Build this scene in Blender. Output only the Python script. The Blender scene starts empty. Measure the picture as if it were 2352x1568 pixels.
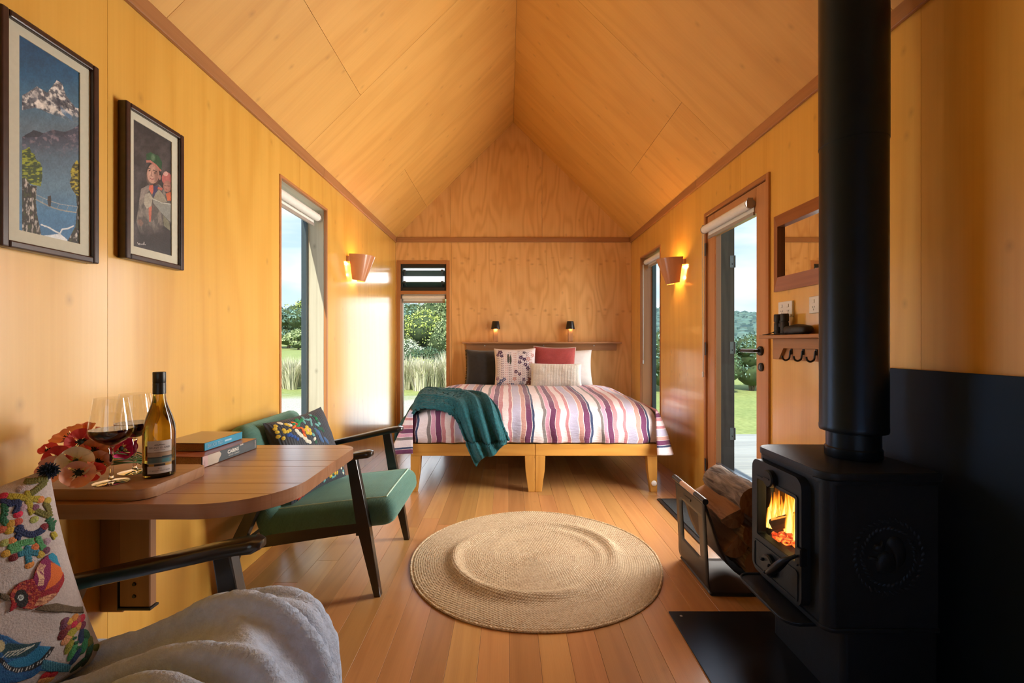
import bpy, bmesh, math, random
import numpy as np
from mathutils import Vector, Matrix, noise as mnoise

random.seed(7)
rng = np.random.default_rng(7)
scene = bpy.context.scene
COL = scene.collection
PI = math.pi

# ------------------------------------------------------------------ camera
F = 1045.0                      # focal length in pixels of the 2352 px wide frame
CX, CY = 1166.0, 787.0          # where the cabin's long axis vanishes
EYE = 1.107
cam = bpy.data.cameras.new('camera')
cam.sensor_width = 36.0
cam.lens = F / 2352.0 * 36.0
cam.shift_x = (1176.0 - CX) / 2352.0
cam.shift_y = -(784.0 - CY) / 2352.0
cam.clip_start, cam.clip_end = 0.03, 600
camo = bpy.data.objects.new('camera', cam)
camo.location = (0, 0, EYE)
camo.rotation_euler = (PI / 2, 0, 0)
COL.objects.link(camo)
scene.camera = camo

# ------------------------------------------------------------------ world, sun, daylight at the openings
world = bpy.data.worlds.new('sky')
scene.world = world
world.use_nodes = True
wn, wl = world.node_tree.nodes, world.node_tree.links
wn.clear()
w_out = wn.new('ShaderNodeOutputWorld')
w_bg = wn.new('ShaderNodeBackground')
w_tc = wn.new('ShaderNodeTexCoord')
w_sep = wn.new('ShaderNodeSeparateXYZ')
w_ramp = wn.new('ShaderNodeValToRGB')
w_ramp.color_ramp.elements[0].position = 0.0
w_ramp.color_ramp.elements[0].color = (0.66, 0.80, 0.95, 1)
w_ramp.color_ramp.elements[1].position = 0.75
w_ramp.color_ramp.elements[1].color = (0.20, 0.44, 0.82, 1)
w_map = wn.new('ShaderNodeMapping')
w_map.inputs['Scale'].default_value = (1.6, 1.6, 7.0)
w_noise = wn.new('ShaderNodeTexNoise')
w_noise.inputs['Scale'].default_value = 2.2
w_noise.inputs['Detail'].default_value = 6
w_noise.inputs['Distortion'].default_value = 0.4
w_cr = wn.new('ShaderNodeValToRGB')
w_cr.color_ramp.elements[0].position = 0.40
w_cr.color_ramp.elements[1].position = 0.66
w_mix = wn.new('ShaderNodeMixRGB')
w_mix.inputs['Color2'].default_value = (0.92, 0.95, 0.98, 1)
wl.new(w_tc.outputs['Generated'], w_sep.inputs[0])
wl.new(w_sep.outputs['Z'], w_ramp.inputs[0])
wl.new(w_tc.outputs['Generated'], w_map.inputs['Vector'])
wl.new(w_map.outputs[0], w_noise.inputs['Vector'])
wl.new(w_noise.outputs['Fac'], w_cr.inputs[0])
wl.new(w_cr.outputs[0], w_mix.inputs['Fac'])
wl.new(w_ramp.outputs[0], w_mix.inputs['Color1'])
wl.new(w_mix.outputs[0], w_bg.inputs['Color'])
w_bg.inputs['Strength'].default_value = 1.1
wl.new(w_bg.outputs[0], w_out.inputs[0])

def sun_lamp(name, direction, strength, color, angle):
    l = bpy.data.lights.new(name, 'SUN')
    l.energy, l.color, l.angle = strength, color, angle
    o = bpy.data.objects.new(name, l)
    o.rotation_euler = Vector(direction).to_track_quat('-Z', 'Y').to_euler()
    o.location = (0, 0, 30)
    COL.objects.link(o)

def area_lamp(name, loc, direction, sx, sy, power, color):
    l = bpy.data.lights.new(name, 'AREA')
    l.shape = 'RECTANGLE'
    l.size, l.size_y, l.energy, l.color = sx, sy, power, color
    l.spread = 2.45                 # the depth of the opening keeps the steepest rays out
    o = bpy.data.objects.new(name, l)
    d = Vector(direction).normalized()
    q = d.to_track_quat('-Z', 'Y') if abs(d.z) < .99 else d.to_track_quat('-Z', 'X')
    o.rotation_euler = q.to_euler()
    o.location = loc
    COL.objects.link(o)
    return o

def point_lamp(name, loc, power, color, r=0.03):
    l = bpy.data.lights.new(name, 'POINT')
    l.energy, l.color, l.shadow_soft_size = power, color, r
    o = bpy.data.objects.new(name, l)
    o.location = loc
    COL.objects.link(o)
    return o

sun_lamp('sun', (0.17, 0.63, -0.755), 5.4, (1.0, 0.93, 0.80), 0.01)
DAY = (1.0, 0.95, 0.88)
area_lamp('daylight_door', (1.385, 2.84, 1.12), (-1, -0.06, -0.05), 0.58, 1.60, 44, DAY)
area_lamp('daylight_window_right', (1.39, 4.50, 1.20), (-1, -0.1, -0.05), 0.56, 1.50, 10, DAY)
area_lamp('daylight_window_left', (-1.26, 2.88, 1.10), (1, 0, -0.05), 0.58, 1.70, 6, (0.93, 0.96, 1.0))
area_lamp('daylight_window_back', (-0.96, 5.165, 0.90), (0, -1, 0), 0.50, 1.44, 2.6, (0.94, 0.97, 1.0))
area_lamp('daylight_louvres', (-0.96, 5.165, 1.845), (0, -1, 0), 0.48, 0.12, 0.35, (0.94, 0.97, 1.0))
area_lamp('fill_lamp_front', (0.05, -2.52, 1.25), (0, 1, 0.12), 1.70, 1.70, 1.2, (1.0, 0.90, 0.76))  # fill lamp added behind the camera, set in the added opening

scene.view_settings.view_transform = 'Standard'
scene.view_settings.look = 'None'
scene.view_settings.exposure = 0.30
scene.view_settings.gamma = 1.0
scene.view_settings.use_curve_mapping = False
cy = scene.cycles
cy.max_bounces = 6
cy.diffuse_bounces = 3
cy.glossy_bounces = 2
cy.adaptive_threshold = 0.15
cy.transmission_bounces = 6
cy.transparent_max_bounces = 16
cy.caustics_reflective = False
cy.caustics_refractive = False
cy.sample_clamp_indirect = 6.0
cy.use_denoising = True

# ------------------------------------------------------------------ measuring: photo pixel -> place
def at_depth(u, v, Y):
    return Vector(((u - CX) / F * Y, Y, EYE - (v - CY) / F * Y))

def on_plane(u, v, p0, n):
    d = Vector(((u - CX) / F, 1.0, -(v - CY) / F))
    o = Vector((0, 0, EYE))
    t = (Vector(p0) - o).dot(Vector(n)) / d.dot(Vector(n))
    return o + d * t

# ------------------------------------------------------------------ object bookkeeping
ORIG = {}

def _props(o, label, cat, group, kind):
    if label: o['label'] = label
    if cat: o['category'] = cat
    if group: o['group'] = group
    if kind: o['kind'] = kind

def thing(name, label=None, cat=None, loc=(0, 0, 0), group=None, kind=None):
    o = bpy.data.objects.new(name, None)
    o.empty_display_size = 0.05
    o.location = loc
    COL.objects.link(o)
    ORIG[o] = Vector(loc)
    _props(o, label, cat, group, kind)
    return o

def link_mesh(name, me, mat, parent=None, label=None, cat=None, group=None, kind=None, origin=None):
    """me has world coordinates; the origin moves to the parent's base or the mesh's own base"""
    if mat is not None and not me.materials:
        for m in (mat if isinstance(mat, (list, tuple)) else [mat]):
            me.materials.append(m)
    o = bpy.data.objects.new(name, me)
    COL.objects.link(o)
    n = len(me.vertices)
    if parent is not None:
        org = ORIG[parent]
        o.parent = parent
    else:
        if origin is None:
            co = np.empty(n * 3); me.vertices.foreach_get('co', co); co = co.reshape(-1, 3)
            lo, hi = co.min(0), co.max(0)
            origin = ((lo[0] + hi[0]) / 2, (lo[1] + hi[1]) / 2, lo[2])
        org = Vector(origin)
        o.location = org
    me.transform(Matrix.Translation(-org))
    ORIG[o] = org
    _props(o, label, cat, group, kind)
    return o

GR = {'x': Vector((1, 0, 0)), 'y': Vector((0, 1, 0)), 'z': Vector((0, 0, 1))}

def grain_uv(me, g):
    g = (GR[g] if isinstance(g, str) else Vector(g)).normalized()
    n = len(me.loops)
    li = np.empty(n, np.int32); me.loops.foreach_get('vertex_index', li)
    co = np.empty(len(me.vertices) * 3); me.vertices.foreach_get('co', co); co = co.reshape(-1, 3)
    nf = len(me.polygons)
    no = np.empty(nf * 3); me.polygons.foreach_get('normal', no); no = no.reshape(-1, 3)
    tot = np.empty(nf, np.int32); me.polygons.foreach_get('loop_total', tot)
    fl = np.repeat(np.arange(nf), tot)
    G = np.array(g)
    cr = np.cross(no, G)
    ln = np.linalg.norm(cr, axis=1)
    alt = np.array([0.3, 0.5, 0.81]); altc = np.cross(G, alt); altc /= np.linalg.norm(altc)
    bad = ln < 0.3
    cr[~bad] /= ln[~bad][:, None]
    # one consistent sign, so that the pattern does not flip between faces
    sgn = np.sign(cr[:, 0] + cr[:, 1] * 1.01 + cr[:, 2] * 1.02); sgn[sgn == 0] = 1
    cr *= sgn[:, None]
    cr[bad] = altc
    vdir = np.tile(G, (nf, 1)); vdir[bad] = np.cross(G, altc)
    c = co[li]
    uv = np.empty((n, 2))
    uv[:, 0] = (c * cr[fl]).sum(1)
    uv[:, 1] = (c * vdir[fl]).sum(1)
    lay = me.uv_layers.new(name='UVMap')
    lay.data.foreach_set('uv', uv.ravel())

class MB:
    """collects shapes in world coordinates, builds ONE mesh object"""
    def __init__(s, M=None):
        s.v, s.f, s.M, s.uv, s.mi = [], [], (M or Matrix.Identity(4)), None, []
        s.cur = 0
    def add(s, verts, faces, M=None):
        T = s.M @ M if M is not None else s.M
        b = len(s.v)
        s.v.extend([tuple(T @ Vector(p)) for p in verts])
        s.f.extend([tuple(i + b for i in f) for f in faces])
        s.mi.extend([s.cur] * len(faces))
        return s
    def box(s, x0, x1, y0, y1, z0, z1, bev=0.0, M=None, seg=1):
        if bev <= 0:
            vs = [(x0, y0, z0), (x1, y0, z0), (x1, y1, z0), (x0, y1, z0), (x0, y0, z1), (x1, y0, z1), (x1, y1, z1), (x0, y1, z1)]
            fs = [(0, 3, 2, 1), (4, 5, 6, 7), (0, 1, 5, 4), (1, 2, 6, 5), (2, 3, 7, 6), (3, 0, 4, 7)]
            return s.add(vs, fs, M)
        bm = bmesh.new()
        bmesh.ops.create_cube(bm, size=1.0)
        for v in bm.verts:
            v.co = Vector(((x0 + x1) / 2 + v.co.x * (x1 - x0), (y0 + y1) / 2 + v.co.y * (y1 - y0), (z0 + z1) / 2 + v.co.z * (z1 - z0)))
        bmesh.ops.bevel(bm, geom=list(bm.edges), offset=bev, segments=seg, affect='EDGES', profile=0.5)
        return s.bm(bm, M)
    def bm(s, bm, M=None):
        bm.verts.index_update()
        s.add([v.co.copy() for v in bm.verts], [[v.index for v in f.verts] for f in bm.faces], M)
        bm.free()
        return s
    def prism(s, poly, z0, z1, M=None, bev=0.0, seg=2):
        """polygon in the xy plane (counter-clockwise) pulled from z0 to z1"""
        n = len(poly)
        if bev > 0:
            bm = bmesh.new()
            lo = [bm.verts.new((p[0], p[1], z0)) for p in poly]
            hi = [bm.verts.new((p[0], p[1], z1)) for p in poly]
            bm.faces.new(lo[::-1]); bm.faces.new(hi)
            for i in range(n):
                bm.faces.new((lo[i], lo[(i + 1) % n], hi[(i + 1) % n], hi[i]))
            ed = [e for e in bm.edges if abs(e.verts[0].co.z - e.verts[1].co.z) < 1e-9]
            bmesh.ops.bevel(bm, geom=ed, offset=bev, segments=seg, affect='EDGES', profile=0.5)
            return s.bm(bm, M)
        vs = [(p[0], p[1], z0) for p in poly] + [(p[0], p[1], z1) for p in poly]
        fs = [tuple(range(n))[::-1], tuple(range(n, 2 * n))]
        fs += [(i, (i + 1) % n, n + (i + 1) % n, n + i) for i in range(n)]
        return s.add(vs, fs, M)
    def tube(s, pts, r, n=8, caps=True, closed=False, flat=1.0, M=None):
        pts = [Vector(p) for p in pts]
        m = len(pts)
        rs = r if isinstance(r, (list, tuple)) else [r] * m
        vs, fs = [], []
        prev = None
        for i, p in enumerate(pts):
            if closed:
                t = pts[(i + 1) % m] - pts[i - 1]
            else:
                t = pts[min(i + 1, m - 1)] - pts[max(i - 1, 0)]
            t.normalize()
            if prev is None:
                a = Vector((0, 0, 1)) if abs(t.z) < 0.9 else Vector((1, 0, 0))
                nx = t.cross(a).normalized()
            else:
                nx = (prev - t * prev.dot(t)).normalized()
            prev = nx
            ny = t.cross(nx)
            for k in range(n):
                a = 2 * PI * k / n
                vs.append(p + nx * math.cos(a) * rs[i] + ny * math.sin(a) * rs[i] * flat)
        for i in range(m if closed else m - 1):
            j = (i + 1) % m
            for k in range(n):
                k2 = (k + 1) % n
                fs.append((i * n + k, i * n + k2, j * n + k2, j * n + k))
        if caps and not closed:
            fs.append(tuple(range(n))[::-1])
            fs.append(tuple((m - 1) * n + k for k in range(n)))
        return s.add(vs, fs, M)
    def lathe(s, prof, n=24, M=None, a0=0.0, a1=None, caps=False):
        full = a1 is None
        a1 = 2 * PI if full else a1
        m = len(prof)
        cols = n if full else n + 1
        vs, fs = [], []
        for k in range(cols):
            a = a0 + (a1 - a0) * k / n
            for (r, z) in prof:
                vs.append((r * math.cos(a), r * math.sin(a), z))
        for k in range(n):
            k2 = (k + 1) % cols
            for i in range(m - 1):
                q = (k * m + i, k2 * m + i, k2 * m + i + 1, k * m + i + 1)
                fs.append(q)
        if caps:
            fs.append(tuple(k * m for k in range(cols))[::-1])
            fs.append(tuple(k * m + m - 1 for k in range(cols)))
        return s.add(vs, fs, M)
    def grid(s, fn, nu, nv, closeu=False, M=None, flip=False):
        cu = nu if closeu else nu + 1
        vs = [fn(i / nu, j / nv) for j in range(nv + 1) for i in range(cu)]
        fs = []
        for j in range(nv):
            for i in range(nu):
                i2 = (i + 1) % cu
                q = (j * cu + i, j * cu + i2, (j + 1) * cu + i2, (j + 1) * cu + i)
                fs.append(q[::-1] if flip else q)
        return s.add(vs, fs, M)
    def ell(s, c, rx, ry, rz, nu=14, nv=9, M=None):
        vs, fs = [], []
        for j in range(nv + 1):
            t = PI * j / nv
            for i in range(nu):
                a = 2 * PI * i / nu
                vs.append((c[0] + rx * math.sin(t) * math.cos(a), c[1] + ry * math.sin(t) * math.sin(a), c[2] + rz * math.cos(t)))
        for j in range(nv):
            for i in range(nu):
                i2 = (i + 1) % nu
                fs.append((j * nu + i, (j + 1) * nu + i, (j + 1) * nu + i2, j * nu + i2))
        return s.add(vs, fs, M)
    def mesh(s, name, smooth=False, grain=None, weld=False, angle=0.6):
        me = bpy.data.meshes.new(name)
        me.from_pydata(s.v, [], s.f)
        if any(s.mi):
            me.polygons.foreach_set('material_index', s.mi)
        me.update()
        if weld:
            bm = bmesh.new(); bm.from_mesh(me)
            bmesh.ops.remove_doubles(bm, verts=bm.verts, dist=1e-5)
            bm.to_mesh(me); bm.free()
        if smooth:
            me.polygons.foreach_set('use_smooth', [True] * len(me.polygons))
            me.set_sharp_from_angle(angle=angle)
        if grain is not None:
            grain_uv(me, grain)
        return me
    def build(s, name, mat, parent=None, smooth=False, grain=None, weld=False, angle=0.6, origin=None, **kw):
        return link_mesh(name, s.mesh(name, smooth, grain, weld, angle), mat, parent, origin=origin, **kw)

def B(name, mat, parent, x0, x1, y0, y1, z0, z1, bev=0.0, grain=None, seg=1, **kw):
    return MB().box(x0, x1, y0, y1, z0, z1, bev, seg=seg).build(name, mat, parent, grain=grain, **kw)

def seg_box(p, q, w, h, up=(0, 0, 1), bev=0.0, w2=None, h2=None):
    """bar from p to q, w across, h along up; optional taper to w2,h2 at q"""
    p, q = Vector(p), Vector(q)
    d = (q - p); L = d.length; d.normalize()
    side = d.cross(Vector(up)).normalized()
    upv = side.cross(d).normalized()
    w2, h2 = w2 or w, h2 or h
    vs = []
    for (c, ww, hh) in ((p, w, h), (q, w2, h2)):
        for (a, b) in ((-1, -1), (1, -1), (1, 1), (-1, 1)):
            vs.append(c + side * a * ww / 2 + upv * b * hh / 2)
    fs = [(0, 3, 2, 1), (4, 5, 6, 7), (0, 1, 5, 4), (1, 2, 6, 5), (2, 3, 7, 6), (3, 0, 4, 7)]
    fs = [f[::-1] for f in fs]
    if bev <= 0:
        return vs, fs
    bm = bmesh.new()
    bv = [bm.verts.new(v) for v in vs]
    for f in fs: bm.faces.new([bv[i] for i in f])
    bmesh.ops.recalc_face_normals(bm, faces=bm.faces)
    bmesh.ops.bevel(bm, geom=list(bm.edges), offset=bev, segments=2, affect='EDGES', profile=0.5)
    bm.verts.index_update()
    r = ([v.co.copy() for v in bm.verts], [[v.index for v in f.verts] for f in bm.faces])
    bm.free()
    return r

def catmull(pts, n):
    P = [Vector(p) for p in pts]
    P = [P[0] * 2 - P[1]] + P + [P[-1] * 2 - P[-2]]
    m = len(P) - 3
    out = []
    for k in range(n + 1):
        t = m * k / n
        i = min(int(t), m - 1); t -= i
        a, b, c, d = P[i], P[i + 1], P[i + 2], P[i + 3]
        out.append(0.5 * ((2 * b) + (c - a) * t + (2 * a - 5 * b + 4 * c - d) * t * t + (3 * b - a - 3 * c + d) * t ** 3))
    return out

def holes_boxes(u0, u1, v0, v1, holes):
    """rectangle minus rectangles, as cells"""
    us = sorted(set([u0, u1] + [min(max(h[k], u0), u1) for h in holes for k in (0, 1)]))
    vs = sorted(set([v0, v1] + [min(max(h[k], v0), v1) for h in holes for k in (2, 3)]))
    out = []
    for j in range(len(vs) - 1):
        run = None
        for i in range(len(us) - 1):
            cu, cv = (us[i] + us[i + 1]) / 2, (vs[j] + vs[j + 1]) / 2
            inside = any(h[0] < cu < h[1] and h[2] < cv < h[3] for h in holes)
            if inside:
                if run: out.append(run); run = None
            else:
                run = (run[0], us[i + 1], vs[j], vs[j + 1]) if run else (us[i], us[i + 1], vs[j], vs[j + 1])
        if run: out.append(run)
    return out

def clip_poly(poly, axis, lo, hi):
    def half(p, f):
        out = []
        for i in range(len(p)):
            a, b = p[i], p[(i + 1) % len(p)]
            fa, fb = f(a), f(b)
            if fa >= 0: out.append(a)
            if fa * fb < 0:
                t = fa / (fa - fb)
                out.append((a[0] + (b[0] - a[0]) * t, a[1] + (b[1] - a[1]) * t))
        return out
    p = half(poly, lambda q: q[axis] - lo)
    return half(p, lambda q: hi - q[axis]) if p else p

def text_mesh(body, size=1.0, bold=0.0):
    """flat outline letters, (verts 2D, faces)"""
    c = bpy.data.curves.new('lettering', 'FONT')
    c.body, c.size, c.offset = body, size, bold
    c.align_x, c.align_y = 'CENTER', 'CENTER'
    c.resolution_u = 2
    o = bpy.data.objects.new('lettering', c)
    COL.objects.link(o)
    me = bpy.data.meshes.new_from_object(o.evaluated_get(bpy.context.evaluated_depsgraph_get()))
    vs = [(v.co.x, v.co.y) for v in me.vertices]
    fs = [tuple(p.vertices) for p in me.polygons]
    bpy.data.meshes.remove(me)
    bpy.data.objects.remove(o); bpy.data.curves.remove(c)
    return vs, fs

# ------------------------------------------------------------------ materials
def new_mat(name):
    m = bpy.data.materials.new(name)
    m.use_nodes = True
    nt = m.node_tree
    return m, nt, nt.nodes['Principled BSDF']

def nd(nt, typ, **kw):
    n = nt.nodes.new(typ)
    for k, v in kw.items():
        if k.startswith('_'):
            setattr(n, k[1:], v)
        else:
            key = k.replace('__', ' ')
            if isinstance(v, bpy.types.NodeSocket):
                nt.links.new(v, n.inputs[key])
            else:
                n.inputs[key].default_value = v
    return n

def math_(nt, op, a, b=None):
    n = nt.nodes.new('ShaderNodeMath'); n.operation = op
    for i, x in enumerate((a, b)):
        if x is None: continue
        if isinstance(x, bpy.types.NodeSocket): nt.links.new(x, n.inputs[i])
        else: n.inputs[i].default_value = x
    return n.outputs[0]

def ramp(nt, fac, stops, interp='LINEAR'):
    n = nt.nodes.new('ShaderNodeValToRGB')
    r = n.color_ramp; r.interpolation = interp
    while len(r.elements) < len(stops): r.elements.new(0.5)
    for e, (p, c) in zip(r.elements, stops):
        e.position = p; e.color = (*c[:3], 1) if len(c) == 3 else c
    nt.links.new(fac, n.inputs[0])
    return n.outputs[0]

def mixc(nt, fac, a, b, blend='MIX'):
    n = nt.nodes.new('ShaderNodeMixRGB'); n.blend_type = blend
    for k, x in (('Fac', fac), ('Color1', a), ('Color2', b)):
        if isinstance(x, bpy.types.NodeSocket): nt.links.new(x, n.inputs[k])
        elif k == 'Fac': n.inputs[k].default_value = x
        else: n.inputs[k].default_value = (*x[:3], 1)
    return n.outputs[0]

def bump(nt, bsdf, h, strength=0.2, dist=0.01):
    n = nd(nt, 'ShaderNodeBump', Strength=strength, Distance=dist, Height=h)
    nt.links.new(n.outputs[0], bsdf.inputs['Normal'])

def plain(name, col, rough=0.5, metal=0.0, spec=0.5, nscale=0, nval=0.12, bumps=0.0, bscale=None, coat=0.0, sheen=0.0, stint=None):
    """plain colour with a light mottle and relief"""
    m, nt, b = new_mat(name)
    b.inputs['Roughness'].default_value = rough
    b.inputs['Metallic'].default_value = metal
    b.inputs['Specular IOR Level'].default_value = spec
    b.inputs['Coat Weight'].default_value = coat
    b.inputs['Coat Roughness'].default_value = 0.15
    b.inputs['Sheen Weight'].default_value = sheen
    if stint: b.inputs['Specular Tint'].default_value = (*stint, 1)
    tc = nd(nt, 'ShaderNodeTexCoord')
    nz = nd(nt, 'ShaderNodeTexNoise', Vector=tc.outputs['Object'], Scale=nscale or 12.0, Detail=4.0)
    lo = [c * (1 - nval) for c in col]; hi = [min(1, c * (1 + nval)) for c in col]
    c = ramp(nt, nz.outputs['Fac'], [(0.3, lo), (0.7, hi)])
    nt.links.new(c, b.inputs['Base Color'])
    if bumps > 0:
        n2 = nd(nt, 'ShaderNodeTexNoise', Vector=tc.outputs['Object'], Scale=bscale or 120.0, Detail=3.0)
        bump(nt, b, n2.outputs['Fac'], bumps, 0.004)
    return m

def wood(name, c1, c2, rings=9.0, fu=2.4, fv=0.34, figure=0.6, grain=0.35, gu=150.0, gv=4.0, rough=0.35, coat=0.0, vary=0.12, hue=0.0, bumps=0.08, knots=0.0, coat_rough=0.12, rows=()):
    """figured timber along v of the UV map (metres); c1 light, c2 dark"""
    m, nt, b = new_mat(name)
    tc = nd(nt, 'ShaderNodeTexCoord')
    oi = nd(nt, 'ShaderNodeObjectInfo')
    r1 = math_(nt, 'MULTIPLY', oi.outputs['Random'], 37.0)
    off = nd(nt, 'ShaderNodeCombineXYZ', X=r1, Y=math_(nt, 'MULTIPLY', oi.outputs['Random'], 91.0), Z=r1)
    add = nt.nodes.new('ShaderNodeVectorMath'); add.operation = 'ADD'
    nt.links.new(tc.outputs['UV'], add.inputs[0]); nt.links.new(off.outputs[0], add.inputs[1])
    mp = nd(nt, 'ShaderNodeMapping', Vector=add.outputs[0], Scale=(fu, fv, 1.0))
    n1 = nd(nt, 'ShaderNodeTexNoise', Vector=mp.outputs[0], Scale=1.0, Detail=2.0, Roughness=0.5, _noise_dimensions='2D')
    s = math_(nt, 'SINE', math_(nt, 'MULTIPLY', n1.outputs['Fac'], rings * 6.283))
    s = math_(nt, 'MULTIPLY', math_(nt, 'ADD', s, 1.0), 0.5)
    s = math_(nt, 'POWER', s, 1.6)
    mp2 = nd(nt, 'ShaderNodeMapping', Vector=add.outputs[0], Scale=(gu, gv, 1.0))
    n2 = nd(nt, 'ShaderNodeTexNoise', Vector=mp2.outputs[0], Scale=1.0, Detail=2.0, Roughness=0.65, _noise_dimensions='2D')
    mp3 = nd(nt, 'ShaderNodeMapping', Vector=add.outputs[0], Scale=(1.3, 0.5, 1.0))
    n3 = nd(nt, 'ShaderNodeTexNoise', Vector=mp3.outputs[0], Scale=1.6, Detail=1.0, _noise_dimensions='2D')
    f = math_(nt, 'ADD', math_(nt, 'MULTIPLY', s, figure), math_(nt, 'MULTIPLY', n2.outputs['Fac'], grain))
    f = math_(nt, 'ADD', f, math_(nt, 'MULTIPLY', math_(nt, 'SUBTRACT', n3.outputs['Fac'], 0.5), 0.34))
    n = nd(nt, 'ShaderNodeClamp', Value=f)
    col = mixc(nt, n.outputs[0], c1, c2)
    if knots > 0:
        mpk = nd(nt, 'ShaderNodeMapping', Vector=add.outputs[0], Scale=(6.0, 4.0, 1.0))
        vk = nd(nt, 'ShaderNodeTexVoronoi', Vector=mpk.outputs[0], Scale=1.0, Randomness=1.0, _voronoi_dimensions='2D')
        kk = ramp(nt, vk.outputs['Distance'], [(0.0, (1, 1, 1)), (0.03, (0.6, 0.6, 0.6)), (0.10, (0, 0, 0))])
        gate = nd(nt, 'ShaderNodeSeparateColor', Color=vk.outputs['Color'])
        gt = math_(nt, 'GREATER_THAN', gate.outputs[0], 0.72)
        kf = math_(nt, 'MULTIPLY', math_(nt, 'MULTIPLY', kk, gt), knots)
        col = mixc(nt, kf, col, [c * 0.45 for c in c2])
    if rows:
        sx = nd(nt, 'ShaderNodeSeparateXYZ', Vector=tc.outputs['UV'])
        for rz in rows:
            mpr = nd(nt, 'ShaderNodeMapping', Vector=tc.outputs['UV'], Scale=(9.0, 12.0, 1.0), Location=(rz * 3, -rz * 12.0, 0))
            vr = nd(nt, 'ShaderNodeTexVoronoi', Vector=mpr.outputs[0], Scale=1.0, Randomness=0.75, _voronoi_dimensions='2D')
            near = math_(nt, 'LESS_THAN', math_(nt, 'ABSOLUTE', math_(nt, 'SUBTRACT', sx.outputs[1], rz)), 0.045)
            sp = ramp(nt, vr.outputs['Distance'], [(0.0, (1, 1, 1)), (0.07, (.6, .6, .6)), (0.26, (0, 0, 0))])
            col = mixc(nt, math_(nt, 'MULTIPLY', math_(nt, 'MULTIPLY', near, sp), .55), col, [c2[0] * .62, c2[1] * .5, c2[2] * .5])
    hsv = nd(nt, 'ShaderNodeHueSaturation', Color=col)
    rv = math_(nt, 'SUBTRACT', oi.outputs['Random'], 0.5)
    nt.links.new(math_(nt, 'ADD', math_(nt, 'MULTIPLY', rv, 2 * vary), 1.0), hsv.inputs['Value'])
    if hue:
        r2 = math_(nt, 'FRACT', math_(nt, 'MULTIPLY', oi.outputs['Random'], 7.31))
        nt.links.new(math_(nt, 'ADD', math_(nt, 'MULTIPLY', math_(nt, 'SUBTRACT', r2, 0.5), hue), 0.5), hsv.inputs['Hue'])
    nt.links.new(hsv.outputs[0], b.inputs['Base Color'])
    b.inputs['Roughness'].default_value = rough
    b.inputs['Coat Weight'].default_value = coat
    b.inputs['Coat Roughness'].default_value = coat_rough
    if bumps > 0:
        bump(nt, b, n2.outputs['Fac'], bumps, 0.003)
    return m

def emit(name, col, strength):
    m, nt, b = new_mat(name)
    b.inputs['Base Color'].default_value = (*col, 1)
    b.inputs['Emission Color'].default_value = (*col, 1)
    b.inputs['Emission Strength'].default_value = strength
    return m

def glass_pane(name, tint=(1, 1, 1), refl=0.08):
    m, nt, b = new_mat(name)
    nt.nodes.remove(b)
    out = nt.nodes['Material Output']
    tr = nd(nt, 'ShaderNodeBsdfTransparent', Color=(*tint, 1))
    gl = nd(nt, 'ShaderNodeBsdfGlossy', Color=(1, 1, 1, 1), Roughness=0.0)
    lw = nd(nt, 'ShaderNodeLayerWeight', Blend=0.5)
    mx = nt.nodes.new('ShaderNodeMixShader')
    f5 = math_(nt, 'POWER', lw.outputs['Facing'], 5.0)
    nt.links.new(math_(nt, 'ADD', math_(nt, 'MULTIPLY', f5, refl * 10), refl), mx.inputs[0])
    nt.links.new(tr.outputs[0], mx.inputs[1]); nt.links.new(gl.outputs[0], mx.inputs[2])
    nt.links.new(mx.outputs[0], out.inputs['Surface'])
    return m

def attr_mat(name, rough=0.6, attr='paint', bumps=0.0, spec=0.5, bscale=300, coat=0.0):
    m, nt, b = new_mat(name)
    a = nd(nt, 'ShaderNodeAttribute', _attribute_name=attr)
    nt.links.new(a.outputs['Color'], b.inputs['Base Color'])
    b.inputs['Roughness'].default_value = rough
    b.inputs['Specular IOR Level'].default_value = spec
    b.inputs['Coat Weight'].default_value = coat
    if bumps:
        tc = nd(nt, 'ShaderNodeTexCoord')
        n2 = nd(nt, 'ShaderNodeTexNoise', Vector=tc.outputs['Object'], Scale=bscale, Detail=3.0)
        bump(nt, b, n2.outputs['Fac'], bumps, 0.003)
    return m

def set_paint(me, cols):
    """cols: per-vertex linear RGB"""
    a = me.color_attributes.new('paint', 'FLOAT_COLOR', 'POINT')
    c = np.ones((len(me.vertices), 4)); c[:, :3] = cols
    a.data.foreach_set('color', c.ravel())

def lin(r, g=None, b=None):
    """sRGB 0..255 -> linear"""
    if g is None: r, g, b = r
    f = lambda c: (c / 255 / 12.92) if c <= 10 else ((c / 255 + 0.055) / 1.055) ** 2.4
    return (f(r), f(g), f(b))

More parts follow.
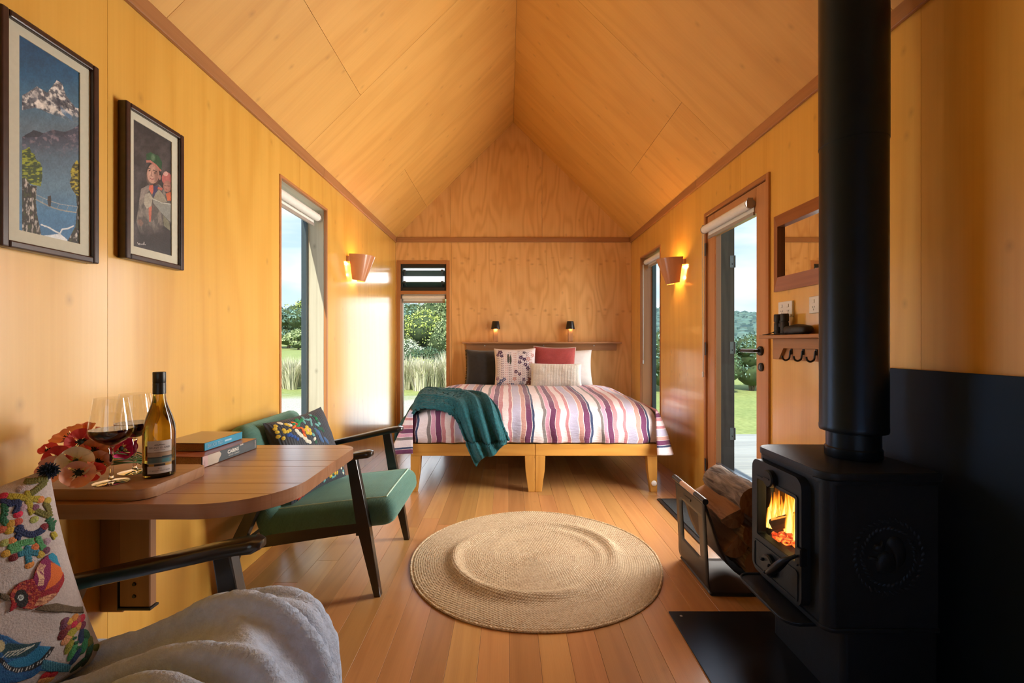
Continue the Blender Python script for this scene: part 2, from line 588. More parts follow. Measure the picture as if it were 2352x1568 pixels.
M_ply = wood('birch_plywood', (0.82, 0.480, 0.100), (0.67, 0.340, 0.050), rings=5.0, fu=3.0, fv=0.36, figure=0.36, grain=0.46, gu=70, gv=1.0, rough=0.34, coat=0.9, vary=0.045, knots=0.4, bumps=0.0, coat_rough=0.15)
M_ply_back = wood('figured_plywood', (0.82, 0.49, 0.195), (0.60, 0.30, 0.085), rings=8.0, fu=3.2, fv=0.7, figure=0.42, grain=0.42, gu=70, gv=1.2, rough=0.4, coat=0.12, vary=0.03, knots=0.35, bumps=0.0, rows=(2.036, 1.462))
M_ply_ceil = wood('ceiling_plywood', (0.77, 0.435, 0.112), (0.57, 0.27, 0.050), rings=4.5, fu=2.8, fv=0.5, figure=0.28, grain=0.40, gu=70, gv=1.0, rough=0.5, coat=0.0, vary=0.05, knots=0.35, bumps=0.0)
M_trim = wood('hardwood_trim', (0.46, 0.215, 0.085), (0.30, 0.12, 0.042), rings=4, fu=10, fv=0.5, figure=0.25, grain=0.5, gu=220, gv=6, rough=0.42, vary=0.08, bumps=0.06)
M_frame = wood('window_hardwood', (0.50, 0.215, 0.075), (0.33, 0.125, 0.04), rings=4, fu=12, fv=0.5, figure=0.25, grain=0.45, gu=220, gv=6, rough=0.4, vary=0.08, bumps=0.05)
M_door = wood('door_cedar', (0.56, 0.27, 0.115), (0.40, 0.165, 0.06), rings=4, fu=9, fv=0.4, figure=0.25, grain=0.4, gu=200, gv=5, rough=0.38, vary=0.05, coat=0.2, bumps=0.05)
M_floor = wood('floor_oak', (0.515, 0.262, 0.092), (0.36, 0.166, 0.052), rings=5, fu=9, fv=0.45, figure=0.3, grain=0.45, gu=230, gv=5, rough=0.30, coat=0.25, vary=0.17, hue=0.018, knots=0.25, bumps=0.05, coat_rough=0.2)
M_jamb_pale = wood('weathered_jamb', (0.60, 0.56, 0.44), (0.40, 0.36, 0.26), rings=6, fu=8, fv=0.4, figure=0.35, grain=0.4, gu=200, gv=5, rough=0.7, vary=0.03, knots=0.6)
M_jamb_dark = wood('weathered_cladding', (0.13, 0.105, 0.09), (0.06, 0.048, 0.042), rings=6, fu=8, fv=0.4, figure=0.35, grain=0.5, gu=200, gv=5, rough=0.8, vary=0.1)
M_alu = plain('charcoal_aluminium', (0.055, 0.075, 0.085), rough=0.4, metal=0.3, nscale=30, nval=0.05)
M_black = plain('black_satin_metal', (0.012, 0.013, 0.015), rough=0.42, nscale=30, nval=0.15)
M_glass = glass_pane('window_glass', (0.97, 0.99, 0.98), 0.006)
M_blind = plain('blind_fabric', (0.80, 0.78, 0.72), rough=0.7, nscale=60, nval=0.03, bumps=0.08, bscale=500)
M_white = plain('white_plastic', (0.80, 0.80, 0.78), rough=0.35, nscale=20, nval=0.02)
M_steel = plain('brushed_steel', (0.55, 0.56, 0.57), rough=0.3, metal=0.9, nscale=60, nval=0.06)
M_beige_metal = plain('beige_bracket', (0.36, 0.31, 0.27), rough=0.45, nscale=30, nval=0.05)

# ================================================================== THE CABIN SHELL
XL, XR, YB, YF = -1.28, 1.41, 5.19, -2.60      # inner faces
EAVE, RIDGE = 2.30, 3.62
XM = (XL + XR) / 2
WT = 0.15                                       # wall thickness
PT = 0.012                                      # plywood sheet
WIN_L = (2.55, 3.225, 0.10, 2.055)              # y0 y1 z0 z1
WIN_R = (4.19, 4.83, 0.12, 2.015)
DOOR_R = (2.44, 3.245, 0.0, 2.025)
WIN_B = (-1.262, -0.66, 0.10, 2.045)            # x0 x1 z0 z1
ADDED_WIN_F = (-0.85, 0.95, 0.30, 2.10)  # opening added in the unseen end wall, for fill light

# floor: slab with one board per object
floor = MB().box(XL - WT, XR + WT, YF - WT, YB + WT, -0.16, -0.0205).build('floor', M_jamb_dark, kind='structure', grain='y', origin=(XM, 2.0, -0.16))
bw = 0.1085
x = 0.006 - 12 * bw
random.seed(11)
nb = 0
while x < XR:
    x0, x1 = max(x, XL), min(x + bw, XR)
    y = YF
    first = random.uniform(0.6, 3.2)
    while y < YB - 0.01:
        L = first if y == YF else random.uniform(1.7, 3.4)
        y1 = min(y + L, YB)
        if YB - y1 < 0.5: y1 = YB
        MB().box(x0 + 0.0003, x1 - 0.0003, y + 0.0003, y1 - 0.0003, -0.02, 0.0, 0.0008).build('floorboard', M_floor, floor, grain='y')
        y = y1
    x += bw

def wall_x(name, xin, sgn, holes, seams):
    """side wall; sgn +1 = outward is +x"""
    xo = xin + sgn * WT
    xp = xin + sgn * PT
    mb = MB()
    for (a, b, c, d) in holes_boxes(YF - WT, YB + WT, -0.16, EAVE + 0.02, holes):
        mb.box(min(xp, xo), max(xp, xo), a, b, c, d)
    w = mb.build(name, M_jamb_dark, kind='structure', grain='z', origin=(xin, 2.0, 0))
    for a, b in zip(seams[:-1], seams[1:]):
        pb = MB()
        for (p, q, r, t) in holes_boxes(a + 0.0007, b - 0.0007, 0.0, EAVE, holes):
            pb.box(min(xin, xp), max(xin, xp), p, q, r, t)
        pb.build('plywood_panel', M_ply, w, grain='z', weld=True)
    return w

wall_left = wall_x('wall_left', XL, -1, [WIN_L], [YF, -0.95, 0.25, 1.4555, 2.80, 4.17, YB])
wall_right = wall_x('wall_right', XR, 1, [WIN_R, DOOR_R], [YF, -0.85, 0.35, 1.552, 2.75, 3.95, YB])

def gable(name, yin, sgn, holes, seams, mat):
    yp, yo = yin + sgn * PT, yin + sgn * WT
    mb = MB()
    for (a, b, c, d) in holes_boxes(XL - 0.0, XR + 0.0, -0.16, EAVE, holes):
        mb.box(a, b, min(yp, yo), max(yp, yo), c, d)
    Mx = Matrix(((1, 0, 0, 0), (0, 0, 1, 0), (0, 1, 0, 0), (0, 0, 0, 1)))     # (x, z, y)
    tri = [(XL - 0.1, EAVE - 0.0), (XR + 0.1, EAVE - 0.0), (XM, RIDGE + 0.1)]
    mb.prism(tri, min(yp, yo), max(yp, yo), Mx)
    w = mb.build(name, M_jamb_dark, kind='structure', grain='z', origin=(XM, yin, 0))
    for a, b in zip(seams[:-1], seams[1:]):
        pb = MB()
        for (p, q, r, t) in holes_boxes(a + 0.001, b - 0.001, 0.0, EAVE, holes):
            pb.box(p, q, min(yin, yp), max(yin, yp), r, t)
        pb.build('plywood_panel', mat, w, grain='z', weld=True)
    slope = (RIDGE - EAVE) / (XR - XM)
    for a, b in ((XL, -0.655), (-0.655, 0.392), (0.392, XR)):
        pts = [(a + .001, EAVE + .002), (b - .001, EAVE + .002), (b - .001, max(EAVE + .003, RIDGE - abs(b - XM) * slope))]
        if a < XM < b: pts.append((XM, RIDGE))
        pts.append((a + .001, max(EAVE + .003, RIDGE - abs(a - XM) * slope)))
        MB().prism(pts, min(yin, yp), max(yin, yp), Mx).build('plywood_panel', mat, w, grain='z')
    return w

wall_back = gable('wall_back', YB, 1, [WIN_B], [XL, -0.64, XR], M_ply_back)
wall_front = gable('wall_front', YF, -1, [ADDED_WIN_F], [XL, -0.9, 0.3, XR], M_ply)

# ceiling: two slopes of plywood sheets, grain running up the slope
ceiling = thing('ceiling', loc=(XM, 2.0, EAVE), kind='structure')
def slope_part(name, side, y0, y1, s0, s1, mat, t0, t1, parent):
    """s: 0 at eave, 1 at ridge; t0..t1 depth above the ceiling plane"""
    xe = XL if side < 0 else XR
    d = Vector((XM - xe, 0, RIDGE - EAVE))
    e = Vector((xe, 0, EAVE))
    n = Vector((-d.z, 0, d.x)) if side > 0 else Vector((-d.z, 0, d.x))
    n = n.normalized()
    if n.z < 0: n = -n
    vs = []
    for t in (t0, t1):
        for (yy, ss) in ((y0, s0), (y1, s0), (y1, s1), (y0, s1)):
            p = e + d * ss + n * t
            vs.append((p.x, yy, p.z))
    fs = [(0, 1, 2, 3), (7, 6, 5, 4), (0, 4, 5, 1), (1, 5, 6, 2), (2, 6, 7, 3), (3, 7, 4, 0)]
    if side < 0: fs = [f[::-1] for f in fs]
    return MB().add(vs, fs).build(name, mat, parent, grain=d)
for side in (-1, 1):
    slope_part('roof_deck', side, YF - 0.45, YB + 0.45, -0.09, 1.08, M_jamb_dark, 0.03, 0.14, ceiling)
    sp_ = .268 if side < 0 else .237
    split = [(0.4, 1.69), (1.69, 2.845), (4.06, YB)] if side < 0 else [(0.45, 1.65), (2.85, 4.04)]
    full = [(YF, -.7), (-.7, .4), (2.845, 4.06)] if side < 0 else [(YF, -.75), (-.75, .45), (1.65, 2.85), (4.04, YB)]
    for a, b in split:
        for s0, s1 in ((0, sp_), (sp_, 1)):
            slope_part('plywood_panel', side, a + .0007, b - .0007, s0 + 0.0005, s1 - 0.0005, M_ply_ceil, 0.0, 0.012, ceiling)
    for a, b in full:
        slope_part('plywood_panel', side, a + .0007, b - .0007, 0.0005, 0.9995, M_ply_ceil, 0.0, 0.012, ceiling)

# eave trims (a strip on the wall under the slope) and the back rail
def trim(name, parts):
    t = thing(name, loc=parts[0][:3], kind='structure')
    return t
k = 0
tr = thing('trim_1', loc=(XL, 2.0, EAVE - 0.05), kind='structure')
for a, b in ((YF, 1.0), (1.0, 3.13), (3.13, YB)):
    B('trim_strip', M_trim, tr, XL, XL + 0.018, a + .001, b - .001, EAVE - 0.052, EAVE + 0.012, 0.003, grain='y')
tr = thing('trim_2', loc=(XR, 2.0, EAVE - 0.05), kind='structure')
for a, b in ((YF, 1.2), (1.2, 3.36), (3.36, YB)):
    B('trim_strip', M_trim, tr, XR - 0.018, XR, a + .001, b - .001, EAVE - 0.052, EAVE + 0.012, 0.003, grain='y')
tr = thing('trim_3', loc=(XM, YB, EAVE - 0.05), kind='structure')
B('trim_strip', M_trim, tr, XL + 0.019, XR - 0.019, YB - 0.018, YB, EAVE - 0.048, EAVE + 0.006, 0.003, grain='x')

# ------------------------------------------------------------------ windows and door
def lining_x(par, xin, sgn, o, mat, t=0.018, proud=0.006, depth=0.05, sill=True):
    """timber lining standing at the inner edge of an opening in a side wall"""
    y0, y1, z0, z1 = o
    xa, xb = sorted((xin - sgn * proud, xin + sgn * depth))
    B('lining', mat, par, xa, xb, y0, y0 + t, z0, z1, 0.002, grain='z')
    B('lining', mat, par, xa, xb, y1 - t, y1, z0, z1, 0.002, grain='z')
    B('lining', mat, par, xa, xb, y0 + t, y1 - t, z1 - t, z1, 0.002, grain='y')
    if sill: B('sill', mat, par, xa, xb, y0 + t, y1 - t, z0, z0 + t, 0.002, grain='y')

def sash_x(par, x0, x1, y0, y1, z0, z1, w, mat):
    B('sash', mat, par, x0, x1, y0, y0 + w, z0, z1, 0.002)
    B('sash', mat, par, x0, x1, y1 - w, y1, z0, z1, 0.002)
    B('sash', mat, par, x0, x1, y0 + w, y1 - w, z1 - w, z1, 0.002)
    B('sash', mat, par, x0, x1, y0 + w, y1 - w, z0, z0 + w, 0.002)
    xm = (x0 + x1) / 2
    B('pane', M_glass, par, xm - 0.003, xm + 0.003, y0 + w * .8, y1 - w * .8, z0 + w * .8, z1 - w * .8)

# left window
w = thing('window_1', loc=(XL, 2.88, 0.1), kind='structure')
lining_x(w, XL, -1, WIN_L, M_frame, t=0.016, depth=0.018)
y0, y1, z0, z1 = WIN_L
B('jamb', M_jamb_pale, w, XL - 0.128, XL - 0.018, y1 - 0.016, y1, z0, z1, grain='z')
B('jamb', M_jamb_pale, w, XL - 0.128, XL - 0.018, y0, y0 + 0.016, z0, z1, grain='z')
B('jamb', M_jamb_pale, w, XL - 0.128, XL - 0.018, y0 + .016, y1 - .016, z1 - 0.016, z1, grain='y')
B('sill', M_jamb_pale, w, XL - 0.128, XL - 0.018, y0 + .016, y1 - .016, z0, z0 + 0.016, grain='y')
sash_x(w, XL - 0.165, XL - 0.128, y0, y1, z0, z1, 0.042, M_alu)

# narrow right window
w = thing('window_3', loc=(XR, 4.5, 0.1), kind='structure')
lining_x(w, XR, 1, WIN_R, M_frame, t=0.016, depth=0.018)
y0, y1, z0, z1 = WIN_R
for (a, b) in ((y1 - 0.016, y1), (y0, y0 + 0.016)):
    B('jamb', M_door, w, XR + 0.018, XR + 0.115, a, b, z0, z1, grain='z')
B('jamb', M_door, w, XR + 0.018, XR + 0.115, y0 + .016, y1 - .016, z1 - 0.016, z1, grain='y')
B('sill', M_door, w, XR + 0.018, XR + 0.115, y0 + .016, y1 - .016, z0, z0 + 0.016, grain='y')
sash_x(w, XR + 0.115, XR + 0.155, y0, y1, z0, z1, 0.042, M_alu)

# back window: louvres above, picture window below
w = thing('window_2', loc=(-0.96, YB, 0.1), kind='structure')
x0, x1, z0, z1 = WIN_B
t = 0.04
for (a, b) in ((x0, x0 + t), (x1 - t, x1)):
    B('lining', M_frame, w, a, b, YB - 0.008, YB + 0.14, z0, z1, 0.002, grain='z')
B('lining', M_frame, w, x0 + t, x1 - t, YB - 0.008, YB + 0.14, z1 - t, z1, 0.002, grain='x')
B('sill', M_frame, w, x0 + t, x1 - t, YB - 0.008, YB + 0.14, z0, z0 + t, 0.002, grain='x')
B('transom', M_frame, w, x0 + t, x1 - t, YB - 0.008, YB + 0.14, 1.66, 1.70, 0.002, grain='x')
lz0, lz1 = 1.70, z1 - t
for (a, b) in ((x0 + t, x0 + t + 0.02), (x1 - t - 0.02, x1 - t)):
    B('louvre_channel', M_black, w, a, b, YB + 0.01, YB + 0.06, lz0, lz1, 0.002)
B('louvre_channel', M_black, w, x0 + t + .02, x1 - t - .02, YB + 0.01, YB + 0.06, lz1 - 0.04, lz1, 0.002)
B('louvre_channel', M_black, w, x0 + t + .02, x1 - t - .02, YB + 0.01, YB + 0.06, lz0, lz0 + 0.04, 0.002)
M_louvre = plain('louvre_blade_dark', (0.03, 0.075, 0.075), rough=0.35, nscale=20, nval=0.1)
for zc in (1.905, 1.755 + 0.02):
    R = Matrix.Translation((0, YB + 0.04, zc)) @ Matrix.Rotation(math.radians(-28), 4, 'X')
    lv = MB(R).box(x0 + t + .012, x1 - t - .012, -0.05, 0.05, -0.006, 0.006, 0.003).build('louvre_blade', M_louvre, w)
    for xx in (x0 + t + .03, x1 - t - .06):
        MB(R).box(xx, xx + 0.028, -0.055, 0.02, -0.012, 0.014, 0.003).build('louvre_clip', M_alu, lv)
B('pane', M_glass, w, x0 + t, x1 - t, YB + 0.10, YB + 0.106, z0 + t, 1.66)
for (a, b) in ((x0 + t, x0 + t + 0.012), (x1 - t - 0.012, x1 - t)):
    B('glazing_bead', M_white, w, a, b, YB + 0.085, YB + 0.125, z0 + t, 1.66)

# glazed entry door
d = thing('door_1', loc=(XR, 2.84, 0.0), kind='structure')
y0, y1, z0, z1 = DOOR_R
t = 0.028
B('door_jamb', M_frame, d, XR - 0.012, XR + 0.05, y0, y0 + t, 0, z1, 0.002, grain='z')
B('door_jamb', M_frame, d, XR - 0.012, XR + 0.05, y1 - t, y1, 0, z1, 0.002, grain='z')
B('door_head', M_frame, d, XR - 0.012, XR + 0.05, y0 + t, y1 - t, z1 - t, z1, 0.002, grain='y')
B('threshold', M_jamb_dark, d, XR, XR + WT + .04, y0, y1, -0.02, 0.012, 0.002, grain='y')
for (a, b) in ((y0, y0 + 0.02), (y1 - 0.02, y1)):
    B('outer_jamb', M_jamb_dark, d, XR + 0.05, XR + WT + 0.048, a, b, 0, z1, 0.002, grain='z')
B('outer_jamb', M_jamb_dark, d, XR + 0.05, XR + WT, y0 + .02, y1 - .02, z1 - .03, z1, 0.002, grain='y')
ly0, ly1, lz0, lz1 = y0 + t + .003, y1 - t - .003, 0.016, z1 - t - .004
st = 0.112
lf = MB().box(XR + .002, XR + .044, ly0, ly0 + st, lz0, lz1, 0.002).build('door_stile', M_door, d, grain='z')
B('door_stile', M_door, d, XR + .002, XR + .044, ly1 - st, ly1, lz0, lz1, 0.002, grain='z')
B('door_rail', M_door, d, XR + .002, XR + .044, ly0 + st, ly1 - st, lz1 - 0.15, lz1, 0.002, grain='y')
B('door_rail', M_door, d, XR + .002, XR + .044, ly0 + st, ly1 - st, lz0, 0.285, 0.002, grain='y')
B('glazing_bead', M_door, d, XR + .006, XR + .04, ly1 - st - .012, ly1 - st, 0.285, lz1 - .15, grain='z')
B('glazing_bead', M_steel, d, XR + .004, XR + .03, ly0 + st, ly1 - st - .012, 0.285, 0.293)
B('pane', M_glass, d, XR + .020, XR + .026, ly0 + st, ly1 - st, 0.285, lz1 - .15)
# lever handle, lock and hinges
Rx = Matrix.Rotation(-PI / 2, 4, 'Y')
hy = ly0 + st * 0.55
h = MB(Matrix.Translation((XR + .002, hy, 1.062)) @ Rx).lathe([(0, 0.014), (0.023, 0.014), (0.026, 0.010), (0.026, 0.0)], 24).build('door_handle', M_black, d, smooth=True)
MB().tube([(XR, hy, 1.062), (XR - .045, hy, 1.062), (XR - .05, hy + .008, 1.062), (XR - .05, hy + .115, 1.062)], [.010, .010, .010, .0095], 12).build('lever', M_black, h, smooth=True)
k = MB(Matrix.Translation((XR + .002, hy - .004, 0.972)) @ Rx).lathe([(0, 0.012), (0.020, 0.012), (0.024, 0.008), (0.024, 0.0)], 24).build('lock_rosette', M_black, d, smooth=True)
B('keyhole', M_steel, k, XR - .0125, XR - .009, hy - .008, hy - .001, 0.962, 0.982)
for hz in (0.20, 1.02, 1.72):
    B('hinge', M_alu, d, XR - .0135, XR - .011, y1 - t - .012, y1 - t + .010, hz, hz + 0.09)
M_alu2 = plain('galvanised_hinge', (.22, .23, .24), rough=.5, metal=.4, nscale=80)
for hz in (0.42, 1.03, 1.64):
    hp = B('hinge_plate', M_alu2, d, XR + .166, XR + WT + .047, y1 - .0215, y1 - .019, hz, hz + 0.085)
    MB().tube([(XR + WT + .049, y1 - .022, hz), (XR + WT + .049, y1 - .022, hz + .085)], .006, 10).build('hinge_pin', M_alu2, hp, smooth=True)
    MB().add([(XR + .178, y1 - .0217, hz + .02), (XR + .185, y1 - .0217, hz + .02), (XR + .185, y1 - .0217, hz + .03), (XR + .178, y1 - .0217, hz + .03)], [(0, 1, 2, 3)]).build('screw', M_black, hp)
# big pane added in the unseen end wall, to let fill light in
w = thing('added_window', loc=(0.05, YF, 0.3), kind='structure')
x0, x1, z0, z1 = ADDED_WIN_F
for (a, b, c, e) in ((x0, x0 + .05, z0, z1), (x1 - .05, x1, z0, z1), (x0 + .05, x1 - .05, z0, z0 + .05), (x0 + .05, x1 - .05, z1 - .05, z1)):
    B('frame', M_frame, w, a, b, YF - .1, YF + .008, c, e, 0.002, grain='z')
B('pane', M_glass, w, x0 + .05, x1 - .05, YF - .06, YF - .054, z0 + .05, z1 - .05)

# ------------------------------------------------------------------ roller blinds
def roller_blind(label, p, q, r, drop, dvec, bracket_mat, chain=None, group='roller blinds'):
    """tube from p to q, a short drop of fabric with a bottom bar"""
    p, q = Vector(p), Vector(q)
    t = thing('roller_blind', label, 'blind', ((p + q) / 2)[:], group)
    MB().tube([p, q], r, 20).build('fabric_roll', M_blind, t, smooth=True)
    d = (q - p).normalized()
    dv = Vector(dvec)
    a, b = p + dv * r, q + dv * r
    if drop > 0:
        th = dv * 0.002
        vs = [a, b, b - Vector((0, 0, drop)), a - Vector((0, 0, drop))]
        vs = vs + [v - th for v in vs]
        fs = [(0, 1, 2, 3), (7, 6, 5, 4), (0, 4, 5, 1), (1, 5, 6, 2), (2, 6, 7, 3), (3, 7, 4, 0)]
        MB().add(vs, fs).build('fabric', M_blind, t)
    a2, b2 = a - Vector((0, 0, drop)), b - Vector((0, 0, drop))
    MB().add(*seg_box(a2, b2, 0.012, 0.020)).build('bottom_bar', M_beige_metal, t)
    for e, s in ((p, -1), (q, 1)):
        c0, c1 = e + d * s * 0.002, e + d * s * 0.010
        MB().tube([c0, c1], r * 1.05, 16).build('end_bracket', bracket_mat, t, smooth=True)
        bb = e + d * s * 0.007 + Vector((0, 0, r * .7))
        MB().add(*seg_box(bb - Vector((0, 0, r * 1.6)), bb + Vector((0, 0, r * .5)), 0.03 if abs(d.y) > .5 else .008, 0.008 if abs(d.y) > .5 else .03, up=d)).build('bracket_plate', bracket_mat, t)
    if chain is not None:
        cx_, cy_, ztop, zbot = chain
        loop = [(cx_, cy_ - .014, ztop), (cx_, cy_ - .016, (ztop + zbot) / 2), (cx_, cy_ - .004, zbot), (cx_, cy_ + .004, zbot), (cx_, cy_ + .012, (ztop + zbot) / 2), (cx_, cy_ + .014, ztop)]
        ch = MB().tube(loop, 0.0022, 6).build('bead_chain', M_white, t, smooth=True)
        B('chain_weight', M_white, ch, cx_ - .006, cx_ + .006, cy_ - .008, cy_ + .008, zbot - .035, zbot + .005, 0.003)
    return t
roller_blind('white roller blind rolled up in the tall window behind the green armchair', (XL - 0.055, WIN_L[0] + .03, 1.985), (XL - 0.055, WIN_L[1] - .035, 1.985), 0.026, 0.05, (-1, 0, 0), M_beige_metal)
roller_blind('pale roller blind above the narrow garden pane under the louvres', (WIN_B[0] + .06, YB + .03, 1.63), (WIN_B[1] - .06, YB + .03, 1.63), 0.022, 0.055, (0, 1, 0), M_beige_metal)
roller_blind('short roller blind in the narrow window between wall lamp and bed', (XR + 0.05, WIN_R[0] + .035, 1.955), (XR + 0.05, WIN_R[1] - .035, 1.955), 0.026, 0.05, (1, 0, 0), M_beige_metal, (XR + .02, WIN_R[1] - .03, 1.93, 0.92))
roller_blind('roller blind with beige end bracket mounted on the glazed door', (XR - 0.028, 2.60, 1.90), (XR - 0.028, 3.19, 1.90), 0.027, 0.055, (1, 0, 0), M_beige_metal, (XR - .03, 3.212, 1.88, 0.90))

# ================================================================== PICTURES ON THE LEFT WALL
def vert_uv(me, uvs):
    li = np.empty(len(me.loops), np.int32); me.loops.foreach_get('vertex_index', li)
    lay = me.uv_layers.new(name='UVMap')
    lay.data.foreach_set('uv', np.asarray(uvs, float)[li].ravel())

def in_poly(px, py, poly):
    ins = np.zeros(px.shape, bool)
    n = len(poly)
    j = n - 1
    for i in range(n):
        xi, yi = poly[i]; xj, yj = poly[j]
        c = ((yi > py) != (yj > py)) & (px < (xj - xi) * (py - yi) / (yj - yi + 1e-12) + xi)
        ins ^= c
        j = i
    return ins

def seg_dist(px, py, pts):
    d = np.full(px.shape, 1e9)
    for (x0, y0), (x1, y1) in zip(pts[:-1], pts[1:]):
        dx, dy = x1 - x0, y1 - y0
        t = np.clip(((px - x0) * dx + (py - y0) * dy) / (dx * dx + dy * dy + 1e-12), 0, 1)
        d = np.minimum(d, np.hypot(px - x0 - t * dx, py - y0 - t * dy))
    return d

def nz(px, py, s, seed=0, oct=3):
    """cheap value noise 0..1"""
    r = np.random.default_rng(seed)
    tab = r.random((64, 64))
    out = 0; amp = 1; tot = 0
    for o in range(oct):
        x, y = px / s * 2 ** o + 7.3 * o, py / s * 2 ** o + 3.1 * o
        xi, yi = np.floor(x).astype(int), np.floor(y).astype(int)
        fx, fy = x - xi, y - yi
        fx, fy = fx * fx * (3 - 2 * fx), fy * fy * (3 - 2 * fy)
        a, b = tab[xi % 64, yi % 64], tab[(xi + 1) % 64, yi % 64]
        c, d = tab[xi % 64, (yi + 1) % 64], tab[(xi + 1) % 64, (yi + 1) % 64]
        out = out + amp * ((a * (1 - fx) + b * fx) * (1 - fy) + (c * (1 - fx) + d * fx) * fy)
        tot += amp; amp *= 0.5
    return out / tot

class Canvas:
    """colours for the nodes of a grid, in coordinates read off the photograph"""
    def __init__(s, px, py, base):
        s.x, s.y = px, py
        s.c = np.empty(px.shape + (3,)); s.c[:] = base
    def put(s, mask, col, a=1.0):
        a = (mask * a)[..., None] if not np.isscalar(mask) else a
        s.c = s.c * (1 - a) + np.asarray(col) * a
    def poly(s, pts, col, a=1.0): s.put(in_poly(s.x, s.y, pts).astype(float), col, a)
    def ell(s, cx_, cy_, rx, ry, col, a=1.0, rot=0.0, soft=0.0):
        ca, sa = math.cos(rot), math.sin(rot)
        dx, dy = s.x - cx_, s.y - cy_
        d = np.hypot((dx * ca + dy * sa) / rx, (-dx * sa + dy * ca) / ry)
        m = (d < 1).astype(float) if soft == 0 else np.clip((1 + soft - d) / (2 * soft), 0, 1)
        s.put(m, col, a)
    def line(s, pts, w, col, a=1.0): s.put((seg_dist(s.x, s.y, pts) < w).astype(float), col, a)

L3 = lambda *c: np.array(lin(*c))

def mountain(x, y):
    k = Canvas(x, y, L3(40, 90, 130))
    g = np.clip((y - 0) / 1500, 0, 1)
    stops = [(0.0, (24, 72, 112)), (0.16, (34, 88, 128)), (0.3, (70, 112, 140)), (0.42, (92, 112, 128)), (0.6, (84, 108, 128)), (0.72, (96, 128, 150)), (0.85, (70, 120, 160)), (1.0, (60, 112, 158))]
    for ch in range(3):
        k.c[..., ch] = np.interp(g, [p for p, _ in stops], [lin(*c)[ch] for _, c in stops])
    k.c *= (0.86 + 0.28 * nz(x, y, 160, 3))[..., None]
    snow = [(100, 390), (160, 355), (212, 320), (250, 345), (290, 368), (360, 275), (400, 300), (430, 390), (500, 480), (525, 485), (560, 550), (560, 640), (480, 600), (400, 560), (300, 520), (200, 480), (100, 500)]
    m = in_poly(x, y, snow).astype(float)
    st = nz(x * 0.8 + y * 0.5, y - x * .8, 26, 5, 4)
    fade = np.clip((620 - y) / 120, 0, 1) * np.clip((560 - y + (x - 107) * .12) / 90, 0, 1)
    k.put(m * fade, L3(96, 98, 108))
    k.put(m * fade * np.clip((st - 0.48) * 5, 0, 1), L3(222, 218, 216))
    k.put(m * fade * np.clip((0.38 - st) * 6, 0, 1), L3(60, 62, 76))
    k.put(in_poly(x, y, [(160, 465), (248, 410), (300, 440), (360, 490), (420, 540), (330, 520), (250, 480)]).astype(float) * np.clip((st - .3) * 3, 0, 1), L3(226, 220, 214), .8)
    k.put(in_poly(x, y, [(215, 322), (250, 400), (160, 460), (150, 420)]).astype(float), L3(108, 110, 120), .55)
    k.put(in_poly(x, y, [(352, 400), (500, 482), (480, 500), (380, 455)]).astype(float), L3(48, 56, 72), .8)
    k.put(in_poly(x, y, [(385, 470), (470, 540), (480, 585), (400, 520)]).astype(float), L3(90, 130, 170), .6)
    ridge = [(100, 700), (190, 648), (225, 660), (262, 672), (330, 645), (410, 665), (480, 640), (560, 585), (560, 900), (100, 900)]
    m = in_poly(x, y, ridge).astype(float) * np.clip((860 - y) / 150, 0, 1)
    st2 = nz(x - y * .55, y * 1.2 + x * .4, 30, 8, 4)
    k.put(m, L3(64, 66, 84), .9)
    k.put(m * np.clip((st2 - .52) * 5, 0, 1), L3(140, 124, 138), .75)
    k.put(in_poly(x, y, [(100, 700), (190, 648), (262, 672), (230, 700), (150, 705)]).astype(float), L3(38, 42, 54), .8)
    k.put(in_poly(x, y, [(290, 660), (345, 648), (450, 665), (400, 700)]).astype(float), L3(46, 48, 62), .6)
    tn = nz(x, y * 2.2, 22, 11, 3)
    tree = [(100, 800), (130, 790), (155, 772), (170, 815), (195, 830), (205, 870), (235, 890), (252, 930), (250, 1010), (240, 1070), (190, 1060), (100, 1030)]
    m = in_poly(x, y, tree).astype(float)
    k.put(m, L3(52, 70, 26)); k.put(m * np.clip((tn - .45) * 5, 0, 1), L3(150, 160, 40))
    tree = [(512, 872), (530, 910), (560, 915), (560, 1160), (505, 1135), (470, 1085), (458, 1040), (470, 1000), (462, 960), (478, 915)]
    m = in_poly(x, y, tree).astype(float)
    k.put(m, L3(60, 58, 20)); k.put(m * np.clip((tn - .42) * 5, 0, 1), L3(176, 160, 46))
    rn = nz(x * 1.6, y * .7, 24, 13, 4)
    for cl in ([(100, 1010), (125, 1010), (160, 1060), (210, 1070), (203, 1180), (215, 1290), (230, 1360), (245, 1440), (100, 1410)], [(505, 1135), (560, 1155), (560, 1520), (440, 1482), (500, 1370), (512, 1230)]):
        m = in_poly(x, y, cl).astype(float)
        k.put(m, L3(44, 40, 34)); k.put(m * np.clip((rn - .54) * 6, 0, 1), L3(188, 180, 172))
        k.put(m * np.clip((.40 - rn) * 6, 0, 1), L3(70, 82, 36), .6)
    deck = [(205, 1168), (255, 1195), (300, 1218), (360, 1240), (430, 1256), (505, 1266)]
    rail = [(205, 1132), (255, 1155), (310, 1180), (380, 1202), (450, 1214), (518, 1222)]
    k.line(deck, 4.5, L3(150, 150, 142)); k.line(rail, 2.2, L3(160, 165, 165))
    for (a, b) in zip(deck, rail): k.line([a, b], 1.8, L3(150, 158, 160))
    k.poly([(293, 1145), (315, 1140), (320, 1165), (316, 1222), (298, 1220), (290, 1175)], L3(50, 42, 38))
    k.line([(245, 1358), (300, 1378), (345, 1405), (385, 1425), (400, 1392), (440, 1388), (485, 1368)], 5.5, L3(215, 222, 226))
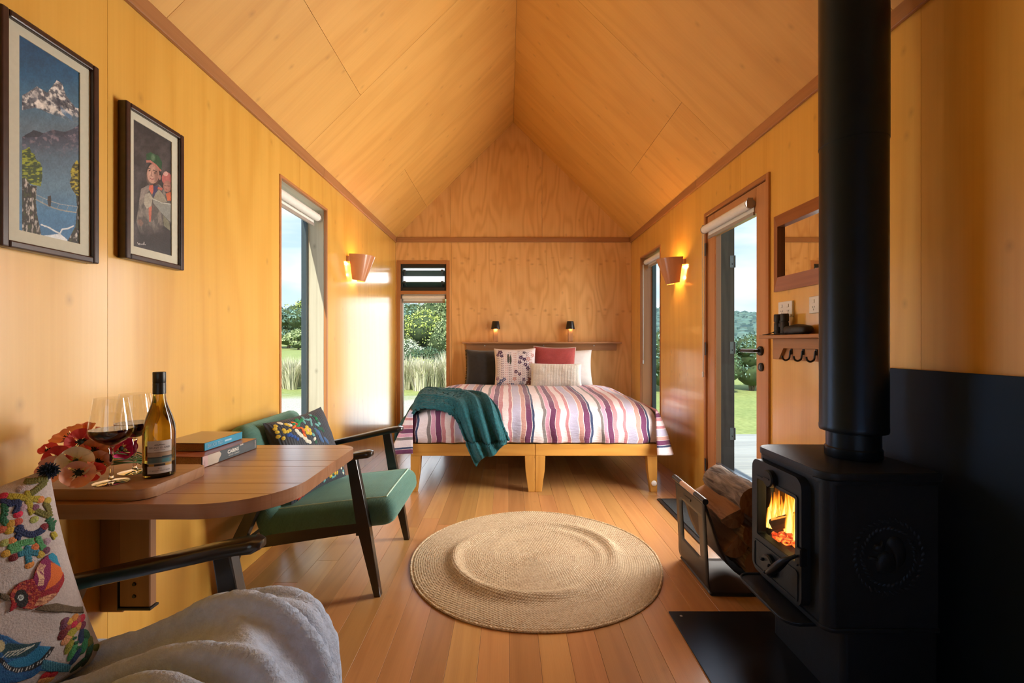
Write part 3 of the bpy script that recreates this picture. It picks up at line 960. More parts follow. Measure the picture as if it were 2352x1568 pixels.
    k.poly([(245, 1440), (300, 1436), (385, 1425), (440, 1470), (440, 1486), (380, 1476)], L3(220, 226, 230))
    return k.c

def portrait(x, y):
    k = Canvas(x, y, L3(46, 42, 44))
    n = nz(x, y, 150, 21, 4)
    k.put(np.clip((n - .45) * 3, 0, 1), L3(92, 86, 88), .7)
    k.put(np.clip((y - 1250) / 300, 0, 1), L3(42, 42, 46), .6)
    b = nz(x * 1.3, y * .6, 46, 23, 4)
    body = [(120, 800), (185, 755), (300, 750), (345, 800), (445, 960), (440, 1180), (345, 1130), (330, 1300), (110, 1300), (60, 1150), (95, 900)]
    m = in_poly(x, y, body).astype(float) * np.clip((1290 - y) / 150, 0, 1)
    k.put(m, L3(84, 80, 78)); k.put(m * np.clip((b - .5) * 5, 0, 1), L3(140, 132, 124), .7)
    k.poly([(110, 800), (190, 760), (205, 800), (150, 880), (90, 930)], L3(146, 134, 128), .7)
    k.ell(245, 640, 82, 130, L3(34, 28, 28), .9)
    k.ell(238, 640, 64, 104, L3(178, 136, 120)); k.ell(215, 665, 36, 70, L3(200, 160, 142), .6, soft=.5)
    k.ell(275, 660, 24, 80, L3(110, 76, 68), .7, soft=.5); k.ell(310, 680, 12, 26, L3(160, 116, 104))
    k.line([(185, 580), (212, 590)], 4, L3(40, 26, 26)); k.line([(240, 600), (275, 620)], 4, L3(40, 26, 26))
    k.ell(200, 608, 12, 6, L3(30, 20, 22)); k.ell(258, 632, 13, 6, L3(30, 20, 22))
    k.line([(225, 610), (216, 660), (230, 668)], 4, L3(132, 90, 80)); k.line([(208, 690), (225, 698), (243, 695)], 4.5, L3(134, 66, 66))
    k.poly([(165, 430), (215, 412), (300, 455), (334, 520), (326, 606), (270, 540), (210, 495), (168, 492)], L3(32, 76, 46))
    k.ell(238, 470, 20, 34, L3(110, 140, 110), .6, soft=.4)
    k.poly([(165, 498), (212, 498), (272, 543), (328, 606), (316, 618), (255, 556), (205, 520), (168, 524)], L3(178, 112, 100))
    k.poly([(200, 762), (238, 758), (245, 830), (225, 860), (190, 800)], L3(196, 98, 76))
    k.poly([(245, 770), (290, 765), (270, 900), (235, 880)], L3(54, 54, 92))
    k.poly([(290, 780), (340, 790), (330, 820), (285, 800)], L3(176, 88, 74))
    k.poly([(150, 860), (200, 840), (235, 900), (215, 990), (170, 1010), (140, 960)], L3(166, 160, 146), .9)
    k.poly([(190, 1000), (225, 980), (215, 1150), (195, 1150)], L3(186, 104, 84))
    k.poly([(240, 905), (262, 850), (300, 805), (360, 880), (385, 940), (320, 940)], L3(140, 134, 118))
    k.poly([(235, 905), (320, 945), (445, 965), (440, 1170), (345, 1075), (240, 950)], L3(132, 134, 128))
    k.line([(235, 905), (330, 948), (445, 965)], 5, L3(176, 176, 168))
    k.poly([(345, 1080), (410, 1150), (420, 1245), (350, 1190)], L3(118, 116, 96))
    k.ell(382, 690, 52, 66, L3(172, 96, 92)); k.ell(372, 640, 26, 24, L3(206, 160, 150))
    k.ell(388, 775, 42, 62, L3(150, 104, 92)); k.ell(376, 770, 22, 42, L3(176, 128, 112), .6, soft=.5)
    k.line([(362, 765), (376, 768)], 3, L3(44, 28, 26)); k.line([(392, 768), (408, 772)], 3, L3(44, 28, 26)); k.line([(370, 800), (388, 804)], 3, L3(120, 60, 58))
    k.poly([(372, 850), (425, 830), (445, 930), (390, 925)], L3(190, 96, 60))
    k.poly([(70, 1130), (110, 1120), (138, 1170), (110, 1200), (75, 1170)], L3(130, 100, 90), .8)
    k.line([(72, 1368), (84, 1392), (90, 1375), (98, 1392), (108, 1380), (118, 1392), (124, 1380), (134, 1392), (142, 1360), (146, 1390), (158, 1392)], 2.4, L3(190, 186, 186), .9)
    return k.c

M_frame_dark = plain('dark_mahogany_frame', (0.030, 0.012, 0.010), rough=0.35, nscale=40, nval=0.3, coat=0.3)
M_mat_board = plain('cream_mat_board', (0.58, 0.56, 0.45), rough=0.8, nscale=80, nval=0.03)
M_paint = attr_mat('oil_paint', 0.55, bumps=0.15, bscale=260)

def picture(label, Y0, Y1, Z0, Z1, py0, py1, pz0, pz1, fn, crop, nu, nv):
    XF = XL + 0.032
    t = thing('framed_picture', label, 'picture', (XL, (Y0 + Y1) / 2, Z0), 'framed paintings')
    fw = 0.019
    for (a, b, c, d, g) in ((Y0, Y0 + fw, Z0, Z1, 'z'), (Y1 - fw, Y1, Z0, Z1, 'z'), (Y0 + fw, Y1 - fw, Z0, Z0 + fw, 'y'), (Y0 + fw, Y1 - fw, Z1 - fw, Z1, 'y')):
        B('frame_bar', M_frame_dark, t, XL + .001, XF, a, b, c, d, 0.004, seg=2)
    XB = XL + 0.020
    mb = MB()
    for (a, b, c, d) in holes_boxes(Y0 + fw, Y1 - fw, Z0 + fw, Z1 - fw, [(py0, py1, pz0, pz1)]):
        mb.box(XL + .004, XB, a, b, c, d)
    mb.build('mat_board', M_mat_board, t, weld=True)
    ys = np.linspace(py0, py1, nu + 1); zs = np.linspace(pz1, pz0, nv + 1)
    Yg, Zg = np.meshgrid(ys, zs)
    X = XB - 0.003
    m2 = MB().grid(lambda i, j: (X, py0 + (py1 - py0) * i, pz1 + (pz0 - pz1) * j), nu, nv, flip=True)
    me = m2.mesh('painting')
    u = CX + X * F / Yg; v = CY - (Zg - EYE) * F / Yg
    cx0, cy0, sc = crop
    xx, yy = (u - cx0) * sc, (v - cy0) * sc
    col = fn(xx, yy) * (.80 + .40 * nz(xx, yy * .8, 9, 91, 2))[..., None] * (.84 + .32 * nz(xx, yy, 42, 92, 2))[..., None]
    set_paint(me, col.reshape(-1, 3))
    link_mesh('painting', me, M_paint, t)
    return t

picture('tall dark framed painting of a snowy blue mountain above a rope bridge', 1.122, 1.392, 1.347, 1.946, 1.174, 1.341, 1.398, 1.902, mountain, (20, 100, 3.265), 150, 450)
picture('smaller dark framed painting of a woman in a green hat carrying a child', 1.490, 1.758, 1.385, 1.904, 1.533, 1.707, 1.433, 1.860, portrait, (300, 260, 4.61), 140, 340)

# ================================================================== WALL LAMPS
M_sconce = wood('cherry_veneer', (0.50, 0.20, 0.075), (0.34, 0.115, 0.035), rings=3, fu=3, fv=1.2, figure=0.10, grain=0.10, gu=60, gv=3, rough=0.42, coat=0.5, vary=0.04, bumps=0)
M_bulb = emit('warm_bulb', (1.0, 0.62, 0.22), 14.0)

def wall_lamp(label, side, yc, ztop, up=2.0, down=1.0):
    xw = XL if side < 0 else XR
    s = 1 if side < 0 else -1                     # towards the room
    t = thing('wall_lamp', label, 'lamp', (xw, yc, ztop - 0.2), 'wooden wall lamps')
    n, mrow = 20, 6
    def sh(a, q, inset):
        ang = PI * (a - 0.5) * 0.94
        rt, rb = 0.135 - inset, 0.060 - inset
        out_t, out_b = 0.185 - inset, 0.115 - inset
        r = rt + (rb - rt) * q
        o = out_t + (out_b - out_t) * q
        z = ztop - 0.185 * q - 0.010 * math.cos(ang) * q
        return (xw + s * (0.020 + (o - 0.020) * math.cos(ang) ** 0.8 if math.cos(ang) > 0 else xw + s * 0.020), yc + r * math.sin(ang), z)
    def sh2(a, q, inset):
        ang = PI * (a - 0.5)
        r = (0.135 + (0.062 - 0.135) * q) - inset
        o = (0.165 + (0.085 - 0.165) * q) - inset
        return (xw + s * (0.022 + o * math.cos(ang)), yc + r * math.sin(ang), ztop - 0.195 * q - 0.012 * q * math.cos(ang))
    vs, fs = [], []
    for lay, ins in ((0, 0.0), (1, 0.004)):
        for j in range(mrow + 1):
            for i in range(n + 1): vs.append(sh2(i / n, j / mrow, ins))
    W = n + 1; off = W * (mrow + 1)
    for j in range(mrow):
        for i in range(n):
            q = (j * W + i, j * W + i + 1, (j + 1) * W + i + 1, (j + 1) * W + i)
            fs.append(q); fs.append(tuple(k + off for k in q)[::-1])
    for i in range(n):
        fs.append((i + 1, i, off + i, off + i + 1)); b = mrow * W
        fs.append((b + i, b + i + 1, off + b + i + 1, off + b + i))
    for j in range(mrow):
        fs.append((j * W, (j + 1) * W, off + (j + 1) * W, off + j * W)); e = n
        fs.append(((j + 1) * W + e, j * W + e, off + j * W + e, off + (j + 1) * W + e))
    mb = MB().add(vs, fs)
    bm = bmesh.new(); me = mb.mesh('tmp'); bm.from_mesh(me); bmesh.ops.recalc_face_normals(bm, faces=bm.faces); bm.to_mesh(me); bm.free()
    me.polygons.foreach_set('use_smooth', [True] * len(me.polygons)); me.set_sharp_from_angle(angle=0.8)
    grain_uv(me, 'z')
    link_mesh('shade', me, M_sconce, t)
    xa, xb = sorted((xw, xw + s * 0.022))
    B('back_plate', M_sconce, t, xa, xb, yc - 0.135, yc + 0.135, ztop - 0.06, ztop - 0.02, 0.002, grain='z')
    MB().ell((xw + s * 0.065, yc, ztop - 0.10), 0.022, 0.022, 0.030).build('bulb', M_bulb, t, smooth=True)
    point_lamp('wall_lamp_glow', (xw + s * 0.065, yc, ztop - 0.055), up, (1.0, 0.60, 0.16), 0.02)
    point_lamp('wall_lamp_glow', (xw + s * 0.060, yc, ztop - 0.15), down, (1.0, 0.60, 0.16), 0.015)
wall_lamp('curved wooden wall lamp between the tall window and the louvre corner', -1, 3.74, 1.815, 2.4, 1.2)
wall_lamp('curved wooden wall lamp glowing between the glazed door and the narrow window', 1, 3.73, 1.790, 4.2, 2.2)

# ================================================================== SHELF OVER THE BED, LITTLE LAMPS
M_shelf = wood('shelf_oak', (0.47, 0.235, 0.105), (0.33, 0.145, 0.058), rings=4, fu=12, fv=0.4, figure=0.25, grain=0.45, gu=220, gv=5, rough=0.5, vary=0.04)
t = thing('bed_shelf', 'long narrow timber shelf fixed to the wall above the bed pillows', 'shelf', (0.38, YB, 1.02))
B('shelf_board', M_shelf, t, -0.512, 1.275, YB - 0.125, YB - .001, 1.098, 1.118, 0.003, grain='x')
B('rail', M_shelf, t, -0.47, 1.235, YB - 0.030, YB - .001, 1.020, 1.098, 0.003, grain='x')
for xx in (-0.26, 0.41, 0.98):
    MB(Matrix.Translation((xx, YB - .0305, 1.075)) @ Matrix.Rotation(PI / 2, 4, 'X')).lathe([(0, .002), (.006, .002), (.007, 0)], 12).build('screw_cover', M_white, t, smooth=True)
M_lamp_black = plain('black_enamel', (0.010, 0.011, 0.012), rough=0.3, nscale=20, nval=0.1)
M_glow = emit('warm_glow', (1.0, 0.58, 0.20), 5.0)
def bed_lamp(label, xc, power):
    y = YB - 0.07
    t = thing('bedside_lamp', label, 'lamp', (xc, y, 1.118), 'small black capped lamps on the bed shelf')
    B('post', M_shelf, t, xc - .026, xc + .026, y - .026, y + .026, 1.1185, 1.265, 0.003, grain='z')
    pr = [(0.034, 0.085), (0.036, 0.088), (0.038, 0.085), (0.052, 0.0), (0.049, 0.0), (0.034, 0.083)]
    MB(Matrix.Translation((xc, y, 1.262))).lathe(pr, 24).lathe([(0, 0.087), (0.036, 0.087)], 24).build('shade', M_lamp_black, t, smooth=True)
    MB(Matrix.Translation((xc, y, 1.266))).lathe([(0.028, 0.0), (0.047, 0.0), (0.047, 0.003), (0.028, 0.003), (0.028, 0.0)], 24).build('light_ring', M_glow, t)
    point_lamp('bedside_lamp_glow', (xc, y - .04, 1.256), power, (1.0, 0.58, 0.2), 0.012)
bed_lamp('black capped lamp on the shelf above the dark cushion, brightly lit', -0.135, 0.30)
bed_lamp('black capped lamp on the shelf above the white cushions, dimly lit', 0.705, 0.10)

# ================================================================== BED
M_pine = wood('golden_pine', (0.62, 0.315, 0.065), (0.44, 0.19, 0.030), rings=6, fu=5, fv=0.5, figure=0.4, grain=0.25, gu=140, gv=4, rough=0.38, coat=0.2, vary=0.05)
BF, BB = 3.373, 5.17
def bed_base(label, x0, x1, button):
    t = thing('single_bed', label, 'bed frame', ((x0 + x1) / 2, (BF + BB) / 2, 0), 'pine single bed bases')
    zt, zb = 0.356, 0.268
    B('end_rail', M_pine, t, x0, x1, BF, BF + .028, zb, zt, 0.004, grain='x', seg=2)
    B('end_rail', M_pine, t, x0, x1, BB - .028, BB, zb, zt, 0.004, grain='x')
    B('side_rail', M_pine, t, x0, x0 + .028, BF + .028, BB - .028, zb, zt, 0.003, grain='y')
    B('side_rail', M_pine, t, x1 - .028, x1, BF + .028, BB - .028, zb, zt, 0.003, grain='y')
    n = 11
    for i in range(n):
        y = BF + .08 + (BB - BF - .2) * i / (n - 1)
        B('slat', M_pine, t, x0 + .028, x1 - .028, y, y + .07, zt - .022, zt - .004, grain='x')
    for (yy, s) in ((BF, 1), (BB, -1)):
        for (xx, sx) in ((x0, 1), (x1, -1)):
            a, b = 0.075, 0.048
            pts = [(xx, yy), (xx + sx * a, yy), (xx + sx * a, yy + s * .06), (xx, yy + s * .06)]
            bot = [(xx, yy), (xx + sx * b, yy), (xx + sx * b, yy + s * .045), (xx, yy + s * .045)]
            mid = [(xx, yy), (xx + sx * (a * .93), yy), (xx + sx * (a * .93), yy + s * .057), (xx, yy + s * .057)]
            vs = [(p[0], p[1], zb) for p in pts] + [(p[0], p[1], zb * .6) for p in mid] + [(p[0], p[1], 0.0) for p in bot]
            fs = [(0, 1, 2, 3), (8, 11, 10, 9)]
            for l in (0, 4):
                for i in range(4): fs.append((l + i, l + (i + 1) % 4, l + 4 + (i + 1) % 4, l + 4 + i)[::-1])
            if sx * s < 0: fs = [f[::-1] for f in fs]
            me = MB().add(vs, fs).mesh('leg')
            bm = bmesh.new(); bm.from_mesh(me); bmesh.ops.recalc_face_normals(bm, faces=bm.faces)
            bmesh.ops.bevel(bm, geom=list(bm.edges), offset=.003, segments=1, affect='EDGES'); bm.to_mesh(me); bm.free()
            grain_uv(me, 'z'); link_mesh('leg', me, M_pine, t)
    if button:
        MB(Matrix.Translation((x1 - .025, BF - .0005, 0.066)) @ Matrix.Rotation(PI / 2, 4, 'X')).lathe([(0, .012), (.012, .011), (.019, .006), (.021, 0)], 20).build('door_stop', M_white, t, smooth=True, label='round white rubber stop on the leg')
bed_base('pine bed base standing nearer the green armchair, half under the throw', -0.72, 0.2015, False)
bed_base('pine bed base standing nearer the stove, white stop on its leg', 0.2045, 1.11, True)

M_sheet = plain('white_cotton', (0.80, 0.78, 0.77), rough=0.8, nscale=20, nval=0.03, bumps=0.25, bscale=40, sheen=0.2)
MB().box(-0.70, 1.09, BF + .075, BB - .005, 0.357, 0.605, 0.06, seg=4).build('mattress', M_sheet, smooth=True, label='white mattress lying across both pine bed bases', cat='mattress')

def stripes_mat():
    m, nt, b = new_mat('striped_linen')
    tc = nd(nt, 'ShaderNodeTexCoord')
    sp = nd(nt, 'ShaderNodeSeparateXYZ', Vector=tc.outputs['UV'])
    wob = nd(nt, 'ShaderNodeTexNoise', Vector=tc.outputs['UV'], Scale=5.0, Detail=1.0)
    u = math_(nt, 'ADD', sp.outputs[0], math_(nt, 'MULTIPLY', math_(nt, 'SUBTRACT', wob.outputs['Fac'], .5), 0.012))
    f = math_(nt, 'FRACT', math_(nt, 'ADD', math_(nt, 'DIVIDE', math_(nt, 'SUBTRACT', u, 0.103), 0.43), 20.0))
    tan, plum, navy, white = lin(192, 146, 138), lin(104, 48, 88), lin(46, 60, 96), lin(226, 212, 216)
    grey, pink, rose, lav, pale = lin(128, 120, 120), lin(206, 152, 176), lin(190, 128, 136), lin(184, 180, 206), lin(232, 222, 224)
    st = [(0, tan), (.070, pale), (.078, plum), (.165, pale), (.172, navy), (.212, pale), (.225, white), (.36, grey), (.415, pale), (.423, pink), (.492, pale), (.50, plum), (.592, pale), (.60, rose), (.668, white), (.775, rose), (.832, pale), (.845, lav), (.985, pale)]
    c = ramp(nt, f, st, 'CONSTANT')
    wv = nd(nt, 'ShaderNodeMapping', Vector=tc.outputs['UV'], Scale=(500, 60, 1))
    n2 = nd(nt, 'ShaderNodeTexNoise', Vector=wv.outputs[0], Scale=1.0, Detail=2.0)
    c = mixc(nt, 1.0, c, ramp(nt, n2.outputs['Fac'], [(.3, (.84, .84, .84)), (.7, (1.08, 1.08, 1.08))]), 'MULTIPLY')
    nt.links.new(c, b.inputs['Base Color'])
    b.inputs['Roughness'].default_value = 0.85
    b.inputs['Sheen Weight'].default_value = 0.15
    n3 = nd(nt, 'ShaderNodeTexNoise', Vector=tc.outputs['UV'], Scale=22.0, Detail=3.0, Roughness=.6)
    bump(nt, b, n3.outputs['Fac'], 0.5, 0.012)
    return m
M_stripe = stripes_mat()
M_stripe.name = 'striped_linen'

def nse(x, y, z=0.0): return mnoise.noise(Vector((x, y, z)))

DX0, DX1 = -0.755, 1.150
prof = catmull([(0, 4.86, 0.640), (0, 4.78, 0.668), (0, 4.4, 0.672), (0, 3.95, 0.668), (0, 3.66, 0.658), (0, 3.50, 0.632), (0, 3.405, 0.575), (0, 3.365, 0.49), (0, 3.358, 0.42), (0, 3.368, 0.366)], 60)
def duvet_c(s, t):
    k = t * 60; i = min(int(k), 59); f = k - i
    p = prof[i].lerp(prof[i + 1], f)
    X = DX0 + (DX1 - DX0) * s
    e = min(1.0, max(0.0, (abs(s - .5) * 2 - 0.72) / 0.28))
    top = 1.0 - max(0.0, (t - .55) / .45)
    z = p.z - 0.085 * e ** 2.2 * top + 0.007 * nse(X * 4, p.y * 4, 1) + 0.004 * nse(X * 11, p.y * 9, 5)
    y = p.y + (0.05 * e ** 2 if t > .5 else 0) * min(1, (t - .5) * 3)
    if t > .62:
        q = min(1, (t - .62) / .3)
        y += q * (0.012 * math.sin(X * 31 + 2 * nse(X * 5, 0)) * (1 - .3 * q) + 0.010 * nse(X * 14, p.z * 8, 3))
    X2 = X + 0.010 * nse(X * 3, p.y * 3, 9) + (0.02 * nse(X * 7, p.z * 9, 2) if t > .6 else 0)
    return (X2, y, z)
dv = MB()
dv.grid(duvet_c, 120, 60, flip=True)
duv = [(DX0 + (DX1 - DX0) * i / 120, (j / 60) * 2.0) for j in range(61) for i in range(121)]
def flap(side):
    X0 = DX1 - .03 if side > 0 else DX0 + .03
    YC = 3.47
    def fn(t, r):
        fl = (0.075 + 0.055 * min(1, t / .8) ** 2) * (1.0 if side > 0 else 0.85)
        fold = math.sin(t * 19 + 1.1 * side) * 0.020 * r + 0.018 * r * nse(t * 7, r * 2, side * 3)
        off = 0.015 + fl * r ** 0.85 + fold
        z = 0.600 - (0.335 + 0.016 * math.sin(t * 11)) * r ** 1.05
        if t < .8:
            return (X0 + side * off, 4.84 + (YC - 4.84) * t / .8 + 0.02 * nse(r * 4, t * 9, 4) * r, z)
        ph = (t - .8) / .2 * PI / 2 * 1.08
        return (X0 + side * (off * 1.12 * math.cos(ph) - .012 * math.sin(ph)), YC - (off * .75 + .055) * math.sin(ph), z + .012 * math.sin(ph) * r)
    return fn
for side in (-1, 1):
    dv.grid(flap(side), 70, 22, flip=side < 0)
    xe = DX1 if side > 0 else DX0
    duv += [(xe + side * (j / 22) * .40, (i / 70) * 1.5) for j in range(23) for i in range(71)]
me = dv.mesh('duvet', smooth=True, angle=1.3)
vert_uv(me, duv)
dvo = link_mesh('duvet', me, M_stripe, label='striped plum, pink and white linen duvet covering the bed', cat='duvet')
sol = dvo.modifiers.new('thickness', 'SOLIDIFY'); sol.thickness = 0.012; sol.offset = -1

# teal throw over the near corner of the bed
M_teal = plain('teal_fleece', (0.004, 0.075, 0.090), rough=0.95, nscale=70, nval=0.35, bumps=0.9, bscale=150, sheen=0.06)
P = at_depth
inner = [(-0.86, 3.62, 0.30), (-0.84, 3.52, 0.42), P(935, 985, 3.46), P(958, 948, 3.42), P(988, 934, 3.40), P(1030, 946, 3.37), P(1054, 975, 3.345), P(1068, 1010, 3.335), P(1082, 1042, 3.335), P(1094, 1066, 3.34)]
outer = [(-0.88, 4.30, 0.28), (-0.86, 4.28, 0.45), (-0.80, 4.20, 0.62), (-0.70, 4.12, 0.68), (-0.56, 4.05, 0.69), (-0.37, 3.95, 0.685), (-0.20, 3.70, 0.675), (-0.09, 3.46, 0.635), (-0.03, 3.335, 0.50), (0.015, 3.31, 0.385)]
ci, co = catmull(inner, 70), catmull(outer, 70)
def throw(a, b):
    k = b * 70; i = min(int(k), 69); f = k - i
    p, q = ci[i].lerp(ci[i + 1], f), co[i].lerp(co[i + 1], f)
    m = p.lerp(q, a)
    hug = None
    if b > .24 and m.z > .37:
        j = min(range(len(prof)), key=lambda jj: (prof[jj].y - m.y) ** 2 + (prof[jj].z - m.z) ** 2)
        tg = prof[min(j + 1, 60)] - prof[max(j - 1, 0)]
        hug = Vector((0, tg.z, -tg.y)).normalized()
        if hug.y > .2 or hug.z < -.2: hug = -hug
        k2 = min(1, (b - .24) / .1)
        m = m.lerp(Vector((m.x, prof[j].y, prof[j].z)), k2)
    # lie over the top of the duvet, not through it
    up = Vector((0, 0, 1)); fwd = Vector((0, -1, 0.15)).normalized()
    w = min(1, max(0, (b - .58) / .2))
    n = up.lerp(fwd, w)
    if b < .22: n = n.lerp(Vector((-1, 0, 0.3)), 1 - b / .22)
    if hug is not None: n = n.lerp(hug, min(1, (b - .24) / .1))
    bulge = 0.028 * math.sin(PI * min(1, a * 1.1)) * math.sin(PI * min(1, .15 + b * .8))
    fold = 0.052 * (1 - abs(math.sin(a * PI * 3.3 + .35 + .7 * b))) ** 1.2 * (0.25 + .75 * w)
    fold += 0.012 * nse(a * 6, b * 9, 4)
    m = m + n * (0.022 + bulge + fold)
    if b > .8: m.z -= (b - .8) * 0.10 * math.sin(a * PI * 3.2 + 2.4) * (1 - a * .5)
    m += Vector((nse(a * 55, b * 80, 1), nse(a * 55, b * 80, 2), nse(a * 55, b * 80, 3))) * 0.0016
    return m
tb = MB().grid(throw, 90, 110, flip=False)
tw = tb.build('throw_blanket', M_teal, smooth=True, angle=2.0, label='fluffy teal throw draped over the front corner of the bed', cat='blanket')
sol = tw.modifiers.new('thickness', 'SOLIDIFY'); sol.thickness = 0.020; sol.offset = 0

# ------------------------------------------------------------------ cushions
def cushion_fn(C, right, up, w, h, th, pinch=0.07, seed=0, n=None):
    C, right, up = Vector(C), Vector(right).normalized(), Vector(up)
    up = (up - right * up.dot(right)).normalized()
    nrm = right.cross(up) if n is None else n
    def fn(s, t, side=1):
        x = s * (1 - pinch * (1 - t * t) * abs(s) ** 3)
        y = t * (1 - pinch * (1 - s * s) * abs(t) ** 3)
        pr = max(0.0, (1 - s ** 4) * (1 - t ** 4)) ** 0.55
        pr *= 1 + 0.10 * nse(s * 2 + seed, t * 2, seed) + 0.05 * nse(s * 6 + seed, t * 6, seed)
        return C + right * x * w / 2 + up * y * h / 2 + nrm * side * th / 2 * pr
    return fn, nrm

def cushion_mesh(fn, n=28):
    mb = MB()
    mb.grid(lambda i, j: fn(i * 2 - 1, j * 2 - 1, 1), n, n)
    mb.grid(lambda i, j: fn(i * 2 - 1, j * 2 - 1, -1), n, n, flip=True)
    uv = [((i / n), (j / n)) for _ in (0, 1) for j in range(n + 1) for i in range(n + 1)]
    me = mb.mesh('cover', smooth=True, angle=3.0)
    vert_uv(me, uv)
    return me

def cushion(name, label, C, right, up, w, h, th, mat, group=None, pinch=0.07, seed=0, n=28, cat='cushion', paint=None):
    fn, nrm = cushion_fn(C, right, up, w, h, th, pinch, seed)
    base = fn(0, -1)
    t = thing(name, label, cat, base[:], group)
    me = cushion_mesh(fn, n)
    if paint is not None:
        g = np.linspace(-1, 1, n + 1)
        S, T = np.meshgrid(g, g)
        c = paint(S, T).reshape(-1, 3)
        set_paint(me, np.concatenate([c, c]))
    link_mesh('cover', me, mat, t)
    return t, fn

def piping(t, fn, mat, r=0.004):
    pts = []
    k = 24
    for (a, b) in ((-1, -1), (1, -1), (1, 1), (-1, 1)):
        pass
    for e in range(4):
        for i in range(k):
            q = i / k * 2 - 1
            s, tt = [(q, -1), (1, q), (-q, 1), (-1, -q)][e]
            pts.append(fn(s, tt))
    MB().tube(pts, r, 6, closed=True).build('piping', mat, t, smooth=True)

def velvet(name, col, stripes=0, rough=0.85, bscale=200, sheen=0.3, nval=.12, tint=None):
    m, nt, b = new_mat(name)
    tc = nd(nt, 'ShaderNodeTexCoord')
    n1 = nd(nt, 'ShaderNodeTexNoise', Vector=tc.outputs['Object'], Scale=bscale, Detail=2.0)
    c = ramp(nt, n1.outputs['Fac'], [(.3, [x * (1 - nval) for x in col]), (.7, [min(1, x * (1 + nval)) for x in col])])
    h = n1.outputs['Fac']
    if stripes:
        sp = nd(nt, 'ShaderNodeSeparateXYZ', Vector=tc.outputs['UV'])
        s = math_(nt, 'SINE', math_(nt, 'MULTIPLY', sp.outputs[0], stripes * 6.283))
        h = math_(nt, 'ADD', math_(nt, 'MULTIPLY', s, .5), .5)
        c = mixc(nt, math_(nt, 'MULTIPLY', h, .35), c, [x * .8 for x in col])
    nt.links.new(c, b.inputs['Base Color'])
    b.inputs['Roughness'].default_value = rough
    b.inputs['Sheen Weight'].default_value = sheen
    if tint: b.inputs['Sheen Tint'].default_value = (*tint, 1)
    bump(nt, b, h, 0.35, 0.004)
    return m

M_black_vel = velvet('charcoal_velvet', (0.018, 0.018, 0.019), sheen=0.4, bscale=30)
M_red = velvet('brick_red_linen', (0.36, 0.048, 0.045), bscale=260, nval=.3)
M_lumbar = velvet('ribbed_cream_cotton', (0.72, 0.70, 0.64), stripes=34, bscale=120)
M_pipe = plain('cream_piping', (0.72, 0.62, 0.55), rough=0.8)
M_fringe = plain('black_gold_fringe', (0.10, 0.075, 0.03), rough=0.9, nscale=90, nval=0.9)
LB = (0, -0.20, 0.98)       # leaning back against the wall... the top tips away from the foot of the bed
def lean(a): return (0, math.sin(a), math.cos(a))
# sleeping pillow
cushion('pillow', 'plain white sleeping pillow standing behind the ribbed cushion', P(1296, 846, 5.00), (1, 0, 0), lean(.22), 0.62, 0.42, 0.15, M_sheet, pinch=.06, seed=3, cat='pillow')
t, fn = cushion('cushion', 'charcoal velvet cushion with a fringed edge beside the floral one', P(1116, 846, 4.98), (1, 0, 0), lean(.24), 0.44, 0.43, 0.15, M_black_vel, 'cushions on the bed', seed=5)
fr = MB()
for i in range(60):
    q = -0.97 + 1.94 * i / 59
    for (s, tt, dx, dz) in ((-1, q, -1, -.3),):
        p = fn(s, tt)
        e = p + Vector((-.016 + .004 * random.random(), random.uniform(-.006, .006), random.uniform(-.008, .004)))
        fr.tube([p, (p + e) / 2 + Vector((0, 0, .002)), e], [.003, .0035, .002], 5)
for i in range(40):
    q = -0.97 + 1.94 * i / 39
    p = fn(q, -1); e = p + Vector((random.uniform(-.006, .006), -.012, -.004))
    fr.tube([p, e], [.003, .002], 5)
fr.build('fringe', M_fringe, t, kind='stuff')
t, fn = cushion('cushion', 'brick red cushion with cream piping behind the ribbed cushion', P(1274, 838, 4.90), (1, 0, -.03), lean(.2), 0.455, 0.40, 0.14, M_red, 'cushions on the bed', seed=8)
piping(t, fn, M_pipe)

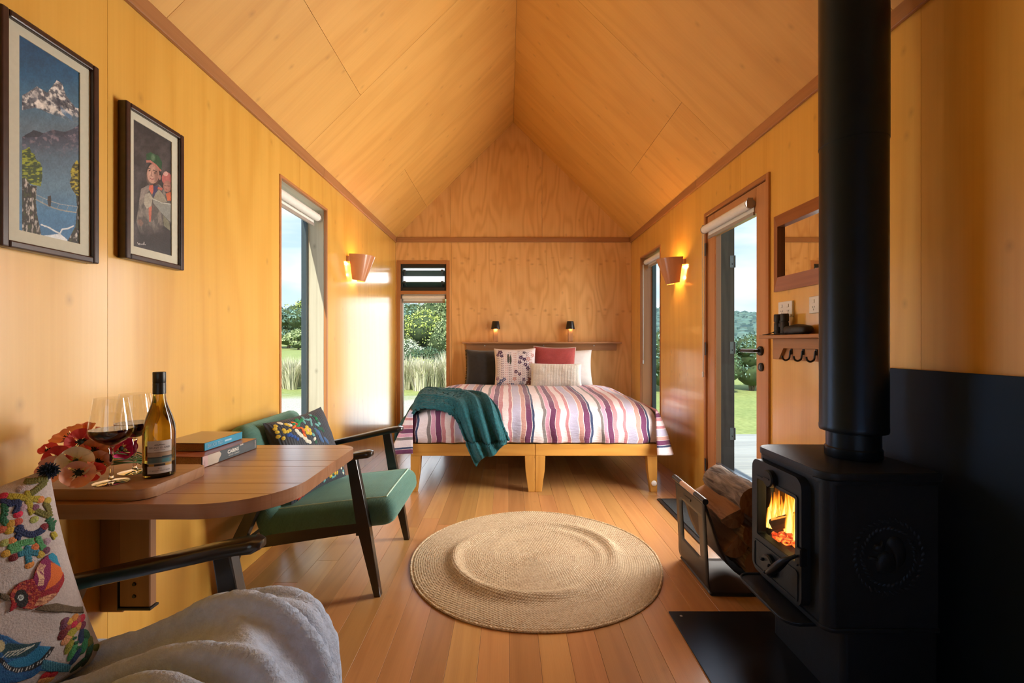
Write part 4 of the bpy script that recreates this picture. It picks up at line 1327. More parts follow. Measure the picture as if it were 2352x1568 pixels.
def floral(S, T):
    x, y = (S + 1) * 500, (1 - T) * 500          # 0..1000, y down
    k = Canvas(x, y, L3(222, 212, 214))
    r = random.Random(5)
    plum, grey, rose, blue, brown = L3(72, 44, 82), L3(150, 150, 164), L3(196, 150, 146), L3(84, 98, 134), L3(132, 84, 78)
    def frond(x0, y0, n, dy, w, col, lean_=0):
        for i in range(n):
            yy = y0 + i * dy
            for sd in (-1, 1):
                k.ell(x0 + sd * w * .55 + lean_ * i, yy - w * .2, w * .55, w * .22, col, rot=-sd * .75)
    def flower(cx_, cy_, rad, col, n=5):
        for i in range(n):
            a = i * 2 * PI / n + .3
            k.ell(cx_ + math.cos(a) * rad * .6, cy_ + math.sin(a) * rad * .6, rad * .45, rad * .34, col, rot=a)
        k.ell(cx_, cy_, rad * .2, rad * .2, L3(228, 214, 210))
    cols = [grey, plum, rose, L3(60, 56, 74), rose, grey]
    for i in range(9):
        frond(90 + i * 100 + r.uniform(-10, 10), 140 + r.uniform(-60, 60), 15, 54, 34, cols[i % 6])
    for (a, b, c) in ((340, 240, 0), (395, 270, 1)):
        k.ell(a, b + 40, 24, 120, L3(64, 72, 66))
    for (a, b, d, c) in ((640, 260, 52, plum), (720, 310, 52, plum), (610, 370, 46, plum), (740, 430, 50, plum), (820, 300, 60, rose), (880, 420, 60, rose), (800, 520, 50, plum), (520, 600, 46, plum), (600, 660, 44, plum), (150, 110, 60, plum), (90, 180, 46, L3(110, 84, 120)), (180, 210, 44, plum), (170, 830, 60, blue), (110, 900, 56, blue), (240, 780, 46, blue), (480, 780, 50, rose), (870, 820, 90, brown), (800, 900, 70, brown), (940, 900, 70, brown), (720, 130, 40, L3(60, 56, 74)), (930, 200, 50, rose), (70, 760, 46, L3(150, 120, 150)), (330, 930, 46, rose), (430, 920, 46, blue), (640, 880, 56, grey), (700, 800, 44, plum)):
        flower(a, b, d, c)
    return k.c
M_print = attr_mat('printed_cotton', 0.85)
cushion('cushion', 'white cushion printed with plum and grey flowers and fronds', P(1183, 846, 4.80), (1, 0, 0.015), lean(.2), 0.445, 0.435, 0.16, M_print, 'cushions on the bed', seed=11, n=130, paint=floral)
cushion('cushion', 'long cream ribbed cushion lying in front of the red one', P(1277, 864, 4.66), (1, 0, -.01), lean(.25), 0.535, 0.27, 0.13, M_lumbar, 'cushions on the bed', pinch=.05, seed=14, n=40)

# ================================================================== ARMCHAIRS
M_cord = velvet('green_corduroy', (0.058, 0.165, 0.135), stripes=190, bscale=60, sheen=0.5, nval=.10, tint=(0.6, 1.0, 0.85))
M_ebony = wood('black_stained_beech', (0.020, 0.016, 0.014), (0.008, 0.006, 0.006), rings=3, fu=12, fv=.6, figure=.3, grain=.4, rough=0.28, coat=0.35, vary=0.05, bumps=0.03)
M_pipe_highlight = plain('piping_highlight', (0.42, 0.62, 0.52), rough=0.7)  # pale colour paints the light caught along the seat seam
XZ = Matrix(((1, 0, 0, 0), (0, 0, 1, 0), (0, 1, 0, 0), (0, 0, 0, 1)))

def slab(mb, poly, y0, y1, bev=.004):
    mb.prism(poly[::-1], y0, y1, XZ, bev=bev)

def soft_block(x0, x1, y0, y1, th, r=0.045, bulge=0.012, n=14, seed=0):
    """upholstered block with rounded rim, top at z=th"""
    mb = MB()
    bm = bmesh.new()
    bmesh.ops.create_cube(bm, size=1.0)
    for v in bm.verts:
        v.co = Vector(((x0 + x1) / 2 + v.co.x * (x1 - x0), (y0 + y1) / 2 + v.co.y * (y1 - y0), th / 2 + v.co.z * th))
    bmesh.ops.bevel(bm, geom=list(bm.edges), offset=r, segments=4, affect='EDGES', profile=.5)
    bmesh.ops.subdivide_edges(bm, edges=[e for e in bm.edges if e.calc_length() > .1], cuts=9, use_grid_fill=True)
    for v in bm.verts:
        fx = 1 - ((v.co.x - (x0 + x1) / 2) / ((x1 - x0) / 2)) ** 2
        fy = 1 - ((v.co.y - (y0 + y1) / 2) / ((y1 - y0) / 2)) ** 2
        fz = 1 - ((v.co.z - th / 2) / (th / 2)) ** 2
        if v.co.z > th * .6: v.co.z += bulge * max(0, fx) ** .5 * max(0, fy) ** .5 + .003 * nse(v.co.x * 9 + seed, v.co.y * 9, seed)
        if abs(v.co.y - (y0 + y1) / 2) > (y1 - y0) / 2 - r * .5: v.co.y += math.copysign(.008 * max(0, fz), v.co.y - (y0 + y1) / 2)
        if v.co.x > x1 - r * .5: v.co.x += .010 * max(0, fz)
    mb.bm(bm)
    return mb

def armchair(label, X, Y):
    M = Matrix.Translation((X, Y, 0))
    t = thing('armchair', label, 'armchair', (X, Y, 0), 'green corduroy armchairs')
    for sy in (-1, 1):
        yc = sy * 0.287
        mb = MB(M)
        slab(mb, [(0.287, 0), (0.316, 0), (0.268, 0.30), (0.209, 0.600), (0.166, 0.594), (0.213, 0.30)], yc - .018, yc + .018)
        mb.build('leg', M_ebony, t, grain='z')
        mb = MB(M)
        slab(mb, [(-0.400, 0), (-0.372, 0), (-0.288, 0.22), (-0.150, 0.528), (-0.196, 0.520), (-0.347, 0.22)], yc - .018, yc + .018)
        mb.build('leg', M_ebony, t, grain='z')
        a = catmull([(0.278, yc, 0.622), (0.20, yc, 0.612), (0.0, yc, 0.567), (-0.20, yc, 0.523), (-0.335, yc, 0.492)], 16)
        mb = MB(M)
        vs, fs = [], []
        n = 12
        for i, p in enumerate(a):
            q = i / 16
            w = .030 * (1 - .25 * q); h = .0155
            if i == 0: w *= .55; h *= .6
            if i == 1: w *= .95
            for k in range(n):
                an = 2 * PI * k / n
                cx_, sx_ = math.cos(an), math.sin(an)
                vs.append((p.x, p.y + math.copysign(abs(cx_) ** .35, cx_) * w, p.z + math.copysign(abs(sx_) ** .35, sx_) * h))
        for i in range(16):
            for k in range(n): fs.append((i * n + k, (i + 1) * n + k, (i + 1) * n + (k + 1) % n, i * n + (k + 1) % n))
        fs += [tuple(range(n)), tuple(16 * n + k for k in range(n))[::-1]]
        mb.add(vs, fs)
        mb.build('armrest', M_ebony, t, smooth=True, grain='x', angle=1.0)
        mb = MB(M)
        slab(mb, [(0.245, 0.268), (0.245, 0.326), (-0.300, 0.238), (-0.325, 0.180)][::-1], yc - sy * .032 - .011, yc - sy * .032 + .011)
        mb.build('side_rail', M_ebony, t, grain='x')
    MB(M).add(*seg_box((0.205, -.258, .275), (0.205, .258, .275), .022, .055)).build('front_rail', M_ebony, t, grain='y')
    MB(M).add(*seg_box((-0.300, -.258, .20), (-0.300, .258, .20), .022, .05)).build('back_rail', M_ebony, t, grain='y')
    # seat cushion, tipped backwards
    S = M @ Matrix.Translation((-0.245, 0, 0.218)) @ Matrix.Rotation(-0.118, 4, 'Y')
    mb = soft_block(0.0, 0.615, -.262, .262, .125, seed=X * 3 + Y)
    mb.v = [tuple(S @ Vector(p)) for p in mb.v]
    seat = mb.build('seat_cushion', M_cord, t, smooth=True, grain='y', angle=1.2)
    loop = []
    for (px, py, qx, qy) in ((.03, -.225, .585, -.225), (.585, -.225, .585, .225), (.585, .225, .03, .225), (.03, .225, .03, -.225)):
        for i in range(10):
            x_, y_ = px + (qx - px) * i / 10, py + (qy - py) * i / 10
            ex = min(1, min(x_ - .0, .615 - x_) / .05); ey = min(1, (.262 - abs(y_)) / .05)
            fx = max(0, 1 - ((x_ - .3075) / .3075) ** 2); fy = max(0, 1 - (y_ / .262) ** 2)
            loop.append(S @ Vector((x_, y_, .122 + .012 * (fx * fy) ** .5)))
    MB().tube(loop, .0042, 6, closed=True).build('piping', M_pipe_highlight, seat, smooth=True)  # seam cord in the painted highlight colour
    # back cushion
    S2 = M @ Matrix.Translation((-0.150, 0, 0.235)) @ Matrix.Rotation(-(PI / 2 + 0.31), 4, 'Y') @ Matrix.Rotation(0, 4, 'X')
    mb = soft_block(0.0, 0.515, -.262, .262, .105, r=.04, bulge=.015, seed=X * 5 + Y)
    # local x runs up the back, local z towards the sitter
    S2 = M @ Matrix(((-math.sin(.31), 0, math.cos(.31), -0.235), (0, 1, 0, 0), (math.cos(.31), 0, math.sin(.31), 0.215), (0, 0, 0, 1)))
    mb.v = [tuple(S2 @ Vector(p)) for p in mb.v]
    mb.f = [f[::-1] for f in mb.f]
    bc = mb.build('back_cushion', M_cord, t, smooth=True, grain='y', angle=1.2)
    lp = []
    for i in range(41):
        a = i / 40
        if a < .3: x_, y_ = a / .3 * .47, -.252
        elif a < .7: x_, y_ = .50, -.225 + (a - .3) / .4 * .45
        else: x_, y_ = .47 * (1 - a) / .3, .252
        lp.append(S2 @ Vector((x_, y_, .092)))
    MB().tube(lp, .003, 6).build('piping', M_cord, bc, smooth=True)
    return t
armchair('green corduroy armchair with black arms under the tall window, fully in view', -0.87, 2.285)
armchair('green corduroy armchair in the corner below the framed pictures, under a grey blanket', -0.87, 0.813)

# ------------------------------------------------------------------ embroidery
def sewn(fn, nrm, w, h, s0, t0, rx, ry, rot, mat, parent, name='embroidered_leaf', lift=.0008, dome=.0022, n=9):
    """a small raised stitched oval on a cushion face; rx, ry in metres"""
    ca, sa = math.cos(rot), math.sin(rot)
    vs = [fn(s0, t0) + nrm * (lift + dome)]
    for (q, d) in ((.6, .8), (1.0, 0.0)):
        for k in range(n):
            a = 2 * PI * k / n
            x_, y_ = q * rx * math.cos(a), q * ry * math.sin(a)
            x2, y2 = x_ * ca - y_ * sa, x_ * sa + y_ * ca
            s, t_ = max(-.995, min(.995, s0 + 2 * x2 / w)), max(-.995, min(.995, t0 + 2 * y2 / h))
            vs.append(fn(s, t_) + nrm * (lift + dome * d))
    fs = [(0, 1 + k, 1 + (k + 1) % n) for k in range(n)]
    fs += [(1 + k, 1 + n + k, 1 + n + (k + 1) % n, 1 + (k + 1) % n) for k in range(n)]
    return MB().add(vs, fs).build(name, mat, parent, smooth=True, angle=2.0)

_th = {}
def thread(rgb):
    key = tuple(rgb)
    if key not in _th:
        c = lin(*rgb)
        _th[key] = plain('thread_%d' % len(_th), c, rough=.75, nscale=260, nval=.25, bumps=.6, bscale=420)
    return _th[key]

# slate cushion with flowers on the far armchair
M_slate = velvet('slate_chevron', (0.045, 0.052, 0.068), stripes=30, bscale=160, sheen=.1)
C2, r2, u2 = (-1.005, 2.285, 0.560), (.10, .34, .02), (-.15, 0, .37)
fn2, n2_ = cushion_fn(C2, r2, u2, .40, .40, .12, seed=21)
t, _ = cushion('cushion', 'slate cushion embroidered with bright flowers on the far green armchair', C2, r2, u2, .40, .40, .12, M_slate, 'embroidered cushions', seed=21)
rr = random.Random(4)
def px2(u, v, C, r, up, w, h):
    r, up = Vector(r).normalized(), Vector(up)
    up = (up - r * up.dot(r)).normalized(); n = r.cross(up)
    q = on_plane(u, v, Vector(C) + n * .045, n) - Vector(C)
    return 2 * q.dot(r) / w, 2 * q.dot(up) / h
def sew2(cx_, cy_, rx, ry, rot, rgb, name='embroidered_flower'):
    u, v = 560 + cx_ / 6.03, 920 + cy_ / 6.03
    s, t_ = px2(u, v, C2, r2, u2, .40, .40)
    if abs(s) < .97 and abs(t_) < .97:
        sewn(fn2, n2_, .40, .40, s, t_, rx, ry, rot, thread(rgb), t, name)
Yl, Or, Rd, Gn, Tl, Bl, Wh, Dg = (216, 186, 62), (226, 120, 44), (196, 62, 40), (36, 140, 92), (112, 176, 176), (40, 84, 160), (222, 222, 206), (40, 96, 76)
for (a, b) in ((690, 300), (740, 330), (800, 250), (740, 240), (760, 280)): sew2(a, b, .016, .010, .5, Gn)
for (a, b, c, rt) in ((690, 290, Or, -.6), (720, 315, Rd, -.6), (680, 360, Or, .3), (730, 380, Rd, -.2), (790, 400, Or, -1.2), (800, 450, Rd, -1.3), (815, 490, Or, -1.2)): sew2(a, b, .017, .007, rt, c)
for (a, b) in ((850, 370), (880, 410), (890, 460), (850, 450), (835, 410)): sew2(a, b, .012, .011, 0, Yl)
sew2(860, 415, .010, .012, 0, (226, 160, 150))
for (a, b) in ((550, 400), (590, 430), (560, 430), (480, 425), (460, 375), (490, 490), (470, 330), (545, 520), (620, 410), (590, 310), (620, 330)): sew2(a, b, .010, .009, rr.random(), Yl)
for (a, b) in ((620, 470), (640, 490), (680, 510), (720, 540), (600, 480)): sew2(a, b, .010, .009, .4, Bl)
for (a, b) in ((710, 420), (740, 460), (770, 490), (820, 530), (850, 570), (530, 285), (630, 325), (880, 580)): sew2(a, b, .014, .010, -.7, Wh)
for (a, b, rt) in ((825, 215, 1.2), (820, 280, 1.5), (910, 260, 1.2), (915, 320, 1.2), (990, 340, -.8), (870, 250, -.4)): sew2(a, b, .016, .007, rt, Tl, 'embroidered_leaf')
for (a, b, rt) in ((1010, 470, -1.2), (1040, 540, -1.2), (1110, 560, -1.2), (990, 430, -1.0)): sew2(a, b, .024, .010, rt, (70, 104, 150), 'embroidered_leaf')
for (a, b) in ((930, 170), (960, 200), (985, 240), (1000, 280), (1020, 320), (1050, 390), (1070, 420), (960, 420), (930, 480), (950, 540), (970, 580), (1020, 390)): sew2(a, b, .011, .008, rr.random() * 3, rr.choice([Gn, Tl, Dg, Wh]), 'embroidered_leaf')
for i in range(26):     # the lower half, seen below the table edge
    s, t_ = rr.uniform(-.1, .88), rr.uniform(-.9, -.35)
    sewn(fn2, n2_, .40, .40, s, t_, rr.uniform(.008, .014), rr.uniform(.006, .010), rr.random() * 3, thread(rr.choice([Gn, Tl, Yl, Wh, (60, 120, 150), Yl])), t, 'embroidered_flower')
for (a, b) in ((740, 1380), (765, 1370), (790, 1330), (820, 1300), (840, 1340), (885, 1260), (880, 1300), (905, 1320), (810, 1380), (775, 1415), (730, 1420), (850, 1360)): sew2(a, b, .010, .009, 0, (206, 66, 44), 'embroidered_berry')
sew2(1265, 1000, .010, .016, 0, (232, 170, 60))

# white cushion with birds on the near armchair
M_linen = plain('ivory_linen', (0.50, 0.44, 0.43), rough=.9, nscale=200, nval=.10, bumps=.35, bscale=350)
TR, BR = at_depth(110, 1090, .93), at_depth(232, 1500, .96)
u3 = (TR - BR)
r3 = Vector((.50, .866, 0)).normalized(); r3 = (r3 - u3.normalized() * r3.dot(u3.normalized())).normalized()
W3 = H3 = .42
C3 = (TR + BR) / 2 - r3 * .205
t3, fn3 = cushion('cushion', 'ivory cushion embroidered with a red bird, blue bird and leafy wreath', C3, r3, u3, W3, H3, .13, M_linen, 'embroidered cushions', pinch=.05, seed=31, n=36)
u3 = (u3 - r3 * u3.dot(r3)).normalized(); n3_ = r3.cross(u3)
def st3(u, v):
    # where a photo point falls on the cushion: start on its middle plane, then step to the swollen face
    q = on_plane(u, v, C3, n3_) - C3
    s, t_ = 2 * q.dot(r3) / W3, 2 * q.dot(u3) / H3
    for _ in range(4):
        d = (fn3(max(-.99, min(.99, s)), max(-.99, min(.99, t_))) - C3).dot(n3_)
        q = on_plane(u, v, C3 + n3_ * d, n3_) - C3
        s, t_ = 2 * q.dot(r3) / W3, 2 * q.dot(u3) / H3
    return max(-.985, min(.985, s)), max(-.985, min(.985, t_))
KX = 3.213
def sew3(cx_, cy_, rx, ry, rot, rgb, name='embroidered_leaf', dome=.0016):
    s, t_ = st3(cx_ / KX, 1080 + cy_ / KX)
    sewn(fn3, n3_, W3, H3, s, t_, rx, ry, rot, thread(rgb), t3, name, dome=dome)
OL, MU, NV, GR_, LG, TE, BK = (104, 100, 40), (168, 154, 44), (24, 40, 84), (30, 92, 60), (76, 144, 92), (34, 110, 132), (26, 28, 40)
def sprig(pts, rgb, n, lf=.0080, wd=.0031, stem=True):
    n = int(n * 1.45)
    P_ = catmull([(a, b, 0) for a, b in pts], n)
    for i in range(n + 1):
        d = (P_[min(i + 1, n)] - P_[max(i - 1, 0)]); ang = math.atan2(-d.y, d.x)
        for sd in (-1, 1):
            off = 9.5
            cx_, cy_ = P_[i].x + math.cos(-ang + sd * 1.3) * off, P_[i].y + math.sin(-ang + sd * 1.3) * off
            sew3(cx_, cy_, lf * .62, wd, ang - sd * .75, rgb)
sprig([(190, 70), (240, 72), (300, 62), (345, 60)], OL, 5)
sprig([(340, 80), (310, 105), (270, 135), (240, 155)], OL, 6)
sprig([(60, 180), (110, 182), (160, 190), (215, 198)], MU, 6)
sprig([(205, 150), (215, 190), (220, 240), (245, 300)], MU, 7)
sprig([(215, 198), (260, 205), (290, 205)], MU, 3)
sprig([(275, 290), (320, 310), (370, 325)], OL, 4)
sprig([(350, 235), (375, 270), (390, 320)], OL, 4)
sprig([(8, 205), (40, 215), (70, 235), (110, 225), (140, 215)], NV, 6)
sprig([(130, 215), (135, 255), (120, 295)], NV, 4)
sprig([(120, 430), (180, 455), (240, 470), (290, 455), (325, 435)], NV, 8)
sprig([(150, 405), (155, 440), (135, 490)], NV, 4)
sprig([(25, 240), (35, 290), (20, 350), (40, 380)], GR_, 5)
sprig([(410, 425), (405, 385), (380, 350), (425, 375)], GR_, 5)
sprig([(75, 560), (130, 545), (190, 530), (245, 520)], LG, 7)
sprig([(85, 590), (150, 575)], LG, 4)
sprig([(290, 490), (310, 530), (330, 560)], LG, 4)
sprig([(150, 615), (210, 600), (280, 605)], TE, 5)
sprig([(210, 560), (215, 610), (220, 665)], TE, 4)
sprig([(415, 455), (430, 475)], MU, 2)
for (a, b, c) in ((25, 172, (188, 34, 66)), (138, 316, (198, 34, 72)), (345, 408, (120, 24, 40)), (138, 372, (178, 76, 60)), (85, 385, (190, 146, 56)), (75, 438, (190, 156, 50)), (15, 430, (176, 84, 56)), (310, 208, (208, 132, 76)), (268, 268, (120, 72, 96)), (180, 265, (176, 150, 164)), (155, 122, (168, 150, 150)), (265, 355, (160, 168, 90)), (365, 515, (164, 140, 156)), (278, 556, (204, 112, 62)), (92, 515, (204, 130, 72)), (38, 530, (158, 164, 92)), (50, 610, (190, 148, 56)), (105, 640, (112, 28, 38)), (318, 612, (180, 154, 56)), (358, 582, (108, 60, 84)), (228, 692, (198, 126, 56)), (370, 215, (180, 160, 60))):
    sew3(a, b, .0076, .0068, 0, c, 'embroidered_berry', .002)

def sew_shape(poly, paint, name, dome=.0018, step=.0013, label=None):
    """a stitched figure: cells of the cushion face that fall inside an outline read off the photo"""
    pts = [st3(a / KX, 1080 + b / KX) for a, b in poly]
    ss, tt = [p[0] for p in pts], [p[1] for p in pts]
    nu = max(4, int((max(ss) - min(ss)) * W3 / 2 / step)); nv = max(4, int((max(tt) - min(tt)) * H3 / 2 / step))
    gs, gt = np.linspace(min(ss), max(ss), nu + 1), np.linspace(min(tt), max(tt), nv + 1)
    cs, ct = np.meshgrid((gs[1:] + gs[:-1]) / 2, (gt[1:] + gt[:-1]) / 2)
    keep = in_poly(cs, ct, pts)
    idx = {}
    vs, fs, st = [], [], []
    def vid(i, j):
        if (i, j) not in idx:
            idx[(i, j)] = len(vs)
            vs.append(fn3(gs[i], gt[j]) + n3_ * (.0012 + dome)); st.append((gs[i], gt[j]))
        return idx[(i, j)]
    for j in range(nv):
        for i in range(nu):
            if keep[j, i]: fs.append((vid(i, j), vid(i + 1, j), vid(i + 1, j + 1), vid(i, j + 1)))
    if not fs: return
    me = MB().add(vs, fs).mesh(name, smooth=True, angle=3)
    # photo coordinates of each vertex, for the thread colours
    xy = []
    for v in vs:
        xy.append(((CX + v.x * F / v.y) * KX, (CY - (v.z - EYE) * F / v.y - 1080) * KX))
    xy = np.array(xy)
    set_paint(me, paint(xy[:, 0], xy[:, 1]))
    o = link_mesh(name, me, M_thread, t3, label=label)
    sm = o.modifiers.new('thickness', 'SOLIDIFY'); sm.thickness = .002; sm.offset = -1
M_thread = attr_mat('embroidery_thread', .75, bumps=.5, bscale=500)
red_bird = [(72, 1045), (85, 975), (72, 920), (95, 875), (140, 830), (200, 805), (250, 795), (270, 730), (310, 660), (355, 625), (410, 595), (445, 625), (470, 700), (498, 760), (498, 800), (470, 850), (430, 910), (395, 945), (330, 985), (240, 1020), (180, 1015), (130, 1000)]
def rb(x, y):
    k = Canvas(x, y, L3(150, 28, 46))
    st = nz(x * .9 + y * .3, y * 2.4 - x * .5, 16, 41, 2)
    k.put(np.clip((st - .56) * 9, 0, 1) * (x < 300), L3(214, 120, 70), .75)
    k.put(np.clip((.36 - st) * 9, 0, 1), L3(72, 14, 34), .7)
    k.poly([(245, 800), (320, 640), (360, 628), (385, 690), (370, 800), (330, 880), (290, 890)], L3(132, 26, 84))
    for o in range(6):
        k.line([(290 + o * 9, 680 + o * 4 + 0), (272 + o * 9, 740), (290 + o * 7, 800), (282 + o * 7, 850)], 2.6, L3(224, 184, 150))
    k.poly([(375, 680), (440, 690), (470, 740), (450, 800), (400, 850), (330, 885), (375, 790)], L3(214, 104, 34))
    k.poly([(355, 625), (412, 592), (445, 640), (468, 725), (410, 690), (370, 660)], L3(30, 140, 176))
    k.poly([(470, 735), (500, 760), (500, 800), (450, 890), (400, 920), (440, 840)], L3(156, 20, 32))
    k.poly([(250, 1000), (290, 940), (420, 900), (410, 950), (330, 990)], L3(216, 160, 120))
    k.put(in_poly(x, y, [(250, 1000), (290, 940), (420, 900), (410, 950), (330, 990)]) * np.clip((st - .5) * 8, 0, 1), L3(150, 84, 66))
    k.ell(158, 945, 52, 68, L3(30, 26, 28)); k.ell(153, 938, 21, 21, L3(206, 214, 214)); k.ell(153, 938, 13, 13, L3(34, 40, 44)); k.ell(154, 938, 5, 5, L3(220, 220, 220))
    k.poly([(68, 1050), (80, 970), (100, 965), (128, 985), (100, 1015)], L3(164, 30, 40))
    return k.c
sew_shape(red_bird, rb, 'embroidered_bird', label='red and orange embroidered bird')
blue_bird = [(-20, 1300), (0, 1205), (60, 1225), (150, 1275), (210, 1280), (305, 1260), (290, 1290), (405, 1300), (370, 1360), (330, 1395), (440, 1420), (530, 1440), (510, 1490), (400, 1490), (300, 1480), (240, 1530), (120, 1570), (-20, 1570)]
def bb(x, y):
    k = Canvas(x, y, L3(36, 96, 150))
    st = nz(x * .8, y * 2.0 + x * .3, 18, 43, 2)
    k.put(np.clip((st - .5) * 6, 0, 1), L3(20, 70, 130), .7)
    k.poly([(0, 1330), (60, 1270), (150, 1280), (305, 1258), (270, 1310), (190, 1370), (60, 1390)], L3(26, 66, 78))
    for o in range(5): k.line([(10 + o * 30, 1385 - o * 6), (60 + o * 34, 1340 - o * 5), (110 + o * 36, 1335 - o * 12)], 3, L3(196, 200, 190))
    k.poly([(40, 1430), (120, 1390), (200, 1370), (290, 1300), (405, 1300), (350, 1370), (230, 1450), (120, 1480)], L3(30, 116, 160))
    k.line([(10, 1400), (50, 1450), (120, 1475), (220, 1460), (310, 1410), (395, 1310)], 19, L3(24, 26, 34))
    for q in np.linspace(.05, .95, 17):
        p = catmull([(20, 1410, 0), (60, 1455, 0), (130, 1475, 0), (220, 1455, 0), (310, 1405, 0), (385, 1320, 0)], 40)[int(q * 40)]
        k.line([(p.x - 4, p.y + 11), (p.x + 5, p.y - 11)], 3, L3(206, 206, 204))
    m = in_poly(x, y, [(320, 1395), (440, 1415), (540, 1440), (510, 1495), (380, 1490), (300, 1460)])
    k.put(m.astype(float), L3(26, 92, 118)); k.put(m * (np.sin(x * .35) > .3), L3(96, 160, 180), .6)
    k.ell(0, 1295, 36, 46, L3(190, 180, 140))
    return k.c
sew_shape(blue_bird, bb, 'embroidered_bird', label='blue embroidered bird with black and white wing edge')
br = lambda x, y: Canvas(x, y, L3(96, 80, 60)).c * (0.6 + .8 * nz(x, y, 12, 47, 2))[..., None]
sew_shape([(0, 905), (45, 908), (70, 925), (65, 955), (30, 955), (0, 940)], br, 'embroidered_branch')
sew_shape([(265, 1020), (340, 985), (440, 970), (520, 985), (590, 990), (640, 985), (648, 1030), (580, 1035), (500, 1030), (420, 1035), (320, 1030)], br, 'embroidered_branch')
for (a, b, rx, rot, c) in ((525, 1285, .017, .95, (140, 136, 44)), (545, 1340, .017, .95, (60, 138, 84)), (568, 1375, .018, .75, (26, 52, 92)), (620, 1210, .015, 1.2, (26, 52, 92)), (655, 1200, .014, 1.8, (34, 94, 62)), (640, 1280, .017, 1.1, (44, 130, 84)), (675, 1320, .016, 1.0, (30, 84, 62)), (682, 1255, .012, 1.3, (104, 108, 46)), (655, 1375, .02, .9, (24, 52, 48)), (600, 1430, .02, .3, (30, 60, 50)), (725, 1300, .012, 2.2, (96, 108, 40))):
    sew3(a, b, rx, .0068, rot, c)
sprig([(560, 1230), (590, 1300), (630, 1390)], GR_, 3, lf=.006, wd=.003)
for (a, b, c) in ((575, 1075, (206, 140, 70)), (608, 1085, (176, 84, 80)), (632, 1075, (190, 40, 72)), (568, 1122, (198, 40, 74)), (530, 1110, (206, 160, 66)), (498, 1105, (112, 60, 84)), (490, 1140, (112, 60, 84)), (515, 1150, (150, 64, 58)), (480, 1190, (106, 22, 30)), (470, 1215, (106, 22, 30)), (510, 1230, (214, 150, 106)), (495, 1255, (214, 150, 106)), (555, 1180, (172, 164, 60)), (600, 1140, (204, 150, 70)), (632, 1130, (120, 50, 84)), (540, 1195, (172, 164, 60)), (340, 1520, (190, 34, 44)), (395, 1515, (180, 34, 50)), (370, 1550, (206, 150, 80)), (320, 1555, (206, 140, 80))):
    sew3(a, b, .0085, .0075, 0, c, 'embroidered_flower', .002)
# the rest of the cushion face, turned away from the window side
rq = random.Random(15)
for i in range(16):
    s0, t0 = rq.uniform(-.88, .12), rq.uniform(-.85, .85)
    an, col_ = rq.uniform(0, 2 * PI), rq.choice([OL, MU, NV, GR_, LG, TE])
    for k in range(5):
        s1, t1 = s0 + math.cos(an) * .045 * k, t0 + math.sin(an) * .045 * k
        if abs(s1) > .9 or abs(t1) > .9: break
        for sd in (-1, 1):
            sewn(fn3, n3_, W3, H3, s1 + math.cos(an + sd * 1.3) * .022, t1 + math.sin(an + sd * 1.3) * .022, .0052, .0032, an + sd * .75, thread(col_), t3, dome=.0016)
    sewn(fn3, n3_, W3, H3, max(-.92, s0 - .05 * math.cos(an)), max(-.92, min(.92, t0 - .05 * math.sin(an))), .0076, .0068, 0, thread(rq.choice([(198, 34, 72), (190, 146, 56), (204, 112, 62), (112, 28, 38)])), t3, 'embroidered_berry', dome=.002)
# pompom at the corner
pm = MB()
pc = fn3(.98, .98) + n3_ * .004
rr = random.Random(9)
for i in range(240):
    d = Vector((rr.gauss(0, 1), rr.gauss(0, 1), rr.gauss(0, 1))).normalized()
    pm.tube([pc, pc + d * rr.uniform(.014, .019)], [.0012, .0008], 4)
pm.build('pompom', plain('navy_pompom', (.012, .022, .05), rough=.9, nscale=60, nval=.7), t3, label='navy blue pompom', kind='stuff')

